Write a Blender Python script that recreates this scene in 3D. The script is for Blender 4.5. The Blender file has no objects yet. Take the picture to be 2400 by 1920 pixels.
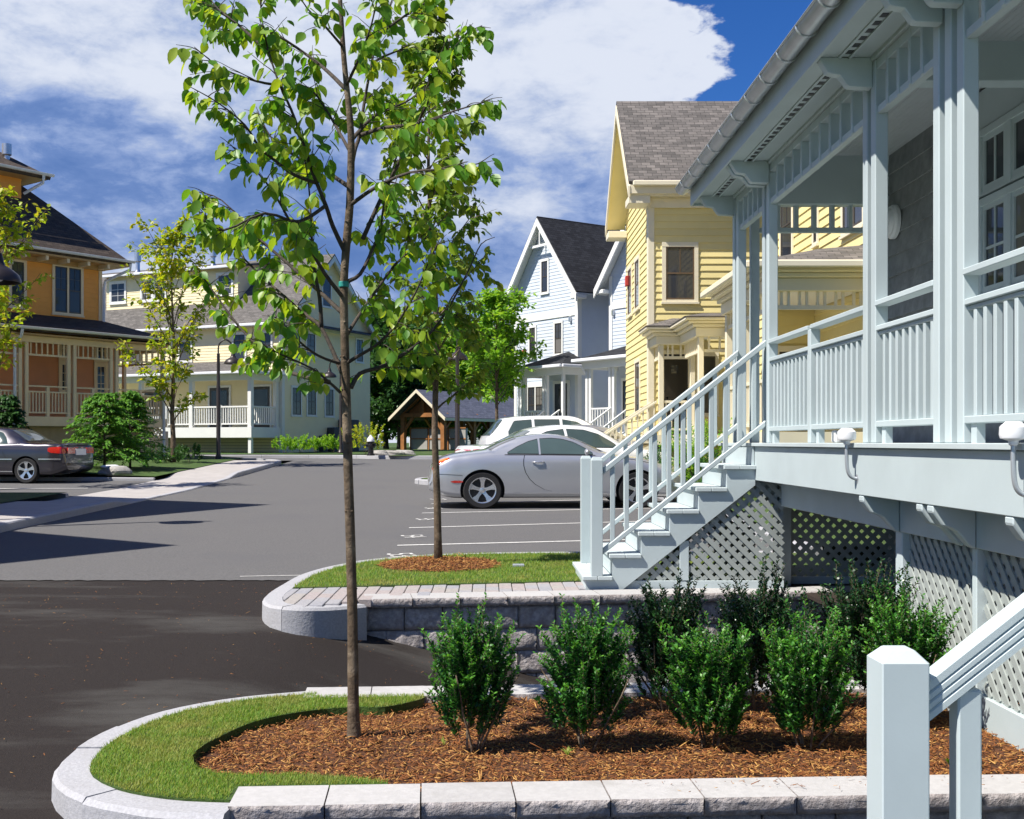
import bpy, bmesh, math, random
import numpy as np
from mathutils import Vector, Matrix
random.seed(11)
RNG = np.random.default_rng(11)
SC = bpy.context.scene
COL = SC.collection
R = math.radians

# ------------------------------------------------------------------ camera, sky, sun, exposure
HC, FP, VX, VY = 1.175, 2660.0, 1143.0, 1037.0     # camera height, focal length and horizon point measured on the photo
cam = bpy.data.cameras.new('camera'); cam.sensor_width = 36.0; cam.lens = 36.0 * FP / 2400.0
cam.shift_x = (1200 - VX) / 2400.0; cam.shift_y = (VY - 960) / 2400.0
cam.clip_start = 0.05; cam.clip_end = 3000
co = bpy.data.objects.new('camera', cam); COL.objects.link(co)
co.location = (0, 0, HC); co.rotation_euler = (R(90), 0, 0); SC.camera = co
SC.view_settings.view_transform = 'Standard'; SC.view_settings.look = 'None'
SC.view_settings.exposure = 0.68; SC.view_settings.gamma = 1.0
SC.view_settings.use_curve_mapping = False
SC.cycles.max_bounces = 6; SC.cycles.transparent_max_bounces = 8

LDIR = Vector((.53, .26, -.81)).normalized()          # direction the sunlight travels
sun = bpy.data.lights.new('sun', 'SUN'); sun.energy = 5.0; sun.angle = R(.53); sun.color = (1, .945, .86)
so = bpy.data.objects.new('sun', sun); COL.objects.link(so)
so.rotation_euler = LDIR.to_track_quat('-Z', 'Y').to_euler(); so.location = (-20, -10, 30)

W = bpy.data.worlds.new('World'); SC.world = W; W.use_nodes = True
def make_world():
    nt = W.node_tree; N = nt.nodes; L = nt.links; N.clear()
    def n(t, **k):
        a = N.new(t)
        for q, v in k.items(): setattr(a, q, v)
        return a
    def m(op, a, b=None, c=None):
        x = n('ShaderNodeMath', operation=op)
        for i, v in enumerate((a, b, c)):
            if v is None: continue
            if isinstance(v, (int, float)): x.inputs[i].default_value = v
            else: L.new(v, x.inputs[i])
        return x.outputs[0]
    def ss(x, a, b):
        q = n('ShaderNodeMapRange', interpolation_type='SMOOTHSTEP'); L.new(x, q.inputs[0])
        q.inputs[1].default_value = a; q.inputs[2].default_value = b
        return q.outputs[0]
    def mixc(f, a, b):
        q = n('ShaderNodeMix', data_type='RGBA')
        if isinstance(f, (int, float)): q.inputs[0].default_value = f
        else: L.new(f, q.inputs[0])
        for i, v in ((6, a), (7, b)):
            if isinstance(v, tuple): q.inputs[i].default_value = v + (1,)
            else: L.new(v, q.inputs[i])
        return q.outputs[2]
    tc = n('ShaderNodeTexCoord'); sep = n('ShaderNodeSeparateXYZ'); L.new(tc.outputs['Generated'], sep.inputs[0])
    el = m('ARCSINE', sep.outputs[2]); az = m('ARCTAN2', sep.outputs[0], sep.outputs[1])
    mp = n('ShaderNodeMapping'); L.new(tc.outputs['Generated'], mp.inputs[0]); mp.inputs['Scale'].default_value = (1, 1, 2.1)
    def noise(sc, det, rough, off, dist=0.0):
        mm = n('ShaderNodeVectorMath', operation='ADD'); L.new(mp.outputs[0], mm.inputs[0]); mm.inputs[1].default_value = off
        q = n('ShaderNodeTexNoise'); L.new(mm.outputs[0], q.inputs[0]); q.inputs['Scale'].default_value = sc
        q.inputs['Detail'].default_value = det; q.inputs['Roughness'].default_value = rough; q.inputs['Distortion'].default_value = dist
        return q.outputs[0]
    n1 = noise(5.2, 8, .55, (3.1, .4, 1.7), .3); n2 = noise(9, 7, .6, (7.3, 2.2, .3), .2); n3 = noise(3.0, 5, .5, (1.3, 5.2, 9.1)); n4 = noise(24, 7, .62, (4.4, 1.2, 6.1), .3)
    sky = n('ShaderNodeTexSky', sky_type='NISHITA', sun_disc=False)
    s = -LDIR; sky.sun_elevation = math.asin(s.z); sky.sun_rotation = math.atan2(s.x, s.y)
    sky.ozone_density = 3.0; sky.air_density = 1.0; sky.dust_density = .05
    hs = n('ShaderNodeHueSaturation'); L.new(sky.outputs[0], hs.inputs['Color']); hs.inputs['Saturation'].default_value = 1.25; hs.inputs['Value'].default_value = .95
    tint = n('ShaderNodeMix', data_type='RGBA', blend_type='MULTIPLY'); tint.inputs[0].default_value = 1; L.new(hs.outputs[0], tint.inputs[6]); tint.inputs[7].default_value = (.55, .80, 1.25, 1)
    sky_b = n('ShaderNodeBackground'); L.new(tint.outputs[2], sky_b.inputs[0]); sky_b.inputs[1].default_value = 0.06
    # cloud cover: a broken bank to the west, opening into blue to the east, gaps near the horizon
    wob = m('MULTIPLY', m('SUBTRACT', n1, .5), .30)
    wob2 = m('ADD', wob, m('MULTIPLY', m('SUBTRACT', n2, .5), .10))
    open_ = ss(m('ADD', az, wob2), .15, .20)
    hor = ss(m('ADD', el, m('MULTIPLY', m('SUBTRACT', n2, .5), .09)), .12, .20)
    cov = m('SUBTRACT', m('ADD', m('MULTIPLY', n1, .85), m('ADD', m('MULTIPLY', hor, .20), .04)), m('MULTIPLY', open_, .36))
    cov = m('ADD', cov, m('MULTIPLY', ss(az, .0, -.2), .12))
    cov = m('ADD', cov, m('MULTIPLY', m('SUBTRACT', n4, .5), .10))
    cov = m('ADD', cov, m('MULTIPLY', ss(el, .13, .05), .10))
    cov = m('SUBTRACT', cov, m('MULTIPLY', ss(el, .38, .62), .45))  # clouds thinned overhead, above the view, to lower the sky fill
    cov = m('SUBTRACT', cov, m('MULTIPLY', ss(m('ADD', az, wob), -.95, -1.4), .30))  # bank also cut off left and behind, unseen, to reduce fill light
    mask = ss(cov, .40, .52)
    # cloud light: brilliant billows above, slate blue underneath, thin bright edges
    e2 = m('ADD', el, m('MULTIPLY', m('SUBTRACT', n3, .5), .30))
    lit_hi = m('MULTIPLY', ss(e2, .17, .33), .62)
    lit_lo = m('MULTIPLY', ss(e2, .16, .05), .85)
    lit = m('ADD', m('MAXIMUM', lit_hi, lit_lo), .27)
    lit = m('ADD', lit, m('MULTIPLY', m('SUBTRACT', n2, .5), 1.9))
    lit = m('ADD', lit, m('MULTIPLY', m('SUBTRACT', n4, .5), 1.0))
    lit = m('ADD', lit, m('MULTIPLY', ss(az, -.12, .12), .16))
    lit = m('ADD', lit, m('MULTIPLY', ss(cov, .62, .44), .30))
    lit = ss(lit, -.25, 1.15)
    cc = n('ShaderNodeValToRGB'); L.new(lit, cc.inputs[0])
    el_ = cc.color_ramp.elements
    el_[0].position = 0; el_[0].color = (.15, .30, .72, 1); el_[1].position = 1; el_[1].color = (1.10, 1.18, 1.36, 1)
    for p, c in ((.3, (.24, .40, .84, 1)), (.55, (.46, .62, 1.04, 1)), (.78, (.78, .90, 1.18, 1))):
        q = el_.new(p); q.color = c
    cl_b = n('ShaderNodeBackground'); L.new(cc.outputs[0], cl_b.inputs[0]); cl_b.inputs[1].default_value = .42
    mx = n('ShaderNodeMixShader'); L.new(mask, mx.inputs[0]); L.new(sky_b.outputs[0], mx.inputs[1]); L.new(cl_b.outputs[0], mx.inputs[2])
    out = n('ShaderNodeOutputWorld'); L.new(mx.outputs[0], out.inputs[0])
make_world()

# ------------------------------------------------------------------ materials
MATS = {}
def mat(name, col, rough=.6, metal=0., var=.12, vscale=6., bump=0., bscale=40., coat=0., col2=None, spec=.5, isl=0.0, transl=0.0, mottle=None, mscale=None, objvar=0.):
    """principled with noise variation; isl = per leaf variation towards col2"""
    if name in MATS: return MATS[name]
    ma = bpy.data.materials.new(name); ma.use_nodes = True; MATS[name] = ma
    nt = ma.node_tree; N = nt.nodes; L = nt.links; b = N['Principled BSDF']
    b.inputs['Roughness'].default_value = rough; b.inputs['Metallic'].default_value = metal
    b.inputs['Specular IOR Level'].default_value = spec
    if coat: b.inputs['Coat Weight'].default_value = coat; b.inputs['Coat Roughness'].default_value = .04
    tc = N.new('ShaderNodeTexCoord')
    geo = N.new('ShaderNodeNewGeometry')
    nz = N.new('ShaderNodeTexNoise'); nz.inputs['Scale'].default_value = vscale; nz.inputs['Detail'].default_value = 6
    L.new(geo.outputs['Position'], nz.inputs[0])
    c2 = col2 or tuple(c * (1 - var * 1.6) for c in col)
    mx = N.new('ShaderNodeMix'); mx.data_type = 'RGBA'
    if isl:
        oi = N.new('ShaderNodeObjectInfo')
        ad = N.new('ShaderNodeMath'); ad.operation = 'ADD'; L.new(geo.outputs['Random Per Island'], ad.inputs[0]); L.new(oi.outputs['Random'], ad.inputs[1])
        fr = N.new('ShaderNodeMath'); fr.operation = 'FRACT'; L.new(ad.outputs[0], fr.inputs[0])
        pw = N.new('ShaderNodeMath'); pw.operation = 'POWER'; L.new(fr.outputs[0], pw.inputs[0]); pw.inputs[1].default_value = isl
        L.new(pw.outputs[0], mx.inputs[0])
    else:
        mr = N.new('ShaderNodeMapRange'); L.new(nz.outputs[0], mr.inputs[0]); mr.inputs[1].default_value = .32; mr.inputs[2].default_value = .68
        L.new(mr.outputs[0], mx.inputs[0])
    mx.inputs[6].default_value = tuple(col) + (1,); mx.inputs[7].default_value = tuple(c2) + (1,)
    cout = mx.outputs[2]
    if mottle:                                               # second, coarser mottling: (colour, scale, lo, hi)
        z2 = N.new('ShaderNodeTexNoise'); z2.inputs['Scale'].default_value = mottle[1]; z2.inputs['Detail'].default_value = 8; z2.inputs['Roughness'].default_value = .62
        if mscale:
            mpp = N.new('ShaderNodeMapping'); mpp.inputs['Scale'].default_value = mscale; L.new(geo.outputs['Position'], mpp.inputs[0]); L.new(mpp.outputs[0], z2.inputs[0])
        else: L.new(geo.outputs['Position'], z2.inputs[0])
        r2 = N.new('ShaderNodeMapRange'); L.new(z2.outputs[0], r2.inputs[0]); r2.inputs[1].default_value = mottle[2]; r2.inputs[2].default_value = mottle[3]
        m2 = N.new('ShaderNodeMix'); m2.data_type = 'RGBA'; L.new(r2.outputs[0], m2.inputs[0]); L.new(cout, m2.inputs[6]); m2.inputs[7].default_value = tuple(mottle[0]) + (1,)
        cout = m2.outputs[2]
    if objvar:
        ob = N.new('ShaderNodeObjectInfo'); mr_ = N.new('ShaderNodeMapRange'); L.new(ob.outputs['Random'], mr_.inputs[0]); mr_.inputs[3].default_value = 1 - objvar; mr_.inputs[4].default_value = 1 + objvar
        hv = N.new('ShaderNodeHueSaturation'); L.new(mr_.outputs[0], hv.inputs['Value']); L.new(cout, hv.inputs['Color']); cout = hv.outputs[0]
    L.new(cout, b.inputs['Base Color'])
    if bump:
        z3 = N.new('ShaderNodeTexNoise'); z3.inputs['Scale'].default_value = bscale; z3.inputs['Detail'].default_value = 5; z3.inputs['Roughness'].default_value = .65
        L.new(geo.outputs['Position'], z3.inputs[0])
        bp = N.new('ShaderNodeBump'); bp.inputs['Strength'].default_value = bump; bp.inputs['Distance'].default_value = .02
        L.new(z3.outputs[0], bp.inputs['Height']); L.new(bp.outputs[0], b.inputs['Normal'])
    if transl:
        tr = N.new('ShaderNodeBsdfTranslucent'); hs = N.new('ShaderNodeHueSaturation'); L.new(cout, hs.inputs['Color'])
        hs.inputs['Value'].default_value = 1.9; hs.inputs['Hue'].default_value = .485; hs.inputs['Saturation'].default_value = 1.05
        L.new(hs.outputs[0], tr.inputs[0])
        ms = N.new('ShaderNodeMixShader'); ms.inputs[0].default_value = transl
        L.new(b.outputs[0], ms.inputs[1]); L.new(tr.outputs[0], ms.inputs[2]); L.new(ms.outputs[0], N['Material Output'].inputs[0])
    return ma

def shingle_mat(name, col, col2, w=.24, h=.13, bump=.5):
    ma = bpy.data.materials.new(name); ma.use_nodes = True; MATS[name] = ma
    nt = ma.node_tree; N = nt.nodes; L = nt.links; b = N['Principled BSDF']; b.inputs['Roughness'].default_value = .9; b.inputs['Specular IOR Level'].default_value = .25
    uv = N.new('ShaderNodeUVMap')
    br = N.new('ShaderNodeTexBrick'); L.new(uv.outputs[0], br.inputs[0])
    br.inputs['Color1'].default_value = tuple(col) + (1,); br.inputs['Color2'].default_value = tuple(col2) + (1,)
    br.inputs['Mortar'].default_value = tuple(c * .35 for c in col2) + (1,)
    br.inputs['Scale'].default_value = 1; br.inputs['Brick Width'].default_value = w; br.inputs['Row Height'].default_value = h
    br.inputs['Mortar Size'].default_value = .007; br.inputs['Mortar Smooth'].default_value = .8; br.offset = .5; br.offset_frequency = 2
    mpg = N.new('ShaderNodeMapping'); L.new(uv.outputs[0], mpg.inputs[0]); mpg.inputs['Scale'].default_value = (1.3, 7, 1)
    nz = N.new('ShaderNodeTexNoise'); L.new(mpg.outputs[0], nz.inputs[0]); nz.inputs['Scale'].default_value = 2.2; nz.inputs['Detail'].default_value = 7; nz.inputs['Roughness'].default_value = .7
    mx = N.new('ShaderNodeMix'); mx.data_type = 'RGBA'; mx.blend_type = 'MULTIPLY'; mx.inputs[0].default_value = .75
    cr = N.new('ShaderNodeMapRange'); L.new(nz.outputs[0], cr.inputs[0]); cr.inputs[1].default_value = .3; cr.inputs[2].default_value = .7; cr.inputs[3].default_value = .55; cr.inputs[4].default_value = 1.25
    L.new(br.outputs[0], mx.inputs[6]); L.new(cr.outputs[0], mx.inputs[7]); L.new(mx.outputs[2], b.inputs['Base Color'])
    bp = N.new('ShaderNodeBump'); bp.inputs['Strength'].default_value = bump; bp.inputs['Distance'].default_value = .02; bp.invert = True
    L.new(br.outputs['Fac'], bp.inputs['Height']); L.new(bp.outputs[0], b.inputs['Normal'])
    return ma

def glass_mat(name, col=(.016, .018, .022), rough=.04):
    if name in MATS: return MATS[name]
    ma = bpy.data.materials.new(name); ma.use_nodes = True; MATS[name] = ma
    nt = ma.node_tree; N = nt.nodes; L = nt.links; b = N['Principled BSDF']
    geo = N.new('ShaderNodeNewGeometry'); nz = N.new('ShaderNodeTexNoise'); L.new(geo.outputs['Position'], nz.inputs[0]); nz.inputs['Scale'].default_value = 1.3
    mx = N.new('ShaderNodeMix'); mx.data_type = 'RGBA'; mx.inputs[6].default_value = tuple(col) + (1,); mx.inputs[7].default_value = tuple(c * 2.6 + .004 for c in col) + (1,)
    L.new(nz.outputs[0], mx.inputs[0]); ob = N.new('ShaderNodeObjectInfo'); pw = N.new('ShaderNodeMath'); pw.operation = 'POWER'; L.new(ob.outputs['Random'], pw.inputs[0]); pw.inputs[1].default_value = 5
    m2 = N.new('ShaderNodeMix'); m2.data_type = 'RGBA'; L.new(pw.outputs[0], m2.inputs[0]); L.new(mx.outputs[2], m2.inputs[6]); m2.inputs[7].default_value = (.15, .14, .125, 1); L.new(m2.outputs[2], b.inputs['Base Color'])
    b.inputs['Roughness'].default_value = rough; b.inputs['Specular IOR Level'].default_value = .5
    return ma

M = {}
M['bluewood'] = mat('blue_grey_painted_wood', (.49, .565, .58), .5, var=.05, vscale=3, bump=.03, bscale=55, objvar=.06, mottle=((.43, .50, .51), 1.7, .52, .85))
M['bluedeck'] = mat('blue_grey_painted_tread', (.50, .565, .575), .6, var=.06, vscale=4, bump=.08, bscale=50)
M['blueshingle'] = mat('grey_shingle_siding', (.27, .285, .29), .8, var=.2, vscale=9, bump=.25, bscale=30)
M['beadboard'] = mat('beadboard_ceiling', (.44, .47, .49), .55, var=.03)
M['yellow'] = mat('yellow_painted_clapboard', (.80, .68, .31), .55, var=.04, vscale=2, bump=.05, bscale=30, objvar=.05)
M['cream'] = mat('cream_trim_paint', (.78, .71, .53), .5, var=.03, vscale=3)
M['whitetrim'] = mat('white_trim_paint', (.76, .76, .73), .5, var=.03, vscale=3)
M['paleblue'] = mat('pale_blue_clapboard', (.57, .63, .71), .55, var=.03, vscale=2)
M['ivory'] = mat('ivory_clapboard', (.88, .77, .48), .55, var=.03, vscale=2)
M['orange'] = mat('orange_clapboard', (.86, .37, .06), .55, var=.05, vscale=2)
M['terracotta'] = mat('terracotta_clapboard', (.70, .30, .14), .6, var=.05, vscale=2)
M['tan'] = mat('tan_trim_paint', (.80, .65, .42), .5, var=.04, vscale=3)
M['brownsoffit'] = mat('brown_soffit_paint', (.5, .31, .13), .55, var=.05)
M['foundation'] = mat('beige_foundation', (.42, .34, .21), .85, var=.08)
M['gutter'] = mat('grey_metal_gutter', (.60, .62, .645), .3, metal=.55, var=.08, vscale=9)
M['alu'] = mat('white_aluminium_gutter', (.74, .75, .78), .35, var=.04, spec=.5)
M['zinc'] = mat('galvanised_pipe', (.62, .63, .65), .3, metal=.8, var=.1)
M['sashdark'] = mat('dark_sash_paint', (.055, .045, .035), .4, var=.05)
M['sashbrown'] = mat('brown_sash_paint', (.14, .09, .05), .4, var=.05)
M['blacklacquer'] = mat('black_door_paint', (.012, .009, .008), .35, var=.1)
M['glass'] = glass_mat('window_glass')
M['carglass'] = glass_mat('car_glass', (.03, .045, .045), .03)
M['roof_grey'] = shingle_mat('grey_roof_shingle', (.17, .158, .147), (.105, .098, .092))
M['roof_yel'] = shingle_mat('weathered_roof_shingle', (.20, .18, .165), (.105, .097, .09), w=.24, h=.13)
M['roof_dark'] = shingle_mat('charcoal_roof_shingle', (.035, .037, .043), (.018, .019, .023))
M['roof_brown'] = shingle_mat('brown_roof_shingle', (.10, .078, .062), (.065, .05, .042))
M['roof_blue'] = shingle_mat('slate_blue_roof_shingle', (.14, .15, .20), (.10, .11, .15), w=.35, h=.17)
M['lattice'] = mat('lattice_paint', (.34, .375, .36), .6, var=.06, vscale=5)
M['asphalt'] = mat('worn_asphalt', (.14, .137, .137), .92, var=.22, vscale=55, bump=.35, bscale=130, spec=.3, mottle=((.105, .104, .108), .45, .5, .75))
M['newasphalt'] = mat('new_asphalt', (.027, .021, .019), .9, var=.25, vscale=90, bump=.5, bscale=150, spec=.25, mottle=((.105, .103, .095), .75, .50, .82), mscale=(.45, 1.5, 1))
M['walk'] = mat('concrete_walk', (.40, .375, .36), .9, var=.1, vscale=3, bump=.1, bscale=80)
M['granite'] = mat('granite_curb', (.42, .42, .44), .8, var=.14, vscale=70, bump=.25, bscale=45, mottle=((.33, .325, .33), 3., .5, .8))
M['cap'] = mat('concrete_cap', (.44, .43, .425), .85, var=.08, vscale=40, bump=.12, bscale=90, mottle=((.31, .30, .285), 4.5, .55, .8), objvar=.05)
M['splitface'] = mat('split_face_block', (.50, .46, .45), .95, var=.3, vscale=28, bump=.9, bscale=42, mottle=((.33, .29, .28), 14, .45, .7))
M['grass'] = mat('lawn_base', (.055, .11, .014), .95, var=.3, vscale=5, bump=.6, bscale=60, mottle=((.16, .15, .05), 1.1, .58, .78))
M['blade'] = mat('grass_blade', (.11, .245, .018), .6, col2=(.34, .35, .08), isl=2.0, transl=.3, spec=.3, mottle=((.33, .30, .085), 2.6, .50, .72))
M['soil'] = mat('dark_soil', (.035, .022, .014), .95, var=.3, vscale=30, bump=.6, bscale=60)
M['mulch'] = mat('bark_mulch', (.15, .052, .014), .9, var=.45, vscale=45, bump=.9, bscale=70)
M['chip'] = mat('mulch_chip', (.20, .064, .012), .85, col2=(.56, .31, .085), isl=3.6)
M['bark'] = mat('sapling_bark', (.125, .085, .05), .85, var=.3, vscale=18, bump=.5, bscale=55, mottle=((.24, .185, .125), 7, .50, .68))
M['barkdark'] = mat('dark_bark', (.075, .058, .045), .9, var=.3, vscale=20, bump=.5, bscale=50)
M['leaf'] = mat('young_tree_leaf', (.085, .235, .02), .42, col2=(.32, .40, .03), isl=1.9, transl=.42, spec=.4)
M['leaf2'] = mat('second_tree_leaf', (.10, .20, .022), .45, col2=(.26, .30, .035), isl=1.9, transl=.4, spec=.35)
M['leafyellow'] = mat('yellow_green_leaf', (.19, .32, .02), .5, col2=(.46, .42, .03), isl=1.5, transl=.4)
M['leaflime'] = mat('lime_leaf', (.12, .30, .022), .5, col2=(.26, .42, .04), isl=1.5, transl=.4)
M['leafdark'] = mat('dark_tree_leaf', (.022, .075, .016), .5, col2=(.06, .16, .025), isl=1.6, transl=.25)
M['shrub'] = mat('inkberry_leaf', (.014, .075, .014), .40, col2=(.06, .22, .03), isl=1.9, transl=.25, spec=.4)
M['newgrowth'] = mat('shrub_new_growth', (.04, .175, .02), .42, col2=(.13, .35, .04), isl=1.6, transl=.3, spec=.4)
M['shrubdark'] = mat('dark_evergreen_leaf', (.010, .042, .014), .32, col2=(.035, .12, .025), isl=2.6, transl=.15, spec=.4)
M['hemlock'] = mat('hemlock_needle', (.06, .19, .02), .5, col2=(.17, .36, .03), isl=1.6, transl=.3)
M['paint'] = mat('road_paint', (.72, .71, .68), .8, var=.2, vscale=25)
M['timber'] = mat('honey_timber', (.37, .155, .045), .6, var=.2, vscale=5)
M['bronze'] = mat('dark_bronze_metal', (.040, .033, .032), .4, metal=.3, var=.1)
M['panelgrey'] = mat('grey_mailbox_panel', (.36, .35, .33), .6, var=.06)
M['silver'] = mat('silver_car_paint', (.52, .53, .55), .28, metal=.55, var=.01, coat=1.)
M['charcoal'] = mat('charcoal_car_paint', (.055, .05, .062), .28, metal=.6, var=.02, coat=1.)
M['whitecar'] = mat('white_car_paint', (.80, .81, .83), .3, var=.01, coat=1.)
M['greycar'] = mat('grey_car_paint', (.42, .41, .40), .3, metal=.6, var=.01, coat=1.)
M['tyre'] = mat('tyre_rubber', (.016, .016, .017), .8, var=.1)
M['alloy'] = mat('alloy_wheel', (.70, .71, .73), .25, metal=.85, var=.03)
M['carblack'] = mat('black_trim', (.012, .012, .013), .45, var=.05)
M['redlens'] = mat('red_lens', (.55, .02, .012), .15, var=.1, coat=.8)
M['amberlens'] = mat('amber_lens', (.80, .22, .02), .15, var=.1, coat=.8)
M['redbox'] = mat('red_alarm_box', (.55, .06, .04), .5, var=.05)
M['whiteplastic'] = mat('white_plastic', (.80, .80, .82), .4, var=.02)
M['steel'] = mat('grey_conduit', (.47, .50, .53), .35, metal=.5, var=.05)
M['rockgrey'] = mat('grey_stone', (.42, .40, .37), .9, var=.2, vscale=8, bump=.5, bscale=20)
M['hydrantblack'] = mat('black_hydrant_paint', (.02, .018, .02), .4, var=.1)
M['utility'] = mat('dark_green_grey_box', (.05, .055, .06), .6, var=.05)
PV = [mat('paver_%s' % k, c, .9, var=.12, vscale=30, bump=.25, bscale=70) for k, c in
      (('pink', (.37, .325, .315)), ('grey', (.34, .335, .35)), ('buff', (.36, .335, .315)), ('slate', (.315, .315, .34)))]

# ------------------------------------------------------------------ mesh and object helpers
def tag(o, label=None, cat=None, group=None, kind=None):
    if label: o['label'] = label
    if cat: o['category'] = cat
    if group: o['group'] = group
    if kind: o['kind'] = kind
    return o
def link(name, me, parent=None, loc=None, rot=None):
    o = bpy.data.objects.new(name, me); COL.objects.link(o)
    if parent is not None: o.parent = parent
    if loc is not None: o.location = loc
    if rot is not None: o.rotation_euler = rot
    return o
def empty(name, loc=(0, 0, 0), rz=0., label=None, cat=None, group=None):
    o = bpy.data.objects.new(name, None); COL.objects.link(o); o.location = loc; o.rotation_euler = (0, 0, rz); o.empty_display_size = .2
    return tag(o, label, cat, group)
def uvs(me):
    n = len(me.loops)
    if not n: return
    lay = me.uv_layers.new(name='UVMap')
    co_ = np.empty(len(me.vertices) * 3, np.float32); me.vertices.foreach_get('co', co_); co_ = co_.reshape(-1, 3)
    vi = np.empty(n, np.int32); me.loops.foreach_get('vertex_index', vi)
    nf = len(me.polygons); nm = np.empty(nf * 3, np.float32); me.polygons.foreach_get('normal', nm); nm = nm.reshape(-1, 3)
    tot = np.empty(nf, np.int32); me.polygons.foreach_get('loop_total', tot); fn = np.repeat(nm, tot, axis=0)
    u = np.stack([-fn[:, 1], fn[:, 0], np.zeros(n, np.float32)], 1); ln = np.linalg.norm(u, axis=1); flat = ln < 1e-3
    u[flat] = (1, 0, 0); ln[flat] = 1; u /= ln[:, None]; v = np.cross(fn, u); p = co_[vi]
    out = np.stack([(p * u).sum(1), (p * v).sum(1)], 1).astype(np.float32)
    lay.data.foreach_set('uv', out.ravel())
class MB:
    def __init__(s): s.v = []; s.f = []; s.m = []
    def add(s, vs, fs, mi=0):
        b = len(s.v); s.v += [tuple(q) for q in vs]; s.f += [tuple(i + b for i in f) for f in fs]; s.m += [mi] * len(fs); return s
    def box(s, x0, x1, y0, y1, z0, z1, mi=0):
        if x0 > x1: x0, x1 = x1, x0
        if y0 > y1: y0, y1 = y1, y0
        if z0 > z1: z0, z1 = z1, z0
        return s.add([(x0, y0, z0), (x1, y0, z0), (x1, y1, z0), (x0, y1, z0), (x0, y0, z1), (x1, y0, z1), (x1, y1, z1), (x0, y1, z1)],
                     [(0, 3, 2, 1), (4, 5, 6, 7), (0, 1, 5, 4), (1, 2, 6, 5), (2, 3, 7, 6), (3, 0, 4, 7)], mi)
    def beam(s, p, q, w, h, up=(0, 0, 1), mi=0):
        """bar of section w (sideways) x h (along up), centred on the segment p q"""
        p = Vector(p); q = Vector(q); d = (q - p).normalized(); sd = d.cross(Vector(up)); sd.normalize(); u = sd.cross(d)
        a = sd * (w / 2); b = u * (h / 2)
        vs = [p - a - b, p + a - b, p + a + b, p - a + b, q - a - b, q + a - b, q + a + b, q - a + b]
        return s.add(vs, [(0, 1, 2, 3), (7, 6, 5, 4), (0, 4, 5, 1), (1, 5, 6, 2), (2, 6, 7, 3), (3, 7, 4, 0)], mi)
    def slopebar(s, p, q, w, h, mi=0):
        """sloping rail with plumb-cut ends: p, q bottom centre points, height h straight up, width w sideways"""
        p = Vector(p); q = Vector(q); d = Vector((q.x - p.x, q.y - p.y, 0)).normalized(); sd = Vector((d.y, -d.x, 0)) * (w / 2); u = Vector((0, 0, h))
        vs = [p - sd, p + sd, p + sd + u, p - sd + u, q - sd, q + sd, q + sd + u, q - sd + u]
        return s.add(vs, [(0, 1, 2, 3), (7, 6, 5, 4), (0, 4, 5, 1), (1, 5, 6, 2), (2, 6, 7, 3), (3, 7, 4, 0)], mi)
    def prism(s, pts, off, mi=0):
        """extrude the planar outline pts by the vector off"""
        n = len(pts); o = Vector(off); a = [Vector(p) for p in pts]; b = [p + o for p in a]
        nn = Vector((0, 0, 0))
        for i in range(n): nn += a[i].cross(a[(i + 1) % n])
        fl = nn.dot(o) > 0
        fs = [tuple(reversed(range(n))) if fl else tuple(range(n)), tuple(range(n, 2 * n)) if fl else tuple(reversed(range(n, 2 * n)))]
        for i in range(n):
            j = (i + 1) % n; fs.append((i, j, n + j, n + i) if fl else (j, i, n + i, n + j))
        return s.add(a + b, fs, mi)
    def tube(s, pts, rad, n=8, mi=0, cap=True):
        pts = [Vector(p) for p in pts]; k = len(pts)
        if isinstance(rad, (int, float)): rad = [rad] * k
        vs = []; ref = None
        for i, p in enumerate(pts):
            d = (pts[min(i + 1, k - 1)] - pts[max(i - 1, 0)]).normalized()
            if ref is None: ref = Vector((0, 0, 1)) if abs(d.z) < .9 else Vector((1, 0, 0))
            a = d.cross(ref).normalized(); b = a.cross(d); ref = b
            for j in range(n):
                t = 2 * math.pi * j / n; vs.append(p + (a * math.cos(t) + b * math.sin(t)) * rad[i])
        fs = [(i * n + j, (i + 1) * n + j, (i + 1) * n + (j + 1) % n, i * n + (j + 1) % n) for i in range(k - 1) for j in range(n)]
        if cap: fs += [tuple(range(n)), tuple(reversed(range((k - 1) * n, k * n)))]
        return s.add(vs, fs, mi)
    def lathe(s, prof, c=(0, 0, 0), axis='z', n=20, mi=0, cap=True):
        """revolve (r, h) pairs"""
        vs = []
        for r, h in prof:
            for j in range(n):
                t = 2 * math.pi * j / n; a, b = r * math.cos(t), r * math.sin(t)
                q = (a, b, h) if axis == 'z' else ((h, a, b) if axis == 'x' else (b, h, a))
                vs.append((c[0] + q[0], c[1] + q[1], c[2] + q[2]))
        fs = [(i * n + j, i * n + (j + 1) % n, (i + 1) * n + (j + 1) % n, (i + 1) * n + j) for i in range(len(prof) - 1) for j in range(n)]
        if cap: fs += [tuple(reversed(range(n))), tuple(range((len(prof) - 1) * n, len(prof) * n))]
        return s.add(vs, fs, mi)
    def mesh(s, name, mats, bevel=0., smooth=False, angle=None):
        if not isinstance(mats, (list, tuple)): mats = [mats]
        me = bpy.data.meshes.new(name); me.from_pydata(s.v, [], s.f)
        for m_ in mats: me.materials.append(m_)
        if len(mats) > 1: me.polygons.foreach_set('material_index', s.m)
        if bevel:
            bm = bmesh.new(); bm.from_mesh(me); bmesh.ops.remove_doubles(bm, verts=bm.verts, dist=1e-5)
            es = [e for e in bm.edges if len(e.link_faces) == 2 and e.calc_face_angle(0) > .5]
            bmesh.ops.bevel(bm, geom=es, offset=bevel, segments=1, affect='EDGES', clamp_overlap=True); bm.to_mesh(me); bm.free()
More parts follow.
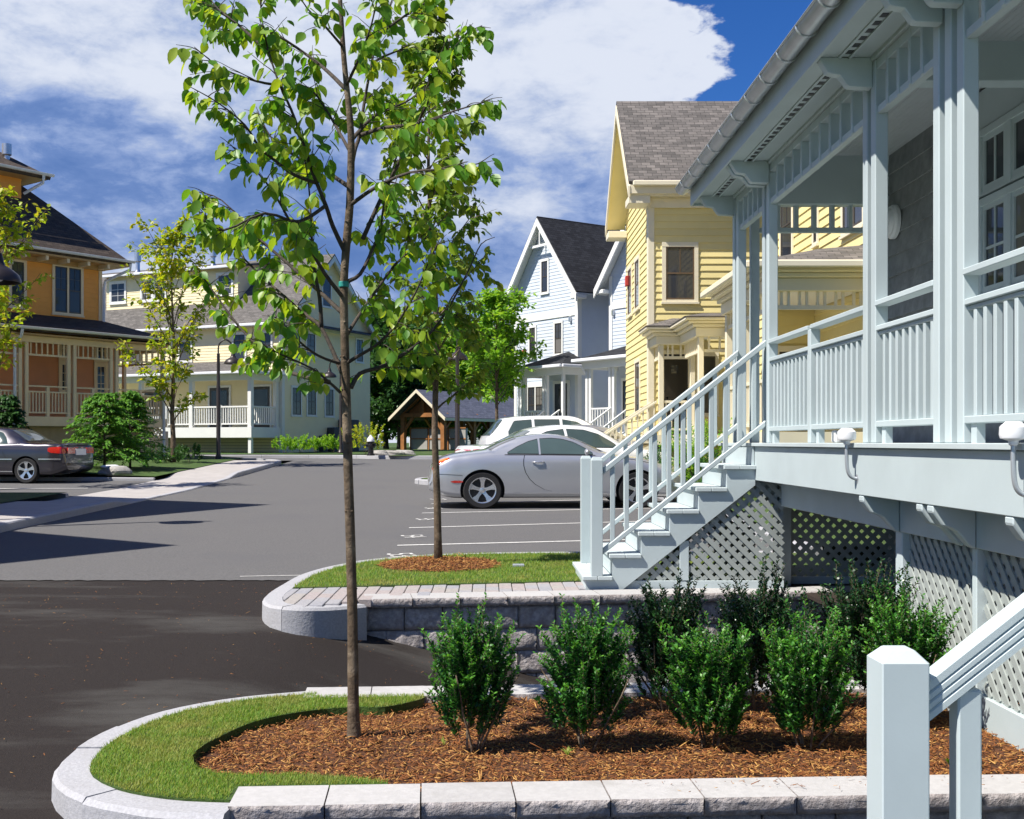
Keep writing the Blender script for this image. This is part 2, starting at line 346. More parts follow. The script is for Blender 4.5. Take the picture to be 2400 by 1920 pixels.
        me.update(); uvs(me)
        if smooth: me.polygons.foreach_set('use_smooth', [True] * len(me.polygons))
        if angle: me.set_sharp_from_angle(angle=angle)
        return me
    def build(s, name, mats, parent=None, bevel=0., smooth=False, angle=None, loc=None):
        return link(name, s.mesh(name, mats, bevel, smooth, angle), parent, loc)
def npmesh(name, V, F, mats, smooth=False, uv=False):
    V = np.asarray(V, np.float32); F = np.asarray(F, np.int32); me = bpy.data.meshes.new(name); k = F.shape[1]
    me.vertices.add(len(V)); me.vertices.foreach_set('co', V.ravel()); me.loops.add(F.size); me.loops.foreach_set('vertex_index', F.ravel())
    me.polygons.add(len(F)); me.polygons.foreach_set('loop_start', np.arange(0, F.size, k, dtype=np.int32))
    me.update(calc_edges=True)
    for m_ in (mats if isinstance(mats, (list, tuple)) else [mats]): me.materials.append(m_)
    if smooth: me.polygons.foreach_set('use_smooth', [True] * len(F))
    if uv: uvs(me)
    return me
def copyof(o, parent, loc=None, rz=None, name=None):
    c = o.copy(); COL.objects.link(c); c.parent = parent
    if loc is not None: c.location = loc
    if rz is not None: c.rotation_euler = (0, 0, rz)
    return c
def catmull(pts, per=4):
    p = [Vector(q) for q in pts]; out = []
    for i in range(len(p) - 1):
        a, b, c, d = p[max(i - 1, 0)], p[i], p[i + 1], p[min(i + 2, len(p) - 1)]
        for k in range(per):
            t = k / per; out.append(.5 * ((2 * b) + (c - a) * t + (2 * a - 5 * b + 4 * c - d) * t * t + (3 * b - a - 3 * c + d) * t ** 3))
    out.append(p[-1]); return out
def PX(px, py, Y):
    """the point at depth Y that the photograph shows at (px, py)"""
    return Vector(((px - VX) / FP * Y, Y, HC - (py - VY) / FP * Y))
def smooth01(a, b, x):
    t = np.clip((x - a) / (b - a), 0, 1); return t * t * (3 - 2 * t)
# ------------------------------------------------------------------ terrain
def base_z(Y):
    Y = np.asarray(Y, float)
    return np.interp(Y, [0, 9, 11, 26, 42, 60, 400], [-.505, -.1, -.1, .065, .50, .62, .9])
def zr(X, Y):
    X = np.asarray(X, float); Y = np.asarray(Y, float)
    w = smooth01(5.3, 6.0, Y) * (1 - smooth01(9.0, 9.7, Y))
    d = np.clip(X + 1.75, 0, 4.2); d = np.where(d < .6, d * d / 1.2, d - .3)
    return base_z(Y) - w * .285 * d
def strip(name, ys, xl, xr, nx, zf, m_, kind='structure', smooth=True):
    ys = np.asarray(ys, float); V = []
    for y in ys:
        a = xl(y) if callable(xl) else xl; b = xr(y) if callable(xr) else xr
        xs = np.linspace(a, b, nx); V.append(np.stack([xs, np.full(nx, y), zf(xs, np.full(nx, y))], 1))
    V = np.concatenate(V); ny = len(ys)
    i = np.arange(ny - 1)[:, None] * nx + np.arange(nx - 1)[None]; i = i.ravel()
    F = np.stack([i, i + 1, i + nx + 1, i + nx], 1)
    o = link(name, npmesh(name, V, F, m_, smooth)); o['kind'] = kind; return o
XL = lambda y: -6.62 - .021 * (y - 15.6)
g = strip('ground', np.concatenate([np.linspace(-30, 3, 8), np.linspace(3.3, 12, 60), np.linspace(13, 60, 60), np.linspace(65, 900, 24)]),
          -600, 600, 3, lambda x, y: base_z(y) - .12 - 1.6 * smooth01(5, 6, y) * (1 - smooth01(9, 9.8, y)), M['grass'])
rd = strip('road', np.linspace(10.5, 44, 90), XL, 3.5, 200, lambda x, y: zr(x, y), M['asphalt'])
for i in range(200): rd.data.vertices[i].co.y += .018 * math.sin(i * 1.7) * math.sin(i * .43) + random.uniform(-.02, .02)
strip('cross_street', np.linspace(42.5, 47, 8), -60, 12, 10, lambda x, y: zr(x, y) - .012, M['asphalt'])
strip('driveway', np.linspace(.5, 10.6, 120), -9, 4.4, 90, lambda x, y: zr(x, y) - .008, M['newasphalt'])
def pip(P, poly):
    P = np.asarray(P); x, y = P[:, 0], P[:, 1]; ins = np.zeros(len(P), bool); n = len(poly)
    for i in range(n):
        x1, y1 = poly[i][:2]; x2, y2 = poly[(i + 1) % n][:2]
        c = ((y1 > y) != (y2 > y)) & (x < (x2 - x1) * (y - y1) / (y2 - y1 + 1e-12) + x1); ins ^= c
    return ins
# left side: sidewalk with a dropped stretch for the parking court, lawn beyond
def walk_h(y): return .115 - .09 * smooth01(20.3, 21.6, y) * (1 - smooth01(30.4, 31.8, y))
SWZ = lambda x, y: base_z(y) + walk_h(y)
XW = lambda y: XL(y) - .16
strip('sidewalk', np.linspace(8, 39.6, 90), lambda y: XL(y) - 1.75, XW, 6, SWZ, M['walk'])
strip('parking_court', np.linspace(23.2, 29.4, 20), -24, lambda y: XL(y) - 1.73, 12, lambda x, y: base_z(y) + .02, M['asphalt'])
strip('lawn_near', np.linspace(8, 23.0, 30), -22, lambda y: XL(y) - 1.73, 16, lambda x, y: base_z(y) + .13, M['grass'])
strip('lawn_corner', np.linspace(29.5, 41.5, 30), -30, lambda y: XL(y) - 1.73, 16, lambda x, y: base_z(y) + .13 + .05 * np.clip(-x - 9, 0, 6), M['grass'])
strip('lawn_far', np.concatenate([np.linspace(47.15, 70, 16), np.linspace(75, 160, 8)]), -70, 70, 12, lambda x, y: base_z(y) + .14, M['grass'])
strip('lawn_houses', np.linspace(12.4, 44, 50), 3.68, 40, 20, lambda x, y: base_z(y) + .13, M['grass'])

def curb(name, pts, width, side, mz, lens, per=6, depth=.35, label=None, kindname='curb_stone', m_=None, rough=.004):
    """granite stones laid along the outer top edge pts; side=+1 puts the stone to the left of the path"""
    p = catmull(pts, per); s = [0]
    for i in range(1, len(p)): s.append(s[-1] + (p[i] - p[i - 1]).length)
    s = np.array(s); P = np.array([list(q) for q in p])
    at = lambda t: Vector([float(np.interp(t, s, P[:, k])) for k in range(3)])
    root = empty(name, p[0]); root['kind'] = 'structure'; t = 0; k = 0; rr = random.Random(5)
    while t < s[-1] - .05:
        ln = lens[k % len(lens)] * rr.uniform(.9, 1.1); k += 1; t1 = min(t + ln, s[-1])
        n = max(2, int((t1 - t) / .09)); mb = MB(); vs = []; ts = np.linspace(t + .005, t1 - .005, n); dz = rr.uniform(-rough, rough)
        for tt in ts:
            c = at(tt); d = (at(tt + .02) - at(tt - .02)); d.z = 0; d.normalize(); nrm = Vector((-d.y, d.x, 0)) * side
            zt = c.z + dz; zb = c.z - depth; j = rr.uniform(-.004, .004) if rough > 0 else 0
            vs += [c - nrm * (.012 + j) + Vector((0, 0, -depth)), c - nrm * (.004 + j) + Vector((0, 0, -.02 + dz)), c + nrm * .014 + Vector((0, 0, dz)),
                   c + nrm * (width - .008) + Vector((0, 0, dz)), c + nrm * width + Vector((0, 0, dz - .008)), c + nrm * width + Vector((0, 0, -depth))]
        fs = []
        for i in range(n - 1):
            for q in range(6):
                a, b = i * 6 + q, i * 6 + (q + 1) % 6; fs.append((a, b, b + 6, a + 6) if side < 0 else (b, a, a + 6, b + 6))
        e = (n - 1) * 6; fs += [tuple(range(6)), tuple(reversed(range(e, e + 6)))] if side > 0 else [tuple(reversed(range(6))), tuple(range(e, e + 6))]
        mb.add([v - root.location for v in vs], fs); o = mb.build(kindname, m_ or M['granite'], root, smooth=True, angle=.6); t = t1
    return root
ZB = -.19                                                     # top of the foreground bed
NOSE1 = [(-.97, 4.18, -.2), (-1.25, 4.22, -.2), (-1.55, 4.37, -.2), (-1.78, 4.65, -.2), (-1.86, 5.05, -.2), (-1.82, 5.45, -.2), (-1.66, 5.85, -.2), (-1.36, 6.14, -.2), (-.98, 6.31, -.2)]
curb('bed_curb', NOSE1, .15, -1, 0, (.62, .5, .34, .42, .55))
NOSE2 = [(-.90, 8.42, -.03), (-1.15, 8.15, -.015), (-1.38, 8.05, 0), (-1.6, 8.22, 0), (-1.71, 8.7, 0), (-1.71, 9.4, 0), (-1.66, 10.2, 0), (-1.45, 10.95, 0), (-1.05, 11.55, 0), (-.4, 11.98, 0), (.6, 12.12, .01), (3.4, 12.2, .01)]
curb('path_curb', NOSE2, .15, -1, 0, (.7, .6, .8, 1.1), depth=.5)
curb('street_curb', [(XL(y), y, base_z(y) + walk_h(y) + .004) for y in np.concatenate([np.arange(6, 20, 2.), np.arange(20, 32.5, .7), np.arange(33, 39.3, 1.)])] + [(-7.3, 39.8, base_z(39.8) + .12), (-7.9, 40.6, base_z(40.6) + .12), (-9.2, 41.3, base_z(41.3) + .12), (-14, 41.7, base_z(41.7) + .12)], .16, 1, 0, (2.4, 2.0), per=2, depth=.4)
curb('parking_curb', [(3.5, 12.4, .03), (3.5, 20, .1), (3.5, 27, .2), (3.5, 36, .43), (3.5, 43, .6)], .16, -1, 0, (1.8,), depth=.4)
curb('far_curb', [(-30, 46.9, .66), (-13, 46.9, .66), (-8, 46.9, .66), (-5.5, 46.2, .66), (-4.2, 45.1, .65), (-2, 44.6, .65), (3.3, 44.3, .64)], .16, 1, 0, (2.2,), depth=.4)
curb('court_curb', [(-24, 29.42, base_z(29.4) + .135), (-15, 29.42, base_z(29.4) + .135), (XL(29.4) - 1.75, 29.42, base_z(29.4) + .10)], .15, 1, 0, (2.,), depth=.3)
curb('court_edge', [(-24, 23.1, base_z(23.1) + .135), (-15, 23.1, base_z(23.1) + .135), (XL(23.1) - 1.75, 23.1, base_z(23.1) + .10)], .15, -1, 0, (2.,), depth=.3)
def island(name, outer, zt):
    p = catmull(outer, 5); mb = MB(); mb.prism([(q.x, q.y, zt) for q in p], (0, 0, -.3)); o = mb.build(name, M['grass']); o['kind'] = 'structure'; return o
isl = [(3.45, 28.3), (0, 27.9), (-1.2, 27.9), (-1.75, 28.4), (-1.85, 29.3), (-1.6, 30.2), (-.8, 30.7), (3.45, 31)]
island('parking_island', [(x * .985 + .03, y, 0) for x, y in isl], .235)
curb('island_curb', [(x, y, .25) for x, y in isl], .15, -1, 0, (1.1,), depth=.4)
strip('verge', np.linspace(44.7, 47.2, 4), lambda y: -4.0 + (y - 44.7) * .2, 40, 6, lambda x, y: base_z(y) + .135, M['grass'])

# ------------------------------------------------------------------ retaining walls of split-face blocks
def rough_block(w, d, h, seed, amp, cap=False):
    rg = np.random.default_rng(seed); nx, nz = max(6, int(w / .026)), max(3, int(h / .026)); g_ = .003
    f = rg.normal(0, 1, (nz + 1, nx + 1)); f2 = (f + np.roll(f, 1, 0) + np.roll(f, 1, 1) + np.roll(f, -1, 1) + np.roll(f, -1, 0)) / 5
    lo = rg.normal(0, 1, (3, 5)); zz, xx = np.meshgrid(np.linspace(0, 2, nz + 1), np.linspace(0, 4, nx + 1), indexing='ij')
    i0 = np.clip(zz.astype(int), 0, 1); j0 = np.clip(xx.astype(int), 0, 3); fz, fx = zz - i0, xx - j0
    lo = lo[i0, j0] * (1 - fz) * (1 - fx) + lo[i0 + 1, j0] * fz * (1 - fx) + lo[i0, j0 + 1] * (1 - fz) * fx + lo[i0 + 1, j0 + 1] * fz * fx
    Y = -(f2 * .55 + lo * .6) * amp + .004
    Y[0] = .012 + rg.uniform(0, .006, nx + 1); Y[-1] = .010 + rg.uniform(0, .006, nx + 1); Y[:, 0] = .012; Y[:, -1] = .012
    if cap: Y[-1] = rg.uniform(0, .006, nx + 1)
    xs = np.linspace(g_, w - g_, nx + 1); zs = np.linspace(g_ * .7, h - g_ * .7, nz + 1)
    V = [(xs[j], Y[i, j], zs[i]) for i in range(nz + 1) for j in range(nx + 1)]; k = nx + 1
    F = [(i * k + j, i * k + j + 1, (i + 1) * k + j + 1, (i + 1) * k + j) for i in range(nz) for j in range(nx)]
    mb = MB(); mb.add(V, F); mi = [0] * len(F); b0 = len(V)
    mb.v += [(g_, d, zs[0]), (w - g_, d, zs[0]), (w - g_, d, zs[-1]), (g_, d, zs[-1])]
    top = [nz * k + j for j in range(k)]; bot = list(range(k)); lf = [i * k for i in range(nz + 1)]; rt = [i * k + nx for i in range(nz + 1)]
    mb.f += [tuple(top + [b0 + 2, b0 + 3]), tuple(list(reversed(bot)) + [b0, b0 + 1]), tuple(lf[::-1] + [])+(b0, b0 + 3), tuple(rt) + (b0 + 2, b0 + 1), (b0 + 1, b0, b0 + 3, b0 + 2)]
    mb.m += [1, 0, 0, 0, 0]
    me = mb.mesh('block', [M['splitface'], M['cap']]); sm = [True] * len(F) + [False] * 5; me.polygons.foreach_set('use_smooth', sm); return me
CAPM = [rough_block(.362, .30, .075, 40 + i, .007, True) for i in range(4)]
CAPN = [rough_block(.362, .25, .078, 50 + i, .008, True) for i in range(4)]
BLK = [rough_block(.29, .22, .176, 60 + i, .011) for i in range(6)]
def ret_wall(A, ang, n, ncourse, ztop, caps, label, flip=False, capset=.045):
    d = .30 if caps is CAPM else .25; h = .075 if caps is CAPM else .078
    root = empty('retaining_wall', (A[0], A[1], ztop), ang, label, 'wall'); rr = random.Random(3)
    for i in range(n):
        o = link('cap_block', caps[rr.randrange(4)], root, (i * .362, rr.uniform(-.003, .003), -h + rr.uniform(-.0015, .0015)))
        if flip: o.rotation_euler = (0, 0, math.pi); o.location = ((i + 1) * .362, d, -h)
    L_ = n * .362
    for c in range(ncourse):
        x = .012 if c % 2 == 0 else -.13
        while x < L_ - .1:
            o = link('wall_block', BLK[rr.randrange(6)], root, (x, capset + .012 * c + rr.uniform(-.004, .004), -h - .177 * (c + 1)))
            if flip: o.rotation_euler = (0, 0, math.pi); o.location = (x + .29, d - capset, -h - .177 * (c + 1))
            x += .291
        # the odd courses start with a half block hanging past the end: trim by moving it in
        if c % 2: root.children[-1].location.x = min(root.children[-1].location.x, L_ - .29)
    for o in root.children:
        if o.name.startswith('wall_block') and o.location.x < 0: o.scale.x = .55; o.location.x = .012
    return root
ret_wall((-.926, 8.52), R(7.2), 11, 6, 0.0, CAPM, 'grey split-face block wall with pale caps, below the porch stair')
ret_wall((-.976, 4.245), R(3.1), 11, 3, -.185, CAPN, 'low split-face block wall along the bottom edge, in front of the mulch')
ret_wall((-.99, 6.06), R(3.8), 10, 4, -.185, CAPN, 'low block wall behind the row of shrubs, only its pale caps showing', flip=True)

# ------------------------------------------------------------------ foreground bed: turf, mulch, blades, chips
def arc(pts, off, z):
    p = catmull(pts, 6); out = []
    for i, c in enumerate(p):
        d = p[min(i + 1, len(p) - 1)] - p[max(i - 1, 0)]; d.z = 0; d.normalize(); out.append((c.x + d.y * off, c.y - d.x * off, z))
    return out
IN1 = arc(NOSE1, .145, ZB)
MUL = [(-.40, 4.56), (-.62, 4.64), (-.80, 4.67), (-1.02, 4.66), (-1.17, 4.72), (-1.265, 4.86), (-1.29, 5.05), (-1.245, 5.26), (-1.13, 5.57), (-.915, 5.77), (-.70, 5.85), (-.53, 5.86), (-.38, 6.0), (-.34, 6.07)]
MULs = [(v.x, v.y) for v in catmull([(a, b, 0) for a, b in MUL], 4)]
turf = [(-.985, 4.33, ZB)] + [q for q in IN1 if q[0] < -1.04 or q[1] > 5] + [(-.93, 6.10, ZB), (-.34, 6.13, ZB)] + [(a, b, ZB) for a, b in reversed(MULs)] + [(-.40, 4.50, ZB), (-.9, 4.46, ZB)]
mb = MB(); mb.prism(turf, (0, 0, -.06)); o = mb.build('turf', [M['grass']]); o['kind'] = 'structure'
def noise2(x, y, s=1.):
    return (np.sin(x * 7.1 * s + 1.3) * np.cos(y * 6.3 * s + .4) + np.sin(x * 13.7 * s + y * 11.1 * s) * .5 + np.sin(y * 23 * s - x * 19 * s) * .3) / 1.8
BEDZ = lambda x, y: -.232 + .012 * noise2(x, y) + .03 * np.exp(-((x + .62) ** 2 + (y - 5.3) ** 2) / .06) + .012 * smooth01(-.6, .4, x)
xs_ = np.linspace(-1.34, 2.9, 120); ts_ = np.linspace(0, 1, 60); fx_ = smooth01(-.85, -1.34, xs_)
ya_ = (4.37 + .054 * (xs_ + .976)) * (1 - fx_) + 4.62 * fx_; yb_ = (6.18 + .066 * (xs_ + .99)) * (1 - fx_) + 5.75 * fx_
YY = ya_[None] + (yb_ - ya_)[None] * ts_[:, None]; XX = np.repeat(xs_[None], 60, 0); i_ = (np.arange(59)[:, None] * 120 + np.arange(119)[None]).ravel()
o = link('mulch_bed', npmesh('mulch_bed', np.stack([XX, YY, BEDZ(XX, YY)], 2).reshape(-1, 3), np.stack([i_, i_ + 1, i_ + 121, i_ + 120], 1), M['mulch'], True)); o['kind'] = 'structure'
def frames(d, up):
    d = d / np.linalg.norm(d, axis=1, keepdims=True); z = up - (up * d).sum(1, keepdims=True) * d; z /= np.linalg.norm(z, axis=1, keepdims=True) + 1e-9
    x = np.cross(d, z); return np.stack([x, d, z], 1)                  # rows: x, y(along), z(normal)
def scatter(name, P, Fm, S, TV, TF, m_, parent=None, kind=None):
    """copies of the template (TV, TF) at P with frames Fm and sizes S, as one mesh"""
    N_, k = len(P), len(TV); TV = np.asarray(TV, float); S = np.asarray(S, float)
    if S.ndim == 1: S = np.repeat(S[:, None], 3, 1)
    V = np.einsum('nki,nij->nkj', TV[None] * S[:, None, :], Fm) + P[:, None, :]
    F = (np.asarray(TF)[None] + (np.arange(N_) * k)[:, None, None]).reshape(-1, len(TF[0]))
    o = link(name, npmesh(name, V.reshape(-1, 3), F, m_), parent)
    if kind: o['kind'] = kind
    return o
BL_V = [(-.5, 0, 0), (.5, 0, 0), (.32, .55, .10), (-.32, .55, .10), (0, 1, .3)]; BL_F = [(0, 1, 2), (0, 2, 3), (3, 2, 4)]
def blades(name, pts, z, h, wdt, label):
    n = len(pts); P = np.column_stack([pts, np.full(n, z) if np.isscalar(z) else z])
    a = RNG.uniform(0, 2 * np.pi, n); lean = np.abs(RNG.normal(.35, .3, n))
    d = np.column_stack([np.cos(a) * lean, np.sin(a) * lean, np.ones(n)]); up = np.column_stack([np.cos(a), np.sin(a), np.zeros(n) + .01])
    hh = RNG.uniform(.55, 1.15, n) * h; S = np.column_stack([RNG.uniform(.7, 1.3, n) * wdt, hh, hh])
    o = scatter(name, P, frames(d, up), S, BL_V, BL_F, M['blade']); return tag(o, label, 'grass', kind='stuff')
def sample(poly, n, clump=0):
    xs = [p[0] for p in poly]; ys = [p[1] for p in poly]; out = []
    c = np.column_stack([RNG.uniform(min(xs), max(xs), n * 4), RNG.uniform(min(ys), max(ys), n * 4)]); c = c[pip(c, poly)]
    return c[:n]
tp = sample([(a[0], a[1]) for a in turf], 36000); tp = tp[(tp[:, 0] < -1.0) | ((tp[:, 1] > 4.505 + .054 * (tp[:, 0] + .976)))]
blades('grass', tp, ZB - .004, .025, .0032, 'short lawn grass around the mulch inside the rounded granite curb')
# mulch chips
CH_V = [(-.5, 0, 0), (.5, .03, 0), (.42, 1, .1), (-.36, .95, .06), (-.5, 0, -.35), (.5, .03, -.35), (.42, 1, -.25), (-.36, .95, -.3)]
CH_F = [(0, 1, 2, 3), (0, 4, 5, 1), (1, 5, 6, 2), (2, 6, 7, 3), (3, 7, 4, 0)]
def chips(name, pts, z, label, s=1.):
    n = len(pts); P = np.column_stack([pts, z + RNG.uniform(-.002, .016, n)]); a = RNG.uniform(0, 2 * np.pi, n)
    d = np.column_stack([np.cos(a), np.sin(a), RNG.normal(0, .3, n)]); up = np.column_stack([RNG.normal(0, .35, n), RNG.normal(0, .35, n), np.ones(n)])
    ln = RNG.gamma(2.4, .0085, n) * s + .005; S = np.column_stack([RNG.uniform(.002, .0065, n) * s, ln, np.full(n, .006) * s])
    o = scatter(name, P, frames(d, up), S, CH_V, CH_F, M['chip']); return tag(o, label, 'mulch', kind='stuff')
mpoly = MULs + [(-.3, 6.25), (2.75, 6.42), (2.75, 4.56), (-.38, 4.52)]
cp = sample(mpoly, 27000); chips('bark_mulch', cp, BEDZ(cp[:, 0], cp[:, 1]), 'rust brown bark mulch spread under the shrubs and sapling')
# a few chips and clippings strewn on the caps and driveway
cp2 = np.column_stack([RNG.uniform(.6, 2.6, 90), 0 * np.zeros(90)]); cp2[:, 1] = 4.30 + .054 * (cp2[:, 0] + .976) + RNG.uniform(0, .24, 90)
chips('cap_litter', cp2, np.full(90, -.183), 'mulch crumbs scattered on the wall caps', .55)
dp = np.column_stack([RNG.uniform(-5, 0, 900), RNG.uniform(4.2, 10.3, 900)]); dp = dp[~pip(dp, [(p[0], p[1]) for p in IN1] + [(3, 6.5), (3, 4.2)])]
dp = dp[~pip(dp, [(p[0], p[1]) for p in NOSE2] + [(3, 8.9)])]
cl = chips('driveway_litter', dp, zr(dp[:, 0], dp[:, 1]) - .006, 'dry clippings strewn over the dark driveway', .55)

# ------------------------------------------------------------------ lawn and paver path by the stair
IN2 = arc(NOSE2, .145, 0)
i0 = min(range(len(IN2)), key=lambda i: abs(IN2[i][1] - 9.13) + (0 if IN2[i][0] < -1.3 else 5))
lawn2 = [q for q in IN2[i0:]] + [(3.4, 9.75, 0), (.8, 9.60, 0)]
mb = MB(); mb.prism([(x, y, .004) for x, y, z in lawn2], (0, 0, -.12)); o = mb.build('lawn_panel', M['grass']); o['kind'] = 'structure'
lp = sample([(a[0], a[1]) for a in lawn2], 60000); RC = (-.46, 10.78)
rr_ = np.hypot((lp[:, 0] - RC[0]) / .56, (lp[:, 1] - RC[1]) / .56); keep = (rr_ > 1 + .05 * np.sin(np.arctan2(lp[:, 1] - RC[1], lp[:, 0] - RC[0]) * 7)) & ~((lp[:, 0] > .78) & (lp[:, 1] < 10.25)) & (lp[:, 0] < 2.4)
blades('grass', lp[keep], .002, .034, .0042, 'mown green lawn between the paver path and the parking stalls')
mb = MB(); mb.lathe([(.57, -.02), (.5, .02), (.3, .045), (.02, .06)], (RC[0], RC[1], 0), n=28); o = mb.build('mulch_ring', M['mulch'], smooth=True); o['kind'] = 'structure'
a_ = RNG.uniform(0, 2 * np.pi, 3600); q_ = np.sqrt(RNG.uniform(0, 1, 3600)); rp = np.column_stack([RC[0] + .58 * q_ * np.cos(a_), RC[1] + .58 * q_ * np.sin(a_)])
chips('mulch_chips', rp, .062 - .05 * q_ ** 1.6, 'round bed of bark mulch at the foot of the second tree', 1.25)
paver_root = empty('paver_path', (0, 0, 0)); paver_root['kind'] = 'structure'
ppoly = [(q[0], q[1]) for q in IN2[:i0 + 1]] + [(.8, 9.59), (.8, 9.05), (-.86, 8.85), (-.9, 8.55)]
mb = MB(); mb.prism([(x, y, -.03) for x, y in ppoly], (0, 0, -.1)); mb.build('sand_bed', M['walk'], paver_root)
PVM = [MB().box(.003, .104, .003, .207, -.06, 0).mesh('paver', m_, bevel=.004) for m_ in PV]; rr = random.Random(9)
for i in range(24):
    for j in range(8):
        x = -1.62 + i * .107; y = 8.1 + j * .21 + (i % 2) * .105
        cs = np.array([(x + .02, y + .03), (x + .085, y + .03), (x + .02, y + .18), (x + .085, y + .18)])
        if pip(cs, ppoly).sum() >= 2:
            link('paver', PVM[rr.choice((0, 0, 1, 1, 2, 3))], paver_root, (x, y, rr.uniform(-.004, -.001)))
# ------------------------------------------------------------------ parking lines and stall numbers
def decal(name, pts, label):
    mb = MB(); p = [Vector(q) for q in pts]; n = 14; vs = []
    for i in range(n + 1):
        t = i / n
        for s_ in (0, 1):
            c = (p[0].lerp(p[1], t) if s_ == 0 else p[3].lerp(p[2], t)); c.z = float(zr(c.x, c.y)) + .005; vs.append(c)
    mb.add(vs, [(2 * i, 2 * i + 2, 2 * i + 3, 2 * i + 1) for i in range(n)]); o = mb.build(name, M['paint']); o['kind'] = 'structure'; return o
for (xa, ya, xb, yb) in ((-1.09, 13.64, 3.4, 14.75), (-1.12, 16.1, 3.4, 17.6), (-1.1, 18.95, 3.4, 20.3), (-1.06, 21.35, 3.4, 23.1), (-1.0, 24.2, 3.4, 25.9), (-4.2, 10.75, -1.75, 10.85)):
    decal('road_marking', ((xa, ya), (xb, yb), (xb, yb + .09), (xa, ya + .09)) if False else ((xa, ya, 0), (xb, yb, 0), (xb, yb + .085, 0), (xa, ya + .085, 0)), None) if xa > -3 else decal('road_marking', ((-2.35, ya, 0), (xb, yb, 0), (xb, yb + .03, 0), (-2.35, ya + .03, 0)), None)
def number(txt, x, y, ang, size):
    c = bpy.data.curves.new('num', 'FONT'); c.body = txt; c.size = size; c.align_x = 'CENTER'; c.align_y = 'CENTER'; t = bpy.data.objects.new('num', c); COL.objects.link(t)
    me = bpy.data.meshes.new_from_object(t.evaluated_get(bpy.context.evaluated_depsgraph_get())); bpy.data.objects.remove(t); me.materials.clear(); me.materials.append(M['paint'])
    o = link('stall_number', me, None, (x, y, float(zr(x, y)) + .006), (0.011, 0, ang)); o['kind'] = 'structure'; return o
for txt, px, py in (('53', 938, 1302), ('54', 966, 1258), ('55', 997, 1218), ('56', 1015, 1192), ('57', 1025, 1171)):
    dy = py - VY; Y = 2660 * 1.396 / dy / (1 + .011 * 2660 / dy); X = (px - VX) / FP * Y; number(txt, X, Y, R(-76), .42)
decal('road_marking', ((-14, 25.95, 0), (-9.3, 26.35, 0), (-9.3, 26.45, 0), (-14, 26.05, 0)), None).location.z = .03
# ------------------------------------------------------------------ carpentry helpers
def cpoly_span(poly, z):
    """left and right ends of a convex outline (s, z) at height z"""
    xs = []
    n = len(poly)
    for i in range(n):
        (s1, z1), (s2, z2) = poly[i], poly[(i + 1) % n]
        if (z1 - z) * (z2 - z) <= 0 and abs(z1 - z2) > 1e-9: xs.append(s1 + (s2 - s1) * (z - z1) / (z2 - z1))
    return (min(xs), max(xs)) if len(xs) >= 2 else None
def siding(parent, O, u, n, poly, exp, m_, single=False, name='clapboard', t=.018):
    """lapped boards on the outline poly (s, z) of the wall through O along u facing n; single: each board its own object"""
    O = Vector(O); u = Vector(u); n = Vector(n); zmin = min(p[1] for p in poly); zmax = max(p[1] for p in poly); mb = MB(); z = zmin
    while z < zmax - .01:
        z1 = min(z + exp, zmax); a = cpoly_span(poly, z + 1e-4); b = cpoly_span(poly, z1 - 1e-4)
        if a and b and a[1] - a[0] > .02:
            P = lambda s, zz, o: O + u * s + n * o + Vector((0, 0, zz))
            vs = [P(a[0], z, .002), P(a[1], z, .002), P(a[1], z, t), P(a[0], z, t), P(b[0], z1, .002), P(b[1], z1, .002), P(b[1], z1, .004), P(b[0], z1, .004)]
            fs = [(0, 1, 2, 3), (3, 2, 6, 7), (7, 6, 5, 4), (0, 3, 7, 4), (1, 5, 6, 2)]
            q = mb if not single else MB(); q.add(vs, fs)
            if single: q.build(name, m_, parent)
        z = z1
    if not single: o = mb.build('siding', m_, parent); o['kind'] = 'stuff'; return o
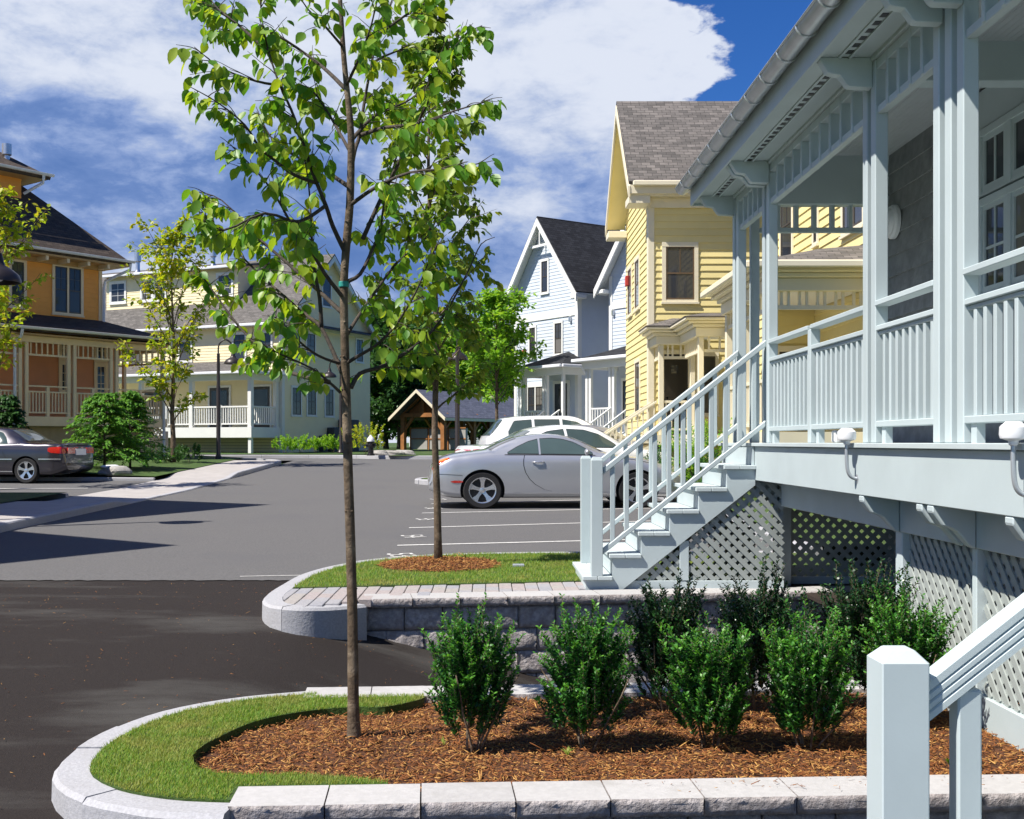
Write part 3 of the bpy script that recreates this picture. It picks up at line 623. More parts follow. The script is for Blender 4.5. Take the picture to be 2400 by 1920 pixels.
def window(parent, O, u, n, s0, s1, z0, z1, trim=.09, cols=2, rows=(2, 1), mt=None, ms=None, sill=True, proud=.035, mull=1, head=None, name='window', label=None, both=False):
    """double-hung window: casing > sash, panes, sill. rows = muntin rows of the upper and lower sash, mull = units side by side"""
    O = Vector(O); u = Vector(u); n = Vector(n); mt = mt or M['whitetrim']; ms = ms or M['sashdark']
    def bx(q, a, b, c, d, o0, o1):
        P = lambda s, zz, o: O + u * s + n * o + Vector((0, 0, zz))
        q.add([P(a, c, o0), P(b, c, o0), P(b, d, o0), P(a, d, o0), P(a, c, o1), P(b, c, o1), P(b, d, o1), P(a, d, o1)],
              [(0, 1, 2, 3), (7, 6, 5, 4), (0, 4, 5, 1), (1, 5, 6, 2), (2, 6, 7, 3), (3, 7, 4, 0)])
    f = MB(); hd = head or trim * 1.15
    bx(f, s0, s0 + trim, z0, z1 - hd, .0, proud); bx(f, s1 - trim, s1, z0, z1 - hd, 0, proud); bx(f, s0, s1, z1 - hd, z1, 0, proud + .006); bx(f, s0 + trim, s1 - trim, z0, z0 + trim * .6, 0, proud - .004)
    iw = (s1 - s0 - 2 * trim) / mull
    for k in range(1, mull): bx(f, s0 + trim + iw * k - .035, s0 + trim + iw * k + .035, z0 + trim * .6, z1 - hd, 0, proud - .002)
    w = f.build(name, mt, parent)
    if label: w['label'] = label
    sa = MB(); fr = .035
    for k in range(mull):
        a = s0 + trim + iw * k + (.035 if k else 0); b = s0 + trim + iw * (k + 1) - (.035 if k < mull - 1 else 0); c = z0 + trim * .6; d = z1 - hd
        m_ = (c + d) / 2
        bx(sa, a, a + fr, c, d, 0, .024); bx(sa, b - fr, b, c, d, 0, .024); bx(sa, a + fr, b - fr, c, c + fr * 1.3, 0, .024); bx(sa, a + fr, b - fr, d - fr, d, 0, .024)
        if rows[1] is not None: bx(sa, a + fr, b - fr, m_ - .02, m_ + .02, 0, .022)
        for (lo, hi, r, c_) in ((m_ + .02 if rows[1] is not None else c + fr * 1.3, d - fr, rows[0], cols), (c + fr * 1.3, m_ - .02, rows[1], cols if both else 1)):
            if r is None: continue
            for i in range(1, c_): x = a + fr + (b - a - 2 * fr) * i / c_; bx(sa, x - .009, x + .009, lo, hi, 0, .019)
            for i in range(1, r): z = lo + (hi - lo) * i / r; bx(sa, a + fr, b - fr, z - .009, z + .009, 0, .018)
            g_ = MB(); bx(g_, a + fr * .5, b - fr * .5, lo - .008, hi + .008, .004, .010); g_.build('pane', M['glass'], w)
    sa.build('sash', ms, w)
    if sill: q = MB(); bx(q, s0 - .02, s1 + .02, z0 - .05, z0, 0, proud + .03); q.build('sill', mt, w)
    return w
def slab_roof(parent, faces, th, m_, name='roof'):
    """roof planes: each outline gets its own thickness"""
    mb = MB()
    for f in faces:
        p = [Vector(q) for q in f]; nn = Vector((0, 0, 0))
        for i in range(len(p)): nn += p[i].cross(p[(i + 1) % len(p)])
        nn.normalize()
        if nn.z < 0: nn = -nn
        mb.prism(p, -nn * th)
    return mb.build(name, m_, parent)
BAL = {}
def railing(parent, A, B, rails, zb, zt, step, size, m_, name='railing', posts=(), gap0=.06, slope=False):
    """rails: (height, width, thickness) bars from A to B (floor points), balusters between heights zb..zt at this step"""
    A = Vector(A); B = Vector(B); mb = MB()
    h, w, t = rails[0]; mb.slopebar(A + Vector((0, 0, h)), B + Vector((0, 0, h)), w, t); rl = mb.build(name, m_, parent, bevel=.004)
    for h, w, t in rails[1:]: MB().slopebar(A + Vector((0, 0, h)), B + Vector((0, 0, h)), w, t).build('rail', m_, rl, bevel=.004)
    d = B - A; L_ = Vector((d.x, d.y)).length; nb = max(1, int(round((L_ - 2 * gap0) / step))); rz = math.atan2(d.y, d.x)
    key = (round(zt - zb, 3), size, m_.name)
    if key not in BAL: BAL[key] = MB().box(-size / 2, size / 2, -size / 2, size / 2, 0, zt - zb).mesh('baluster', m_, bevel=.003)
    for i in range(nb + 1):
        t = (gap0 + (L_ - 2 * gap0) * i / nb) / L_; c = A.lerp(B, t); o = link('baluster', BAL[key], rl, (c.x, c.y, c.z + zb)); o.rotation_euler = (0, 0, rz)
    return rl
def post(parent, x, y, z0, z1, w, m_, name='post', d=None, bevel=.005):
    d = d or w; return MB().box(x, x + w, y, y + d, z0, z1).build(name, m_, parent, bevel=bevel)
def half_gutter(parent, A, B, r, m_, beads=0., name='gutter', n=10):
    """half-round gutter between A and B (top centre line), optional straps"""
    A = Vector(A); B = Vector(B); d = (B - A).normalized(); sd = Vector((d.y, -d.x, 0)).normalized(); mb = MB(); vs = []
    for p in (A, B):
        for rr_ in (r, r - .006):
            for i in range(n + 1):
                t = math.pi * i / n; vs.append(p + sd * (math.cos(t) * rr_) - Vector((0, 0, math.sin(t) * rr_)))
    k = n + 1; fs = []
    for i in range(n):
        fs += [(i, i + 1, 2 * k + i + 1, 2 * k + i), (k + i + 1, k + i, 3 * k + i, 3 * k + i + 1), (i, k + i, k + i + 1, i + 1), (2 * k + i, 2 * k + i + 1, 3 * k + i + 1, 3 * k + i)]
    fs += [(0, 2 * k, 3 * k, k), (n, k + n, 3 * k + n, 2 * k + n)]
    mb.add(vs, fs); o = mb.build(name, m_, parent, smooth=True, angle=.7)
    q = MB(); q.tube([A + sd * (r + .003), B + sd * (r + .003)], .008, 6); q.tube([A - sd * (r + .003), B - sd * (r + .003)], .008, 6); q.build('gutter_bead', m_, o)
    e = MB()
    for p in (A, B): e.prism([p + sd * (math.cos(math.pi * i / n) * (r - .002)) - Vector((0, 0, math.sin(math.pi * i / n) * (r - .002))) for i in range(n + 1)], d * .004)
    e.build('end_cap', m_, o)
    if beads:
        L_ = (B - A).length; c = int(L_ / beads)
        for j in range(c + 1):
            p = A + d * (L_ * (j + .3) / (c + 1)); s_ = MB(); s_.tube([p + sd * (math.cos(math.pi * i / n) * (r + .004)) - Vector((0, 0, math.sin(math.pi * i / n) * (r + .004))) for i in range(n + 1)], .007, 6); s_.build('gutter_strap', m_, o)
    return o
def kgutter(parent, A, B, m_, h=.12, w=.11, name='gutter'):
    mb = MB(); mb.slopebar(Vector(A) - Vector((0, 0, h)), Vector(B) - Vector((0, 0, h)), w, h); return mb.build(name, m_, parent, bevel=.02)
def downspout(parent, pts, m_, r=.04, name='downspout'):
    return MB().tube(pts, r, 8).build(name, m_, parent, smooth=True, angle=.8)
def lattice(parent, O, u, n, poly, step, wdt, m_, name='lattice_panel'):
    """two layers of diagonal slats clipped to the convex outline poly (s, z)"""
    O = Vector(O); u = Vector(u); n = Vector(n); root = empty(name); root.parent = parent
    smin = min(p[0] for p in poly); smax = max(p[0] for p in poly); zmin = min(p[1] for p in poly); zmax = max(p[1] for p in poly)
    def clip(p, q):
        t0, t1 = 0., 1.; d = (q[0] - p[0], q[1] - p[1]); k = len(poly)
        area = sum(poly[i][0] * poly[(i + 1) % k][1] - poly[(i + 1) % k][0] * poly[i][1] for i in range(k)); sg = 1 if area > 0 else -1
        for i in range(k):
            a, b = poly[i], poly[(i + 1) % k]; nx, nz = -(b[1] - a[1]) * sg, (b[0] - a[0]) * sg
            den = nx * d[0] + nz * d[1]; num = nx * (p[0] - a[0]) + nz * (p[1] - a[1])
            if abs(den) < 1e-12:
                if num < 0: return None
                continue
            t = -num / den
            if den > 0: t0 = max(t0, t)
            else: t1 = min(t1, t)
        return (t0, t1) if t1 - t0 > 1e-6 else None
    ext = (smax - smin) + (zmax - zmin)
    for lay, sg in ((0, 1), (1, -1)):
        c = smin - ext
        while c < smax + ext:
            p, q = (c, zmin - .0), (c + sg * ext, zmin + ext); cl_ = clip(p, q)
            if cl_ and (cl_[1] - cl_[0]) * ext * 1.414 > .05:
                a = [p[i] + (q[i] - p[i]) * cl_[0] for i in (0, 1)]; b = [p[i] + (q[i] - p[i]) * cl_[1] for i in (0, 1)]; off = .006 + .009 * lay
                P = lambda s: O + u * s[0] + n * off + Vector((0, 0, s[1]))
                MB().beam(P(a), P(b), wdt, .008, up=n).build('slat', m_, root)
            c += step
    return root
def brackets(prof, y0, y1, m_, parent, name='bracket', bevel=.004):
    mb = MB(); mb.prism([(x, y0, z) for x, z in prof], (0, y1 - y0, 0)); return mb.build(name, m_, parent, bevel=bevel)

# ------------------------------------------------------------------ blue-grey house with the porch (right edge)
BH = empty('porch_house', (0, 0, 0), 0, 'blue-grey house with raised open porch, paired posts and lattice skirt', 'house')
bw = M['bluewood']; DZ = HC - .004; XF = 2.154; XP = 2.24; PW = .076; YE = 10.45; XWALL = 3.62
# deck
mb = MB(); mb.box(XF, XF + .04, 1.2, YE, DZ - .03 - .272, DZ - .03); mb.box(XF + .04, XWALL, YE - .04, YE, DZ - .302, DZ - .03); mb.build('deck_fascia', bw, BH, bevel=.004)
for k in range(10):
    x = XF - .03 + k * .148; MB().box(x, x + .144, 1.2, YE + .02, DZ - .028, DZ).build('deck_board', M['bluedeck'], BH, bevel=.003)
MB().box(XF + .05, XWALL + .1, 1.2, YE - .05, DZ - .29, DZ - .05).build('deck_joists', M['barkdark'], BH)
# posts in pairs and a triple, floor to beam
ZBM = DZ + 2.22
def pcol(ys, z1=ZBM, x=XP, z0=DZ):
    for y in ys: post(BH, x, y, z0, z1, PW, bw)
YA = (10.16, 10.31); YA2 = (9.05, 9.195); YB = (6.56, 6.705); YC = (5.345, 5.49, 5.635); YD = (3.95, 4.095)
for g_ in (YA, YA2, YB, YC, YD): pcol(g_)
pcol((10.27,), x=XP + .145); pcol((10.27,), x=3.45)
# beam, soffit, fascia, gutter, roof
MB().box(XP - .012, XP + .15, 1.2, YE - .05, ZBM, ZBM + .16).build('beam', bw, BH, bevel=.006)
mb = MB(); mb.box(XP + .152, XWALL, 10.22, 10.36, DZ + 2.15, DZ + 2.6); mb.build('end_beam', bw, BH, bevel=.006)
MB().box(XP + .152, XWALL, 7.3, 7.45, DZ + 2.33, DZ + 2.6).build('cross_beam', bw, BH, bevel=.006)
MB().box(XP + .152, XP + .20, 1.2, 10.2, DZ + 2.3, DZ + 2.6).build('beam_liner', bw, BH)
for k in range(30):
    x = XP + .17 + k * .0465; MB().box(x, x + .0455, 1.2, 10.4, DZ + 2.585, DZ + 2.60).build('beadboard', M['beadboard'], BH, bevel=.003)
XE, ZS = 1.905, DZ + 2.245
mb = MB(); mb.box(XE + .02, XP - .013, 1.2, YE + .2, ZS, ZS + .02); mb.build('soffit', bw, BH)
vent = MB()
for k in range(80): y = 1.4 + k * .113; vent.box(2.055, 2.095, y, y + .056, ZS - .003, ZS + .004)
o = vent.build('soffit_vent', M['carblack'], BH); o['kind'] = 'stuff'
mb = MB(); mb.box(2.036, 2.052, 1.2, YE + .2, ZS - .010, ZS - .0005); mb.box(2.098, 2.114, 1.2, YE + .2, ZS - .010, ZS - .0005); mb.build('vent_trim', bw, BH)
mb = MB(); mb.box(XE, XE + .02, 1.2, YE + .22, ZS - .02, ZS + .16); mb.box(XE + .021, XWALL, YE + .2, YE + .22, ZS - .02, ZS + .17); mb.build('fascia', bw, BH, bevel=.003)
half_gutter(BH, (XE - .068, 1.2, ZS + .155), (XE - .068, 10.72, ZS + .155), .062, M['gutter'], beads=.44)
slab_roof(BH, [[(XE - .06, 1.2, ZS + .19), (XE - .06, YE + .24, ZS + .19), (XWALL + .2, YE + .24, ZS + 1.0), (XWALL + .2, 1.2, ZS + 1.0)]], .03, M['roof_grey'])
# soffit brackets
bp = [(XE + .025, ZS - .001), (XE + .025, ZS - .012), (XE + .075, ZS - .09), (XE + .10, ZS - .098), (XE + .145, ZS - .105), (XE + .185, ZS - .16), (XE + .2, ZS - .172), (XP - .001, ZS - .178), (XP - .001, ZS - .001)]
for y in (10.33, 9.16, 9.05, 6.62, 5.6, 5.36, 4.0): brackets(bp, y - .02, y + .045, bw, BH)
# frieze: lower rail and short slats in every bay
SLM = MB().box(-.018, .018, -.032, .032, 0, .30).mesh('frieze_slat', bw, bevel=.003)
def frieze(A, B, n):
    A = Vector(A); B = Vector(B); r = MB(); r.slopebar(A + Vector((0, 0, 1.905)), B + Vector((0, 0, 1.905)), .05, .045); r.slopebar(A + Vector((0, 0, 2.16)), B + Vector((0, 0, 2.16)), .06, .06)
    o = r.build('frieze_rail', bw, BH, bevel=.004); rz = math.atan2((B - A).y, (B - A).x)
    for i in range(n): c = A.lerp(B, (i + 1) / (n + 1)); q = link('frieze_slat', SLM, o, (c.x, c.y, c.z + 1.95 - .04)); q.rotation_euler = (0, 0, rz)
xc = XP + PW / 2
frieze((xc, 10.16, DZ), (xc, 9.27, DZ), 4); frieze((xc, 9.05, DZ), (xc, 6.78, DZ), 9); frieze((xc, 6.56, DZ), (xc, 5.71, DZ), 4); frieze((xc, 5.345, DZ), (xc, 4.17, DZ), 5)
frieze((XP + .23, 10.3, DZ), (3.45, 10.3, DZ), 5); frieze((xc, 3.95, DZ), (xc, 2.4, DZ), 6)
# railings
def porch_rail(y0, y1):
    r = railing(BH, (xc, y0, DZ), (xc, y1, DZ), [(.79, .085, .032), (.648, .07, .030), (.625, .04, .022), (.092, .07, .036)], .128, .625, .105, .032, bw, gap0=.075)
    return r
def rail_post(y): post(BH, XP, y, DZ, DZ + .79, .07, bw, 'rail_post')
porch_rail(9.05, 7.95); rail_post(7.88); porch_rail(7.88, 6.78); porch_rail(6.56, 5.71); porch_rail(5.345, 4.17); porch_rail(3.95, 2.6)
for (y0, y1) in ((9.0, 8.0), (7.8, 6.85), (6.5, 5.8), (5.3, 4.3)):
    MB().box(xc - .02, xc + .02, y0 - .06, y0, DZ, DZ + .092).build('rail_foot', bw, BH)
# wall under the porch roof: lapped shingles, corner board, window, round lamp
MB().box(XWALL, XWALL + 5, 1.2, 10.28, -1.2, DZ + 6.2).build('wall', M['blueshingle'], BH)
siding(BH, (XWALL, 10.28, 0), (0, -1, 0), (-1, 0, 0), [(0, DZ), (9.05, DZ), (9.05, DZ + 2.6), (0, DZ + 2.6)], .185, M['blueshingle'], True, 'shingle_course', .022)
WO = (XWALL - .02, 8.45, DZ); wu = (0, -1, 0); wn = (-1, 0, 0)
mb = MB(); mb.box(XWALL - .045, XWALL - .002, 5.6, 8.47, DZ + 2.27, DZ + 2.55); mb.box(XWALL - .045, XWALL - .002, 5.6, 8.47, DZ + .98, DZ + 1.05); mb.build('window_header', bw, BH, bevel=.004)
for a, b, c in ((0, .20, 1), (.20, .66, 2), (.66, 1.12, 2), (1.12, 1.58, 2)):
    window(BH, WO, wu, wn, a, b, 1.78, 2.26, .045, c, (1, None), bw, bw, False)
    window(BH, WO, wu, wn, a, b, 1.05, 1.76, .045, c, (2, None), bw, bw, False)
mb = MB(); mb.lathe([(.15, 0), (.15, .03), (.135, .05), (.12, .055), (.10, .085), (.05, .10), (.005, .105)], (0, 0, 0), 'x', 24)
o = mb.build('wall_lamp', M['whiteplastic'], BH, smooth=True, angle=.6, loc=(XWALL - .024, 10.02, DZ + 1.95)); o.scale = (-1, 1, 1)
# below the deck: girder, carved brackets, posts, lattice
MB().box(2.37, 2.45, 3.2, 9.9, .66, DZ - .31).build('girder', bw, BH, bevel=.005)
lb = [(XF + .002, DZ - .303), (XF + .002, DZ - .335), (XF + .05, DZ - .40), (XF + .10, DZ - .415), (XF + .125, DZ - .43), (XF + .185, DZ - .50), (2.368, DZ - .515), (2.368, DZ - .303)]
for y in (9.25, 6.52, 5.64, 5.50, 4.66): brackets(lb, y, y + .075, bw, BH, 'deck_bracket', .006)
post(BH, 2.39, 9.40, -.02, .66, .125, bw, 'deck_post'); post(BH, 2.38, 6.52, -.9, .66, .105, bw, 'deck_post'); post(BH, 2.385, 5.54, -.5, .66, .06, bw, 'lattice_post', .05); post(BH, 2.385, 4.3, -.5, .66, .06, bw, 'lattice_post', .05)
lattice(BH, (2.44, 6.52, 0), (0, -1, 0), (-1, 0, 0), [(0.0, -.06), (.93, -.06), (.93, .655), (0.0, .655)], .094, .037, M['lattice'])
lattice(BH, (2.44, 5.53, 0), (0, -1, 0), (-1, 0, 0), [(0.0, -.06), (1.2, -.06), (1.2, .655), (0.0, .655)], .094, .037, M['lattice'])
MB().box(2.405, 2.445, 3.2, 6.515, -.42, -.06).build('skirt_board', bw, BH, bevel=.004)
lattice(BH, (2.5, 9.56, 0), (1, 0, 0), (0, -1, 0), [(.02, .05), (1.12, .05), (1.12, .72), (.02, .72)], .094, .037, M['lattice'])
MB().box(2.52, XWALL, 9.53, 9.57, -.05, .05).build('skirt_board', bw, BH, bevel=.004)
# stair to the porch
ST = empty('staircase'); ST.parent = BH
XR = [.79, 1.003, 1.236, 1.466, 1.699, 1.925, 2.154]; ZT = [.10, .278, .456, .634, .812, .99]; Y1, Y2 = 9.13, 10.2
for i in range(6):
    x0 = XR[i] - .028; x1 = XR[i + 1]
    for k in range(2):
        a = x0 + (x1 - x0) * k / 2; MB().box(a + .001, a + (x1 - x0) / 2 - .001, Y1 - .028, Y2 + .028, ZT[i] - .032, ZT[i]).build('tread', M['bluedeck'], ST, bevel=.004)
    zb = (ZT[i - 1] if i else -.02); MB().box(XR[i], XR[i] + .018, Y1 + .02, Y2 - .02, zb + .001, ZT[i] - .033).build('riser', bw, ST)
MB().box(XR[6] - .004, XR[6] - .022, Y1 + .02, Y2 - .02, ZT[5] + .001, DZ - .031).build('riser', bw, ST)
def stringer(y):
    p = [(XR[0], -.03)]
    for i in range(6): p += [(XR[i], ZT[i] - .033), (XR[i + 1], ZT[i] - .033)]
    p[-1] = (XF - .002, ZT[5] - .033); p += [(XF - .002, .83), (1.06, -.03)]
    MB().prism([(x, y, z) for x, z in p], (0, .022, 0)).build('stringer', bw, ST)
stringer(Y1); stringer(Y2 - .022)
for yn in (Y1 - .026, Y2 - .09): 
    mb = MB(); x = .832; w = .092; mb.box(x, x + w, yn, yn + w, ZT[0], 1.03); c = .012
    mb.add([(x, yn, 1.03), (x + w, yn, 1.03), (x + w, yn + w, 1.03), (x, yn + w, 1.03), (x + c, yn + c, 1.055), (x + w - c, yn + c, 1.055), (x + w - c, yn + w - c, 1.055), (x + c, yn + w - c, 1.055)], [(0, 1, 5, 4), (1, 2, 6, 5), (2, 3, 7, 6), (3, 0, 4, 7), (4, 5, 6, 7)])
    mb.build('newel', bw, ST, bevel=.003)
sl = (1.987 - .973) / (2.206 - .918)
for yr, xe in ((Y1 + .02, 2.238), (Y2 - .05, 2.238)):
    A = (.925, yr, .973 - .06); B = (xe, yr, .973 - .06 + sl * (xe - .925)); A0 = Vector(A); 
    mb = MB(); mb.slopebar(A, B, .065, .055); mb.slopebar((.925, yr, .27), (xe, yr, .27 + sl * (xe - .925)), .045, .05); o = mb.build('handrail', bw, ST, bevel=.006)
    for k in range(11):
        x = 1.005 + k * .114; z0 = .31 + sl * (x - .925); z1 = .92 + sl * (x - .925); MB().box(x - .018, x + .018, yr - .018, yr + .018, z0, z1).build('baluster', bw, o, bevel=.003)
# lattice skirt under the stair
def stline(x): return -.03 + (x - 1.06) * (.83 + .03) / (XF - 1.06)
lattice(BH, (0, 9.175, 0), (1, 0, 0), (0, -1, 0), [(1.15, .06), (1.545, .06), (1.545, stline(1.545) - .0), (1.15, .063)], .094, .037, M['lattice'])
lattice(BH, (0, 9.175, 0), (1, 0, 0), (0, -1, 0), [(1.625, .06), (2.385, .06), (2.385, .88), (2.19, .88), (1.625, stline(1.625))], .094, .037, M['lattice'])
mb = MB(); mb.box(1.075, 2.39, 9.15, 9.185, -.04, .06); mb.box(1.548, 1.622, 9.145, 9.17, .062, stline(1.585)); mb.build('skirt_board', bw, BH, bevel=.003)
lattice(BH, (0, 10.16, 0), (1, 0, 0), (0, -1, 0), [(1.15, .06), (2.385, .06), (2.385, .88), (2.19, .88), (1.15, .063)], .094, .037, M['lattice'])
for q_ in ((1.0, 2.5, 9.2, 10.15, -.04, -.012), (2.5, XWALL, 6.6, 10.2, -.04, -.012)): MB().box(*q_).build('crawl_space_soil', M['soil'], BH)
# stair beside the camera: newel, rail and baluster in the corner, treads below the frame
NS = empty('front_staircase'); NS.parent = BH; NS['label'] = 'nearest stair newel and sloping grooved handrail'
x, y, w = 1.158, 3.33, .14; zt = .525
mb = MB(); mb.box(x, x + w, y, y + w, -.7, zt); c = .034
mb.add([(x, y, zt), (x + w, y, zt), (x + w, y + w, zt), (x, y + w, zt), (x + c, y + c, zt + .036), (x + w - c, y + c, zt + .036), (x + w - c, y + w - c, zt + .036), (x + c, y + w - c, zt + .036)], [(0, 1, 5, 4), (1, 2, 6, 5), (2, 3, 7, 6), (3, 0, 4, 7), (4, 5, 6, 7)])
mb.build('newel', bw, NS, bevel=.004)
yr = y + w / 2; s2 = .79; A = Vector((x + w + .001, yr, .345)); B = Vector((2.23, yr, .345 + s2 * (2.23 - x - w)))
mb = MB(); prof = [(-.045, 0), (.045, 0), (.045, .115), (-.045, .115), (-.045, .09), (-.038, .084), (-.045, .078), (-.045, .062), (-.038, .056), (-.045, .050), (-.045, .034), (-.038, .028), (-.045, .022)]
k = len(prof); vs = [A + Vector((0, a, b)) for a, b in prof] + [B + Vector((0, a, b)) for a, b in prof]
mb.add(vs, [tuple(range(k)), tuple(reversed(range(k, 2 * k)))] + [(i, k + i, k + (i + 1) % k, (i + 1) % k) for i in range(k)]); mb.build('handrail', bw, NS)
for k in range(4):
    xb = 1.395 + k * .26; MB().box(xb, xb + .072, yr - .036, yr + .036, -.7 + k * .15, A.z + s2 * (xb - A.x) + .02).build('baluster', bw, NS, bevel=.006)
for k in range(6): MB().box(1.13 + k * .2, 1.36 + k * .2, 2.3, 3.6, -.62 + k * .3 - .03, -.62 + k * .3).build('tread', M['bluedeck'], NS, bevel=.004)
# flood lamps on bent conduits along the deck edge
def flood(y, label):
    o = empty('flood_lamp', (XF - .06, y, DZ - .01), 0, label, 'lamp')
    mb = MB(); mb.lathe([(.012, 0), (.018, .005), (.02, .02), (.05, .03), (.054, .045), (.052, .075), (.043, .085), (.036, .09), (.03, .097), (.002, .098)], n=20); mb.build('lamp_head', M['whiteplastic'], o, smooth=True, angle=.5)
    pts = catmull([(0, 0, .008), (0, 0, -.08), (.006, -.0, -.15), (.025, 0, -.185), (.06, 0, -.20)], 5); MB().tube(pts, .011, 8).build('conduit', M['steel'], o, smooth=True)
    MB().lathe([(.028, 0), (.028, .008), (.014, .012)], (.0595, 0, -.20), 'x', 14).build('mounting_plate', M['steel'], o).scale = (1, 1, 1)
flood(6.62, 'small white flood lamp on a bent conduit below the double-post bay')
flood(4.52, 'white flood lamp on a bent conduit cut by the right edge')
# ------------------------------------------------------------------ houses beyond
def on_plane(px, O, d):
    k = (px - VX) / FP; s = (k * O[1] - O[0]) / (d[0] - k * d[1]); return s, O[1] + s * d[1]
def rect(px0, py0, px1, py1, O, d):
    """photo rectangle -> (s0, s1, z0, z1) on the vertical plane through O along d"""
    s0, ya = on_plane(px0, O, d); s1, yb = on_plane(px1, O, d); y = (ya + yb) / 2
    if s0 > s1: s0, s1 = s1, s0
    return s0, s1, HC - (py1 - VY) / FP * y, HC - (py0 - VY) / FP * y
def vent_pipe(parent, x, y, z, h, r=.09):
    mb = MB(); mb.lathe([(r * 2, 0), (r * 1.1, .25), (r, .3), (r, h * .55), (r * 1.6, h * .6), (r * 1.6, h), (r * .3, h + .02)], n=14); return mb.build('vent_pipe', M['zinc'], parent, smooth=True, angle=.5, loc=(x, y, z))
def gable_house(root, x0, x1, y0, y1, zb, ze, zr_, m_w, m_r, ridge='y', over=.4, exp=.13, walls='fr', th=.06, trim=None, single=()):
    """box with a gable roof. ridge='y': gables front and back; ridge='x': gables on the sides"""
    if ridge == 'y': xm = (x0 + x1) / 2; pr = [(x0, y0, zb), (x1, y0, zb), (x1, y0, ze), (xm, y0, zr_), (x0, y0, ze)]; off = (0, y1 - y0, 0)
    else: ym = (y0 + y1) / 2; pr = [(x0, y0, zb), (x0, y1, zb), (x0, y1, ze), (x0, ym, zr_), (x0, y0, ze)]; off = (x1 - x0, 0, 0)
    MB().prism(pr, off).build('wall', m_w, root)
    fp = [(x0, zb), (x1, zb), (x1, ze), (x0, ze)]; sp = [(y0, zb), (y1, zb), (y1, ze), (y0, ze)]
    if ridge == 'y': fp = [(x0, zb), (x1, zb), (x1, ze), ((x0 + x1) / 2, zr_), (x0, ze)]
    else: sp = [(y0, zb), (y1, zb), (y1, ze), ((y0 + y1) / 2, zr_), (y0, ze)]
    if 'f' in walls: siding(root, (0, y0, 0), (1, 0, 0), (0, -1, 0), fp, exp, m_w, 'f' in single)
    if 'r' in walls: siding(root, (x1, 0, 0), (0, 1, 0), (1, 0, 0), sp, exp, m_w, 'r' in single)
    if 'l' in walls: siding(root, (x0, 0, 0), (0, 1, 0), (-1, 0, 0), sp, exp, m_w, 'l' in single)
    t = .06
    if ridge == 'y':
        sl = (zr_ - ze) / (xm - x0); e = ze - over * sl
        slab_roof(root, [[(x0 - over, y0 - over, e + t), (xm, y0 - over, zr_ + t), (xm, y1 + over, zr_ + t), (x0 - over, y1 + over, e + t)], [(x1 + over, y0 - over, e + t), (xm, y0 - over, zr_ + t), (xm, y1 + over, zr_ + t), (x1 + over, y1 + over, e + t)]], th, m_r)
    else:
        sl = (zr_ - ze) / (ym - y0); e = ze - over * sl
        slab_roof(root, [[(x0 - over, y0 - over, e + t), (x0 - over, ym, zr_ + t), (x1 + over, ym, zr_ + t), (x1 + over, y0 - over, e + t)], [(x0 - over, y1 + over, e + t), (x0 - over, ym, zr_ + t), (x1 + over, ym, zr_ + t), (x1 + over, y1 + over, e + t)]], th, m_r)
    q = t - th - .004; f2 = []
    if ridge == 'y':
        for xa in (x0 - over + .02, x1 + over - .02): f2.append([(xa, y0 - over + .02, e + q), (xm, y0 - over + .02, zr_ + q), (xm, y0 - .03, zr_ + q), (xa, y0 - .03, e + q)])
        for xa, xb in ((x0 - over + .02, x0), (x1 + over - .02, x1)): f2.append([(xa, y0 - .02, e + q), (xb, y0 - .02, ze + q), (xb, y1, ze + q), (xa, y1, e + q)])
    else:
        for ya in (y0 - over + .02, y1 + over - .02): f2.append([(x1 + over - .02, ya, e + q), (x1 + over - .02, ym, zr_ + q), (x1 + .03, ym, zr_ + q), (x1 + .03, ya, e + q)])
        f2.append([(x0, y0 - over + .02, e + q), (x1 + .02, y0 - over + .02, e + q), (x1 + .02, y0, ze + q), (x0, y0, ze + q)])
    slab_roof(root, f2, .03, M['whitetrim'], 'soffit')
    return e
def hip(x0, x1, y0, y1, z0, z1, inset=None):
    """hip roof outlines on the rectangle, ridge along the longer side"""
    w, d = x1 - x0, y1 - y0; k = min(w, d) / 2 if inset is None else inset
    a, b = ((x0 + k, y0 + d / 2, z1), (x1 - k, y0 + d / 2, z1)) if w >= d else ((x0 + w / 2, y0 + k, z1), (x0 + w / 2, y1 - k, z1))
    c = [(x0, y0, z0), (x1, y0, z0), (x1, y1, z0), (x0, y1, z0)]
    if w >= d: return [[c[0], c[1], b, a], [c[2], c[3], a, b], [c[1], c[2], b], [c[3], c[0], a]]
    return [[c[0], c[1], a], [c[1], c[2], b, a], [c[2], c[3], b], [c[3], c[0], a, b]]
def rake_board(root, x0, x1, y, ze, zr_, over, m_, w=.22, t=.05, both=True):
    xm = (x0 + x1) / 2; sl = (zr_ - ze) / (xm - x0); mb = MB()
    for xa in (x0 - over, x1 + over): mb.prism([(xa, y, ze - over * sl), (xm, y, zr_), (xm, y, zr_ - w * 1.25), (xa, y, ze - over * sl - w * 1.25)], (0, -t, 0))
    return mb.build('rake_board', m_, root)
def bx(root, name, m_, *b, bevel=0.): return MB().box(*b).build(name, m_, root, bevel=bevel)
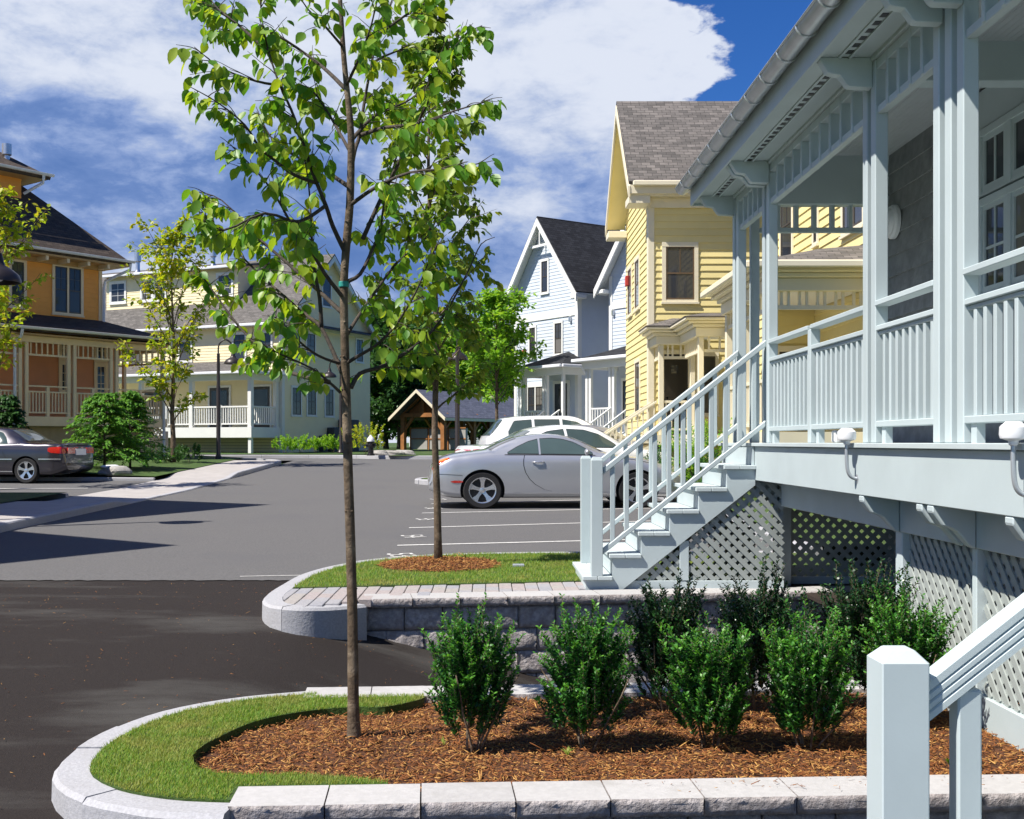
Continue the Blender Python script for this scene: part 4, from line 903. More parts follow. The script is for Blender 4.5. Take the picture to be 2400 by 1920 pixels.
def porch(root, x0, x1, y0, y1, zf, zbm, m_, m_roof, rise, posts, fascia=.28, gutters=True, roofmat=None, ovh=.25, pw=.14, frieze_n=0, base=None, hipr=True, deckm=None):
    """open porch: deck, posts, beam, low hip roof against the wall at y1"""
    bx(root, 'porch_deck', deckm or m_, x0, x1, y0, y1, zf - fascia, zf)
    for (px_, py_) in posts: bx(root, 'porch_post', m_, px_ - pw / 2, px_ + pw / 2, py_ - pw / 2, py_ + pw / 2, zf, zbm, bevel=.01)
    mb = MB(); mb.box(x0 + .02, x1 - .02, y0 + .02, y0 + .18, zbm, zbm + .26); mb.box(x1 - .18, x1 - .021, y0 + .181, y1, zbm, zbm + .26); mb.box(x0 + .021, x0 + .18, y0 + .181, y1, zbm, zbm + .26); mb.build('porch_beam', m_, root)
    bx(root, 'porch_ceiling', m_, x0 + .19, x1 - .19, y0 + .19, y1, zbm + .18, zbm + .22)
    a, b, c, d = x0 - ovh, x1 + ovh, y0 - ovh, y1; ze = zbm + .29; k = d - c
    bx(root, 'porch_cornice', m_, a + .02, b - .02, c + .02, d, zbm + .265, zbm + .33)
    slab_roof(root, [[(a, c, ze + .06), (b, c, ze + .06), (b - k, d, ze + rise), (a + k, d, ze + rise)], [(b, c, ze + .06), (b, d, ze + .06), (b - k, d, ze + rise)], [(a, c, ze + .06), (a, d, ze + .06), (a + k, d, ze + rise)]], .05, m_roof, 'porch_roof')
    if gutters: kgutter(root, (a, c - .05, ze + .09), (b, c - .05, ze + .09), M['alu']); kgutter(root, (b + .05, c, ze + .09), (b + .05, d, ze + .09), M['alu'])

# ---------------- yellow house (its walls line up with the street) ----------------
YH = empty('yellow_house', (0, 0, 0), 0, 'tall yellow clapboard house with cream trim and weathered gable roof', 'house')
ye, cr = M['yellow'], M['cream']; YF = 30.0; XY = 4.28
MB().prism([(XY, YF, -.2), (XY, 35, -.2), (XY, 35, 8.2), (XY, 32.45, 10.75), (XY, YF, 8.2)], (8.5, 0, 0)).build('wall', ye, YH)
siding(YH, (XY, 0, 0), (0, 1, 0), (-1, 0, 0), [(YF, .5), (35, .5), (35, 8.15), (32.45, 10.7), (YF, 8.15)], .185, ye, True, 'clapboard', .03)
siding(YH, (0, YF, 0), (1, 0, 0), (0, -1, 0), [(XY, .9), (9.0, .9), (9.0, 8.1), (XY, 8.1)], .185, ye, True, 'clapboard', .03)
bx(YH, 'corner_board', cr, XY - .05, XY + .12, YF - .05, YF + .2, .3, 8.15, bevel=.008)
ov = .6; t = .07
slab_roof(YH, [[(XY - ov, YF - .45, 7.98), (XY - ov, 32.45, 10.93), (13, 32.45, 10.93), (13, YF - .45, 7.98)], [(XY - ov, 35.4, 7.98), (XY - ov, 32.45, 10.93), (13, 32.45, 10.93), (13, 35.4, 7.98)]], .10, M['roof_yel'])
mb = MB(); mb.prism([(XY - ov - .02, YF - .44, 7.86), (XY - ov - .02, 32.45, 10.81), (XY - ov - .02, 32.45, 10.52), (XY - ov - .02, YF - .44, 7.57)], (.05, 0, 0)); mb.prism([(XY - ov - .02, 35.39, 7.86), (XY - ov - .02, 32.45, 10.81), (XY - ov - .02, 32.45, 10.52), (XY - ov - .02, 35.39, 7.57)], (.05, 0, 0)); mb.build('rake_board', cr, YH)
mb = MB(); mb.prism([(XY - ov + .04, YF - .3, 7.78), (XY - ov + .04, 32.45, 10.60), (XY - ov + .04, 35.3, 7.78), (XY - ov + .04, 32.45, 10.56)], (ov - .05, 0, 0)); mb.build('rake_soffit', ye, YH)
mb = MB(); mb.box(XY - ov + .02, 10, YF - .42, YF - .36, 7.66, 7.90); mb.box(XY - ov + .02, 10, YF - .36, YF - .03, 7.62, 7.66); mb.box(XY - .04, 10, YF - .08, YF - .031, 7.36, 7.62); mb.box(XY - ov, XY - .03, YF - .36, YF + .35, 7.42, 7.618); mb.build('eave_cornice', cr, YH, bevel=.01)
mb = MB(); mb.box(XY - ov, XY - .03, 34.6, 35.3, 7.42, 7.62); mb.build('eave_return', cr, YH, bevel=.01)
kgutter(YH, (XY - ov + .1, YF - .49, 7.98), (10, YF - .49, 7.98), cr, .13, .12)
window(YH, (0, YF - .02, 0), (1, 0, 0), (0, -1, 0), 4.60, 5.56, 4.88, 6.46, .105, 2, (1, 1), cr, M['sashbrown'])
WL = ((XY - .02, 0, 0), (0, 1, 0), (-1, 0, 0))
window(YH, *WL, 31.7, 32.75, 4.95, 6.45, .10, 2, (1, 1), cr, M['sashbrown']); window(YH, *WL, 31.6, 32.7, 1.95, 3.55, .10, 2, (1, 1), cr, M['sashbrown']); window(YH, *WL, 33.4, 34.4, 4.95, 6.45, .10, 2, (1, 1), cr, M['sashbrown'])
bx(YH, 'alarm_box', M['redbox'], XY - .12, XY - .03, 34.2, 34.45, 5.9, 6.2, bevel=.01)
# front door and entry porch
d = MB().box(4.66, 5.28, YF - .05, YF - .02, 1.36, 3.5).build('door', M['blacklacquer'], YH, bevel=.004)
MB().box(4.84, 5.02, YF - .056, YF - .05, 3.0, 3.22).build('door_light', M['glass'], d); MB().lathe([(.03, 0), (.03, .05), (.02, .06)], (4.74, YF - .05, 2.35), 'y', 10).build('handle', M['zinc'], d).scale = (1, 1, 1)
mb = MB(); mb.box(4.54, 4.655, YF - .06, YF - .02, 1.36, 3.62); mb.box(5.285, 5.40, YF - .06, YF - .02, 1.36, 3.62); mb.box(4.656, 5.284, YF - .06, YF - .02, 3.503, 3.62); mb.build('door_casing', cr, YH, bevel=.005)
window(YH, (0, YF - .02, 0), (1, 0, 0), (0, -1, 0), 5.5, 6.1, 1.9, 3.55, .09, 1, (1, 1), cr, M['sashdark'])
def yporch(x0, x1, y0, y1, zf, zb_, posts, fr=True):
    bx(YH, 'porch_floor', cr, x0, x1, y0, y1, zf - .25, zf)
    for (a, b) in posts: bx(YH, 'porch_post', cr, a - .065, a + .065, b - .065, b + .065, zf, zb_, bevel=.01)
    mb = MB(); mb.box(x0 + .02, x1, y0 + .02, y0 + .16, zb_, zb_ + .22); mb.box(x0 + .02, x0 + .16, y0 + .161, y1, zb_, zb_ + .22); mb.box(x0 - .06, x1, y0 - .06, y1, zb_ + .222, zb_ + .30); mb.box(x0 - .18, x1, y0 - .18, y1, zb_ + .302, zb_ + .36); mb.box(x0 - .26, x1, y0 - .26, y1, zb_ + .362, zb_ + .43); mb.build('porch_cornice', cr, YH, bevel=.015)
    bx(YH, 'porch_ceiling', M['whitetrim'], x0 + .17, x1, y0 + .17, y1, zb_ + .12, zb_ + .16)
for (x0, x1, y0, y1, posts) in ((4.25, 5.35, 28.8, 29.97, ((4.42, 28.95), (5.22, 28.95))), (4.85, 6.6, 26.6, 28.74, ((5.02, 26.75), (5.75, 26.75), (6.4, 26.75)))):
    yporch(x0, x1, y0, y1, 1.36, 3.66, posts)
    a, b, c, e = x0 - .28, x1 + .1, y0 - .28, y1; k = .9
    slab_roof(YH, [[(a, c, 4.11), (b, c, 4.11), (b, e, 4.45), (a + k, e, 4.45)], [(a, c, 4.11), (a + k, e, 4.45), (a, e, 4.11)]], .03, M['roof_yel'], 'porch_roof')
def yfrieze(A, B, z0, z1, n, pair=False):
    A = Vector(A); B = Vector(B); mb = MB(); mb.slopebar(A + Vector((0, 0, z0)), B + Vector((0, 0, z0)), .06, .07)
    r = mb.build('frieze_rail', cr, YH)
    for i in range(n):
        c = A.lerp(B, (i + .5) / n)
        for dx in ((-.06, .06) if pair else (0,)):
            q = c + (B - A).normalized() * dx; MB().box(q.x - .022, q.x + .022, q.y - .022, q.y + .022, z0 + .07, z1).build('frieze_slat', cr, r)
yfrieze((4.49, 28.95, 0), (5.15, 28.95, 0), 3.30, 3.66, 2, True); yfrieze((4.42, 29.02, 0), (4.42, 29.9, 0), 3.3, 3.66, 4); yfrieze((5.02, 26.82, 0), (5.02, 28.7, 0), 3.3, 3.66, 8); yfrieze((5.09, 26.75, 0), (6.35, 26.75, 0), 3.3, 3.66, 5)
# long porch nearest the camera
PF = 18.9; yporch(4.62, 6.5, PF, 22.6, 1.35, 3.70, ((4.76, PF + .13), (4.76, 20.9), (4.76, 22.4), (6.4, PF + .13)))
slab_roof(YH, [[(4.33, PF - .29, 4.14), (6.6, PF - .29, 4.14), (6.6, PF + .9, 4.62), (5.9, PF + 1.3, 4.62)], [(4.33, PF - .29, 4.14), (5.9, PF + 1.3, 4.62), (5.9, 22.7, 4.62), (4.33, 22.7, 4.14)], [(5.9, PF + 1.3, 4.62), (6.6, PF + .9, 4.62), (6.6, 22.7, 4.62), (5.9, 22.7, 4.62)]], .03, M['roof_yel'], 'porch_roof')
kgutter(YH, (4.29, PF - .34, 4.16), (6.6, PF - .34, 4.16), cr, .12, .1); kgutter(YH, (4.28, PF - .3, 4.16), (4.28, 22.6, 4.16), cr, .12, .1)
yfrieze((4.83, PF + .13, 0), (6.35, PF + .13, 0), 3.40, 3.70, 5, True); yfrieze((4.76, PF + .2, 0), (4.76, 22.3, 0), 3.40, 3.70, 10)
railing(YH, (4.76, 20.83, 1.35), (4.76, PF + .2, 1.35), [(.85, .08, .06), (.1, .06, .06)], .16, .85, .14, .035, cr); railing(YH, (4.76, 22.33, 1.35), (4.76, 20.97, 1.35), [(.85, .08, .06), (.1, .06, .06)], .16, .85, .14, .035, cr)
railing(YH, (4.83, PF + .13, 1.35), (6.33, PF + .13, 1.35), [(.85, .08, .06), (.1, .06, .06)], .16, .85, .14, .035, cr)
bx(YH, 'wing_wall', ye, 6.55, 12, 18.2, 26.5, -.1, 9.0); bx(YH, 'porch_end_wall', ye, 5.62, 6.54, 22.7, 26.4, -.1, 4.0)
siding(YH, (6.55, 0, 0), (0, 1, 0), (-1, 0, 0), [(18.2, 1.3), (26.5, 1.3), (26.5, 8.95), (18.2, 8.95)], .185, ye, True, 'clapboard', .03)
siding(YH, (0, 22.7, 0), (1, 0, 0), (0, -1, 0), [(5.62, 1.3), (6.53, 1.3), (6.53, 3.9), (5.62, 3.9)], .185, ye, True, 'clapboard', .03)
siding(YH, (5.62, 0, 0), (0, 1, 0), (-1, 0, 0), [(22.7, 1.3), (26.4, 1.3), (26.4, 3.9), (22.7, 3.9)], .185, ye, True, 'clapboard', .03)
WW = ((6.53, 0, 0), (0, 1, 0), (-1, 0, 0))
window(YH, *WW, 19.6, 20.9, 4.95, 7.3, .10, 2, (2, 2), cr, M['sashdark'], mull=2); window(YH, *WW, 22.35, 22.75, 5.1, 6.5, .09, 1, (1, 1), cr, M['sashdark']); window(YH, *WW, 24.2, 25.3, 5.0, 6.9, .10, 2, (1, 1), cr, M['sashdark'])
window(YH, *WW, 19.6, 20.6, 1.9, 3.0, .09, 2, (1, 1), cr, M['sashdark'], mull=2); window(YH, *WW, 21.2, 21.7, 1.9, 3.0, .09, 1, (1, 1), cr, M['sashdark'])
window(YH, (0, 22.68, 0), (1, 0, 0), (0, -1, 0), 5.72, 6.4, 1.5, 3.1, .1, 2, (1, 1), cr, M['sashdark'], mull=2)
slab_roof(YH, [[(6.1, 17.8, 8.9), (6.1, 26.9, 8.9), (9.3, 26.9, 11.4), (9.3, 17.8, 11.4)], [(12.5, 17.8, 8.9), (12.5, 26.9, 8.9), (9.3, 26.9, 11.4), (9.3, 17.8, 11.4)]], .1, M['roof_yel'], 'wing_roof')
# entry stair down to the left
S2 = empty('entry_stair'); S2.parent = YH
for i in range(6): MB().box(4.2 - .26 * (i + 1) - .03, 4.2 - .26 * i, 28.85, 29.95, 1.36 - .17 * (i + 1) - .04, 1.36 - .17 * (i + 1)).build('tread', cr, S2)
MB().prism([(4.2, 28.86, 1.15), (4.2, 28.86, .3), (2.7, 28.86, .2), (2.65, 28.86, .3)], (0, 1.05, 0)).build('stringer', cr, S2)
for y in (28.9, 29.9):
    r = railing(S2, (4.3, y, 1.36), (2.75, y, .36), [(.82, .08, .06), (.12, .06, .05)], .17, .82, .15, .035, cr, 'stair_rail'); bx(S2, 'newel', cr, 2.64, 2.78, y - .07, y + .07, .15, 1.32, bevel=.01)
railing(YH, (4.49, 28.95, 1.36), (5.15, 28.95, 1.36), [(.82, .08, .06), (.12, .06, .05)], .17, .82, .14, .035, cr)
# flower pots on the porch steps
# ---------------- pale blue row houses ----------------
OB = (3.67, 46.0); DB = (.56, -.83); aB = math.atan2(DB[1], DB[0])
BR = empty('blue_row_house', (OB[0], OB[1], 0), aB, 'pale blue clapboard twin-gable row house with dark steep roofs', 'house')
pb, wt = M['paleblue'], M['whitetrim']; ZE, ZRG = 7.75, 10.6
gable_house(BR, -4.4, 0, 0, 8, .3, ZE, ZRG, pb, M['roof_dark'], 'y', .45, .14, 'fr')
gable_house(BR, 2.0, 6.4, 0, 8, .3, ZE, ZRG, pb, M['roof_dark'], 'y', .45, .14, 'fl')
bx(BR, 'link_wall', pb, .02, 1.98, 2.2, 7.5, .3, 7.0); siding(BR, (0, 2.2, 0), (1, 0, 0), (0, -1, 0), [(.02, .5), (1.98, .5), (1.98, 7), (.02, 7)], .14, pb)
slab_roof(BR, [[(0, 1.75, 7.0), (2, 1.75, 7.0), (2, 4.5, 8.6), (0, 4.5, 8.6)]], .08, M['roof_dark'], 'link_roof'); kgutter(BR, (.02, 1.7, 7.02), (1.98, 1.7, 7.02), M['alu'])
for a, b in ((-4.4, 0), (2.0, 6.4)):
    rake_board(BR, a, b, -.42, ZE - .02, ZRG - .02, .45, wt, .26, .06)
    mb = MB(); mb.box(a - .03, a + .16, -.05, .16, .3, ZE - .1); mb.box(b - .16, b + .03, -.05, .16, .3, ZE - .1); mb.build('corner_board', wt, BR, bevel=.006)
    bx(BR, 'belt_board', wt, a + .161, b - .161, -.045, -.02, 6.35, 6.62); xm = (a + b) / 2
    for x_ in (a - .45, b - .02): bx(BR, 'eave_return', wt, x_, x_ + .47, -.40, .10, ZE - .78, ZE - .62, bevel=.02)
    mb = MB(); mb.box(xm - .62, xm + .62, -.34, -.28, ZRG - 1.22, ZRG - 1.12); mb.box(xm - .03, xm + .03, -.335, -.285, ZRG - 1.11, ZRG - .25); mb.build('gable_truss', wt, BR)
    bx(BR, 'gable_panel', wt, xm - .55, xm + .55, -.03, -.018, ZRG - 1.10, ZRG - .95)
WB = ((0, -.02, 0), (1, 0, 0), (0, -1, 0))
for r_ in ((1268, 607, 1288, 688), (1240, 763, 1259, 840), (1299, 752, 1321, 832)): window(BR, *WB, *rect(*r_, OB, DB), .09, 2, (2, 1), wt, M['sashdark'])
window(BR, (0, 2.18, 0), (1, 0, 0), (0, -1, 0), .75, 1.75, 4.6, 6.15, .09, 2, (2, 1), wt, M['sashdark'])
for x_ in (3.0, 4.6): window(BR, *WB, x_, x_ + .95, 4.4, 6.0, .09, 2, (2, 1), wt, M['sashdark'])
def blamp(x, z): MB().box(x - .06, x + .06, -.12, -.02, z - .1, z + .12).build('wall_lamp', M['zinc'], BR, bevel=.02)
blamp(-.45, 6.2); blamp(2.25, 6.2); bx(BR, 'alarm_box', M['redbox'], -3.75, -3.55, -.12, -.02, 4.9, 5.15, bevel=.01)
# porches, stairs
ZF = 1.55; kg = dict(rise=.75, fascia=.9, ovh=.22, pw=.13)
porch(BR, -2.15, .9, -1.5, -.02, ZF, 3.85, wt, M['roof_dark'], posts=((-2.0, -1.35), (-1.8, -1.35), (-.5, -1.35), (-.3, -1.35), (.75, -1.35)), **kg)
porch(BR, 2.3, 6.3, -1.7, -.02, ZF, 3.95, wt, M['roof_dark'], posts=((2.45, -1.5), (2.65, -1.5), (3.8, -1.5), (4.0, -1.5), (5.4, -1.5), (6.1, -1.5)), **kg)
for x_ in (-3.5, 2.7): window(BR, *WB, x_, x_ + 1.25, 1.95, 3.65, .1, 2, (2, 2), wt, M['sashdark'], mull=2)
for x_ in (-1.5, .6, 4.5):
    yd = -.02 if x_ < 0 else (2.18 if x_ < 2 else -.02)
    d = MB().box(x_, x_ + .85, yd - .03, yd + .01, ZF, 3.6).build('door', M['blacklacquer'], BR); MB().box(x_ + .25, x_ + .6, yd - .036, yd - .03, 2.7, 3.4).build('door_light', M['glass'], d)
    mb = MB(); mb.box(x_ - .12, x_ - .002, yd - .05, yd, ZF, 3.72); mb.box(x_ + .852, x_ + .97, yd - .05, yd, ZF, 3.72); mb.box(x_ - .002, x_ + .852, yd - .05, yd, 3.602, 3.72); mb.build('door_casing', wt, BR)
RL = [(.86, .07, .06), (.1, .06, .06)]
railing(BR, (-1.75, -1.35, ZF), (-.55, -1.35, ZF), RL, .16, .86, .16, .04, wt); railing(BR, (2.7, -1.5, ZF), (3.75, -1.5, ZF), RL, .16, .86, .16, .04, wt); railing(BR, (-2.0, -.15, ZF), (-2.0, -1.3, ZF), RL, .16, .86, .16, .04, wt)
def bstair(x0, x1, y0, n=6):
    for i in range(n): bx(BR, 'stair_tread', wt, x0, x1, y0 - .28 * (i + 1), y0 - .28 * i, ZF - .17 * (i + 1) - .17, ZF - .17 * (i + 1))
    for x in (x0, x1): railing(BR, (x, y0, ZF), (x, y0 - .28 * n, ZF - .17 * n), RL, .16, .86, .17, .04, wt, 'stair_rail'); bx(BR, 'newel', wt, x - .07, x + .07, y0 - .28 * n - .14, y0 - .28 * n, .2, ZF - .17 * n + 1.0, bevel=.01)
bstair(-.3, .7, -1.5); bstair(4.05, 5.1, -1.7)
for x_ in (-2.1, 2.4): downspout(BR, [(x_, -1.75, 4.05), (x_, -1.62, 3.85), (x_, -1.45, 3.7), (x_, -1.45, .6)], M['alu'])
# ---------------- white house with shed dormer ----------------
OW = (-9.42, 52.0); DW = (.90, -.436); aW = math.atan2(DW[1], DW[0]); GW = (.436, .90)
WH = empty('white_house', (OW[0], OW[1], 0), aW, 'ivory clapboard house with long shed dormer and white railed porch', 'house')
iv = M['ivory']; ZE = 6.85
gable_house(WH, -15, 0, 0, 7.6, .5, ZE, 10.3, iv, M['roof_grey'], 'x', .35, .135, 'fr')
kgutter(WH, (-15.2, -.42, ZE - .18), (.3, -.42, ZE - .18), M['alu'], .13, .12)
mb = MB(); sl_ = (10.3 - ZE) / 3.8
for ya, yb in ((-.35, 3.8), (7.95, 3.8)): mb.prism([(.36, ya, ZE - .35 * sl_ - .03), (.36, yb, 10.27), (.36, yb, 10.0), (.36, ya, ZE - .35 * sl_ - .3)], (-.06, 0, 0))
mb.build('rake_board', wt, WH)
bx(WH, 'frieze_board', wt, .022, .06, 0, 7.6, ZE - .32, ZE - .04); slab_roof(WH, [[(.03, -.3, ZE - .02), (.6, -.3, ZE - .22), (.6, 7.9, ZE - .22), (.03, 7.9, ZE - .02)]], .05, M['roof_grey'], 'pent_roof')
mb = MB(); mb.box(-.14, .045, -.05, .14, .5, ZE - .35); mb.build('corner_board', wt, WH)
# dormer
yd0, yd1 = 1.15, 3.8; zd0 = ZE + yd0 * sl_; s0, s1, zz0, zz1 = rect(250, 663, 558, 724, (OW[0] + GW[0] * yd0, OW[1] + GW[1] * yd0), DW)
dx0, dx1 = s0, s1; zdt = zd0 + 1.75
MB().prism([(dx0, yd0, zd0 - .3), (dx0, yd0, zdt), (dx0, yd1, zdt + .45), (dx0, yd1, zd0 + 1.5)], (dx1 - dx0, 0, 0)).build('dormer_wall', iv, WH)
siding(WH, (0, yd0, 0), (1, 0, 0), (0, -1, 0), [(dx0, zd0 + .05), (dx1, zd0 + .05), (dx1, zdt), (dx0, zdt)], .135, iv)
slab_roof(WH, [[(dx0 - .35, yd0 - .35, zdt + .0), (dx1 + .3, yd0 - .35, zdt + .0), (dx1 + .3, yd1 + .1, zdt + .62), (dx0 - .35, yd1 + .1, zdt + .62)]], .1, M['roof_grey'], 'dormer_roof'); kgutter(WH, (dx0 - .3, yd0 - .40, zdt + .03), (dx1 + .3, yd0 - .40, zdt + .03), M['alu'], .13, .12)
OD = (OW[0] + GW[0] * yd0, OW[1] + GW[1] * yd0)
for px0, px1 in ((258, 297), (330, 360), (360, 392), (508, 548)):
    a, b, _, _ = rect(px0, 0, px1, 0, OD, DW); window(WH, (0, yd0 - .02, 0), (1, 0, 0), (0, -1, 0), a, b, zd0 + .35, zd0 + 1.5, .1, 2, (3, None), wt, wt)
vent_pipe(WH, on_plane(323, (OW[0] + GW[0] * 2.4, OW[1] + GW[1] * 2.4), DW)[0], 2.4, zdt + .2, 1.2, .11); vent_pipe(WH, on_plane(500, (OW[0] + GW[0] * 2.8, OW[1] + GW[1] * 2.8), DW)[0], 2.8, zdt + .3, 1.0, .1); vent_pipe(WH, -2.6, 3.7, 10.2, .8, .06)
WF = ((0, -.02, 0), (1, 0, 0), (0, -1, 0))
for r_ in ((545, 779, 579, 845), (606, 775, 640, 842), (418, 783, 452, 848), (300, 795, 334, 858)): window(WH, *WF, *rect(*r_, OW, DW), .1, 2, (2, 1), wt, M['sashdark'])
WG = ((.02, 0, 0), (0, 1, 0), (1, 0, 0)); rg = lambda *r: rect(*r, OW, GW)
for r_ in ((680, 776, 704, 842), (715, 778, 739, 843), (832, 792, 851, 850)): window(WH, *WG, *rg(*r_), .09, 2, (2, 1), wt, M['sashdark'])
for r_ in ((681, 904, 706, 975), (717, 906, 741, 975), (759, 908, 782, 977)): window(WH, *WG, *rg(*r_), .09, 2, (2, 2), wt, M['sashdark'], both=True)
window(WH, *WG, 3.15, 4.0, 7.75, 9.3, .09, 1, (1, 1), wt, M['sashdark'])
# porch
zf = 1.85; bx(WH, 'foundation', M['foundation'], -14.9, -.01, -.006, .3, .2, zf - .3)
porch(WH, -12, -.05, -2.2, -.02, zf, 3.95, wt, M['roof_grey'], .75, ((-.2, -2.05), (-3.5, -2.05), (-6.5, -2.05), (-9.6, -2.05), (-.2, -.2)), fascia=.46, ovh=.3, pw=.2)
for x in (-.2, -6.5): bx(WH, 'porch_pier', wt, x - .08, x + .08, -2.13, -1.97, .3, zf - .46)
for a, b in ((-.3, -1.9), (-1.9, -3.4), (-3.6, -5.0), (-5.0, -6.4)):
    railing(WH, (a, -2.05, zf), (b, -2.05, zf), [(.88, .09, .07), (.12, .07, .06)], .18, .88, .14, .045, wt); 
for x in (-1.9, -5.0, -6.5): bx(WH, 'rail_post', wt, x - .07, x + .07, -2.12, -1.98, zf, zf + 1.0, bevel=.01)
railing(WH, (-.2, -1.95, zf), (-.2, -.25, zf), [(.88, .09, .07), (.12, .07, .06)], .18, .88, .14, .045, wt)
for x_, w_ in ((-1.75, 1.1), (-4.15, 1.15), (-8.2, 1.2)):
    d = MB().box(x_, x_ + w_, -.05, -.01, zf, 3.75).build('door', M['sashdark'], WH); MB().box(x_ + .12, x_ + w_ - .12, -.056, -.05, zf + .3, 3.62).build('door_light', M['glass'], d)
    mb = MB(); mb.box(x_ - .1, x_ - .001, -.06, -.01, zf, 3.86); mb.box(x_ + w_ + .001, x_ + w_ + .1, -.06, -.01, zf, 3.86); mb.box(x_, x_ + w_, -.06, -.01, 3.751, 3.86); mb.build('door_casing', wt, WH)
bx(WH, 'meter_box', M['utility'], .03, .3, 2.9, 3.3, .7, 1.5, bevel=.02); bx(WH, 'meter_box', M['utility'], .03, .45, 3.6, 4.5, .6, 1.9, bevel=.02); bx(WH, 'meter_box', M['utility'], .03, .55, 4.6, 5.7, .6, 2.3, bevel=.02)
# ---------------- orange house (left) ----------------
OO = (-11.3, 40.0); DO = (.603, .798); aO = math.atan2(DO[1], DO[0]); NO = (-.798, .603)
OH = empty('orange_house', (OO[0], OO[1], 0), aO, 'orange clapboard house with hip roof and wraparound tan porch', 'house')
og, tn, tc_ = M['orange'], M['tan'], M['terracotta']; zf = 2.0
xw = -1.45; xl = -10.5; yw = 1.8
bx(OH, 'wall', og, xl, xw, yw, yw + 7, .3, 7.55); siding(OH, (0, yw, 0), (1, 0, 0), (0, -1, 0), [(xl, 4.9), (xw, 4.9), (xw, 7.55), (xl, 7.55)], .165, og)
xw2 = -.85; bx(OH, 'porch_wall', tc_, xl, xw2, yw - .15, yw + 6.5, zf - .05, 4.75); siding(OH, (0, yw - .15, 0), (1, 0, 0), (0, -1, 0), [(xl, zf), (xw2, zf), (xw2, 4.6), (xl, 4.6)], .12, tc_)
bx(OH, 'corner_board', tn, xw - .1, xw + .03, yw - .04, yw + .1, 4.8, 7.55)
oh = .75; k_ = 4.3
slab_roof(OH, hip(xl - oh, xw + oh, yw - oh, yw + 7 + oh, 7.5, 7.5 + 4.25), .12, M['roof_brown'])
mb = MB(); mb.box(xl - oh + .05, xw + oh - .05, yw - oh + .05, yw + 7, 7.36, 7.42); mb.box(xl, xw + .1, yw - .1, yw - .02, 7.2, 7.36); mb.build('soffit', M['brownsoffit'], OH)
for i in range(12): x = xl + .3 + i * .78; MB().box(x, x + .1, yw - oh + .1, yw - .02, 7.22, 7.36).build('rafter_tail', tn, OH)
half_gutter(OH, (xl - oh, yw - oh - .07, 7.56), (xw + oh + .05, yw - oh - .07, 7.56), .075, M['alu'])
downspout(OH, [(xw + oh - .1, yw - oh - .06, 7.46), (xw + oh - .1, yw - oh - .04, 7.25), (xw + .12, yw - .08, 6.85), (xw + .06, yw - .09, 6.6), (xw + .06, yw - .09, 4.9)], M['alu'], .05)
# tall centre bay with its own roof
tx1 = -3.7; bx(OH, 'tower_wall', og, xl - 1, tx1, yw + 1.3, yw + 6, 7.4, 10.35); siding(OH, (0, yw + 1.3, 0), (1, 0, 0), (0, -1, 0), [(xl - 1, 8.5), (tx1, 8.5), (tx1, 10.35), (xl - 1, 10.35)], .165, og); siding(OH, (tx1, 0, 0), (0, 1, 0), (1, 0, 0), [(yw + 1.3, 8.5), (yw + 6, 8.5), (yw + 6, 10.35), (yw + 1.3, 10.35)], .165, og)
slab_roof(OH, hip(xl - 2, tx1 + .7, yw + .6, yw + 6.7, 10.3, 12.4), .12, M['roof_brown'], 'tower_roof'); half_gutter(OH, (xl - 2, yw + .53, 10.37), (tx1 + .75, yw + .53, 10.37), .075, M['alu']); bx(OH, 'tower_soffit', M['brownsoffit'], xl - 1.9, tx1 + .6, yw + .7, yw + 6, 10.2, 10.28)
downspout(OH, [(tx1 + .4, yw + .55, 10.3), (tx1 + .4, yw + .6, 10.05), (tx1 + .05, yw + 1.2, 9.7)], M['alu'], .05)
sx, _ = on_plane(16, (OO[0] + NO[0] * 3.2, OO[1] + NO[1] * 3.2), DO); vent_pipe(OH, sx, 3.2, 10.42, .9, .10)
OWp = (OO[0] + NO[0] * yw, OO[1] + NO[1] * yw); WO_ = ((0, yw - .02, 0), (1, 0, 0), (0, -1, 0))
for r_, ml in (((121, 620, 194, 738), 2), ((19, 606, 61, 721), 1)): window(OH, *WO_, *rect(*r_, OWp, DO), .1, 2, (2, 1), tn, M['sashdark'], mull=ml)
OWq = (OO[0] + NO[0] * (yw - .15), OO[1] + NO[1] * (yw - .15)); WQ = ((0, yw - .17, 0), (1, 0, 0), (0, -1, 0))
for r_ in ((136, 845, 165, 921), (219, 850, 251, 926)): a, b, c, d_ = rect(*r_, OWq, DO); window(OH, *WQ, a, b, c, d_, .1, 2, (3, None), tn, tn, False); window(OH, *WQ, a, b, d_ + .01, d_ + .85, .1, 2, (2, None), tn, tn, False)
bx(OH, 'wall_lamp', M['zinc'], -5.0, -4.8, yw - .14, yw - .02, 7.0, 7.15, bevel=.02)
# wraparound porch
xr = 0.0; zb = 4.35; mb = MB(); mb.box(xl, xr, 0, yw - .16, zf - .3, zf); mb.box(xw2 + .01, xr, yw - .159, yw + 5, zf - .3, zf); mb.build('porch_deck', tn, OH)
bx(OH, 'porch_skirt', M['foundation'], xl, xr - .3, .35, .5, .2, zf - .3)
slab_roof(OH, [[(xl, -.4, 4.72), (.4, -.4, 4.72), (xw, yw - .02, 5.45), (xl, yw - .02, 5.45)], [(.4, -.4, 4.72), (.4, yw + 5.4, 4.72), (xw + .02, yw + 5.4, 5.45), (xw + .02, yw - .02, 5.45)]], .08, M['roof_brown'], 'porch_roof')
mb = MB(); mb.box(xl, xr + .3, -.3, yw - .17, 4.55, 4.6); mb.box(xw2 + .01, xr + .3, yw - .168, yw + 5.2, 4.55, 4.6); mb.build('porch_soffit', M['brownsoffit'], OH)
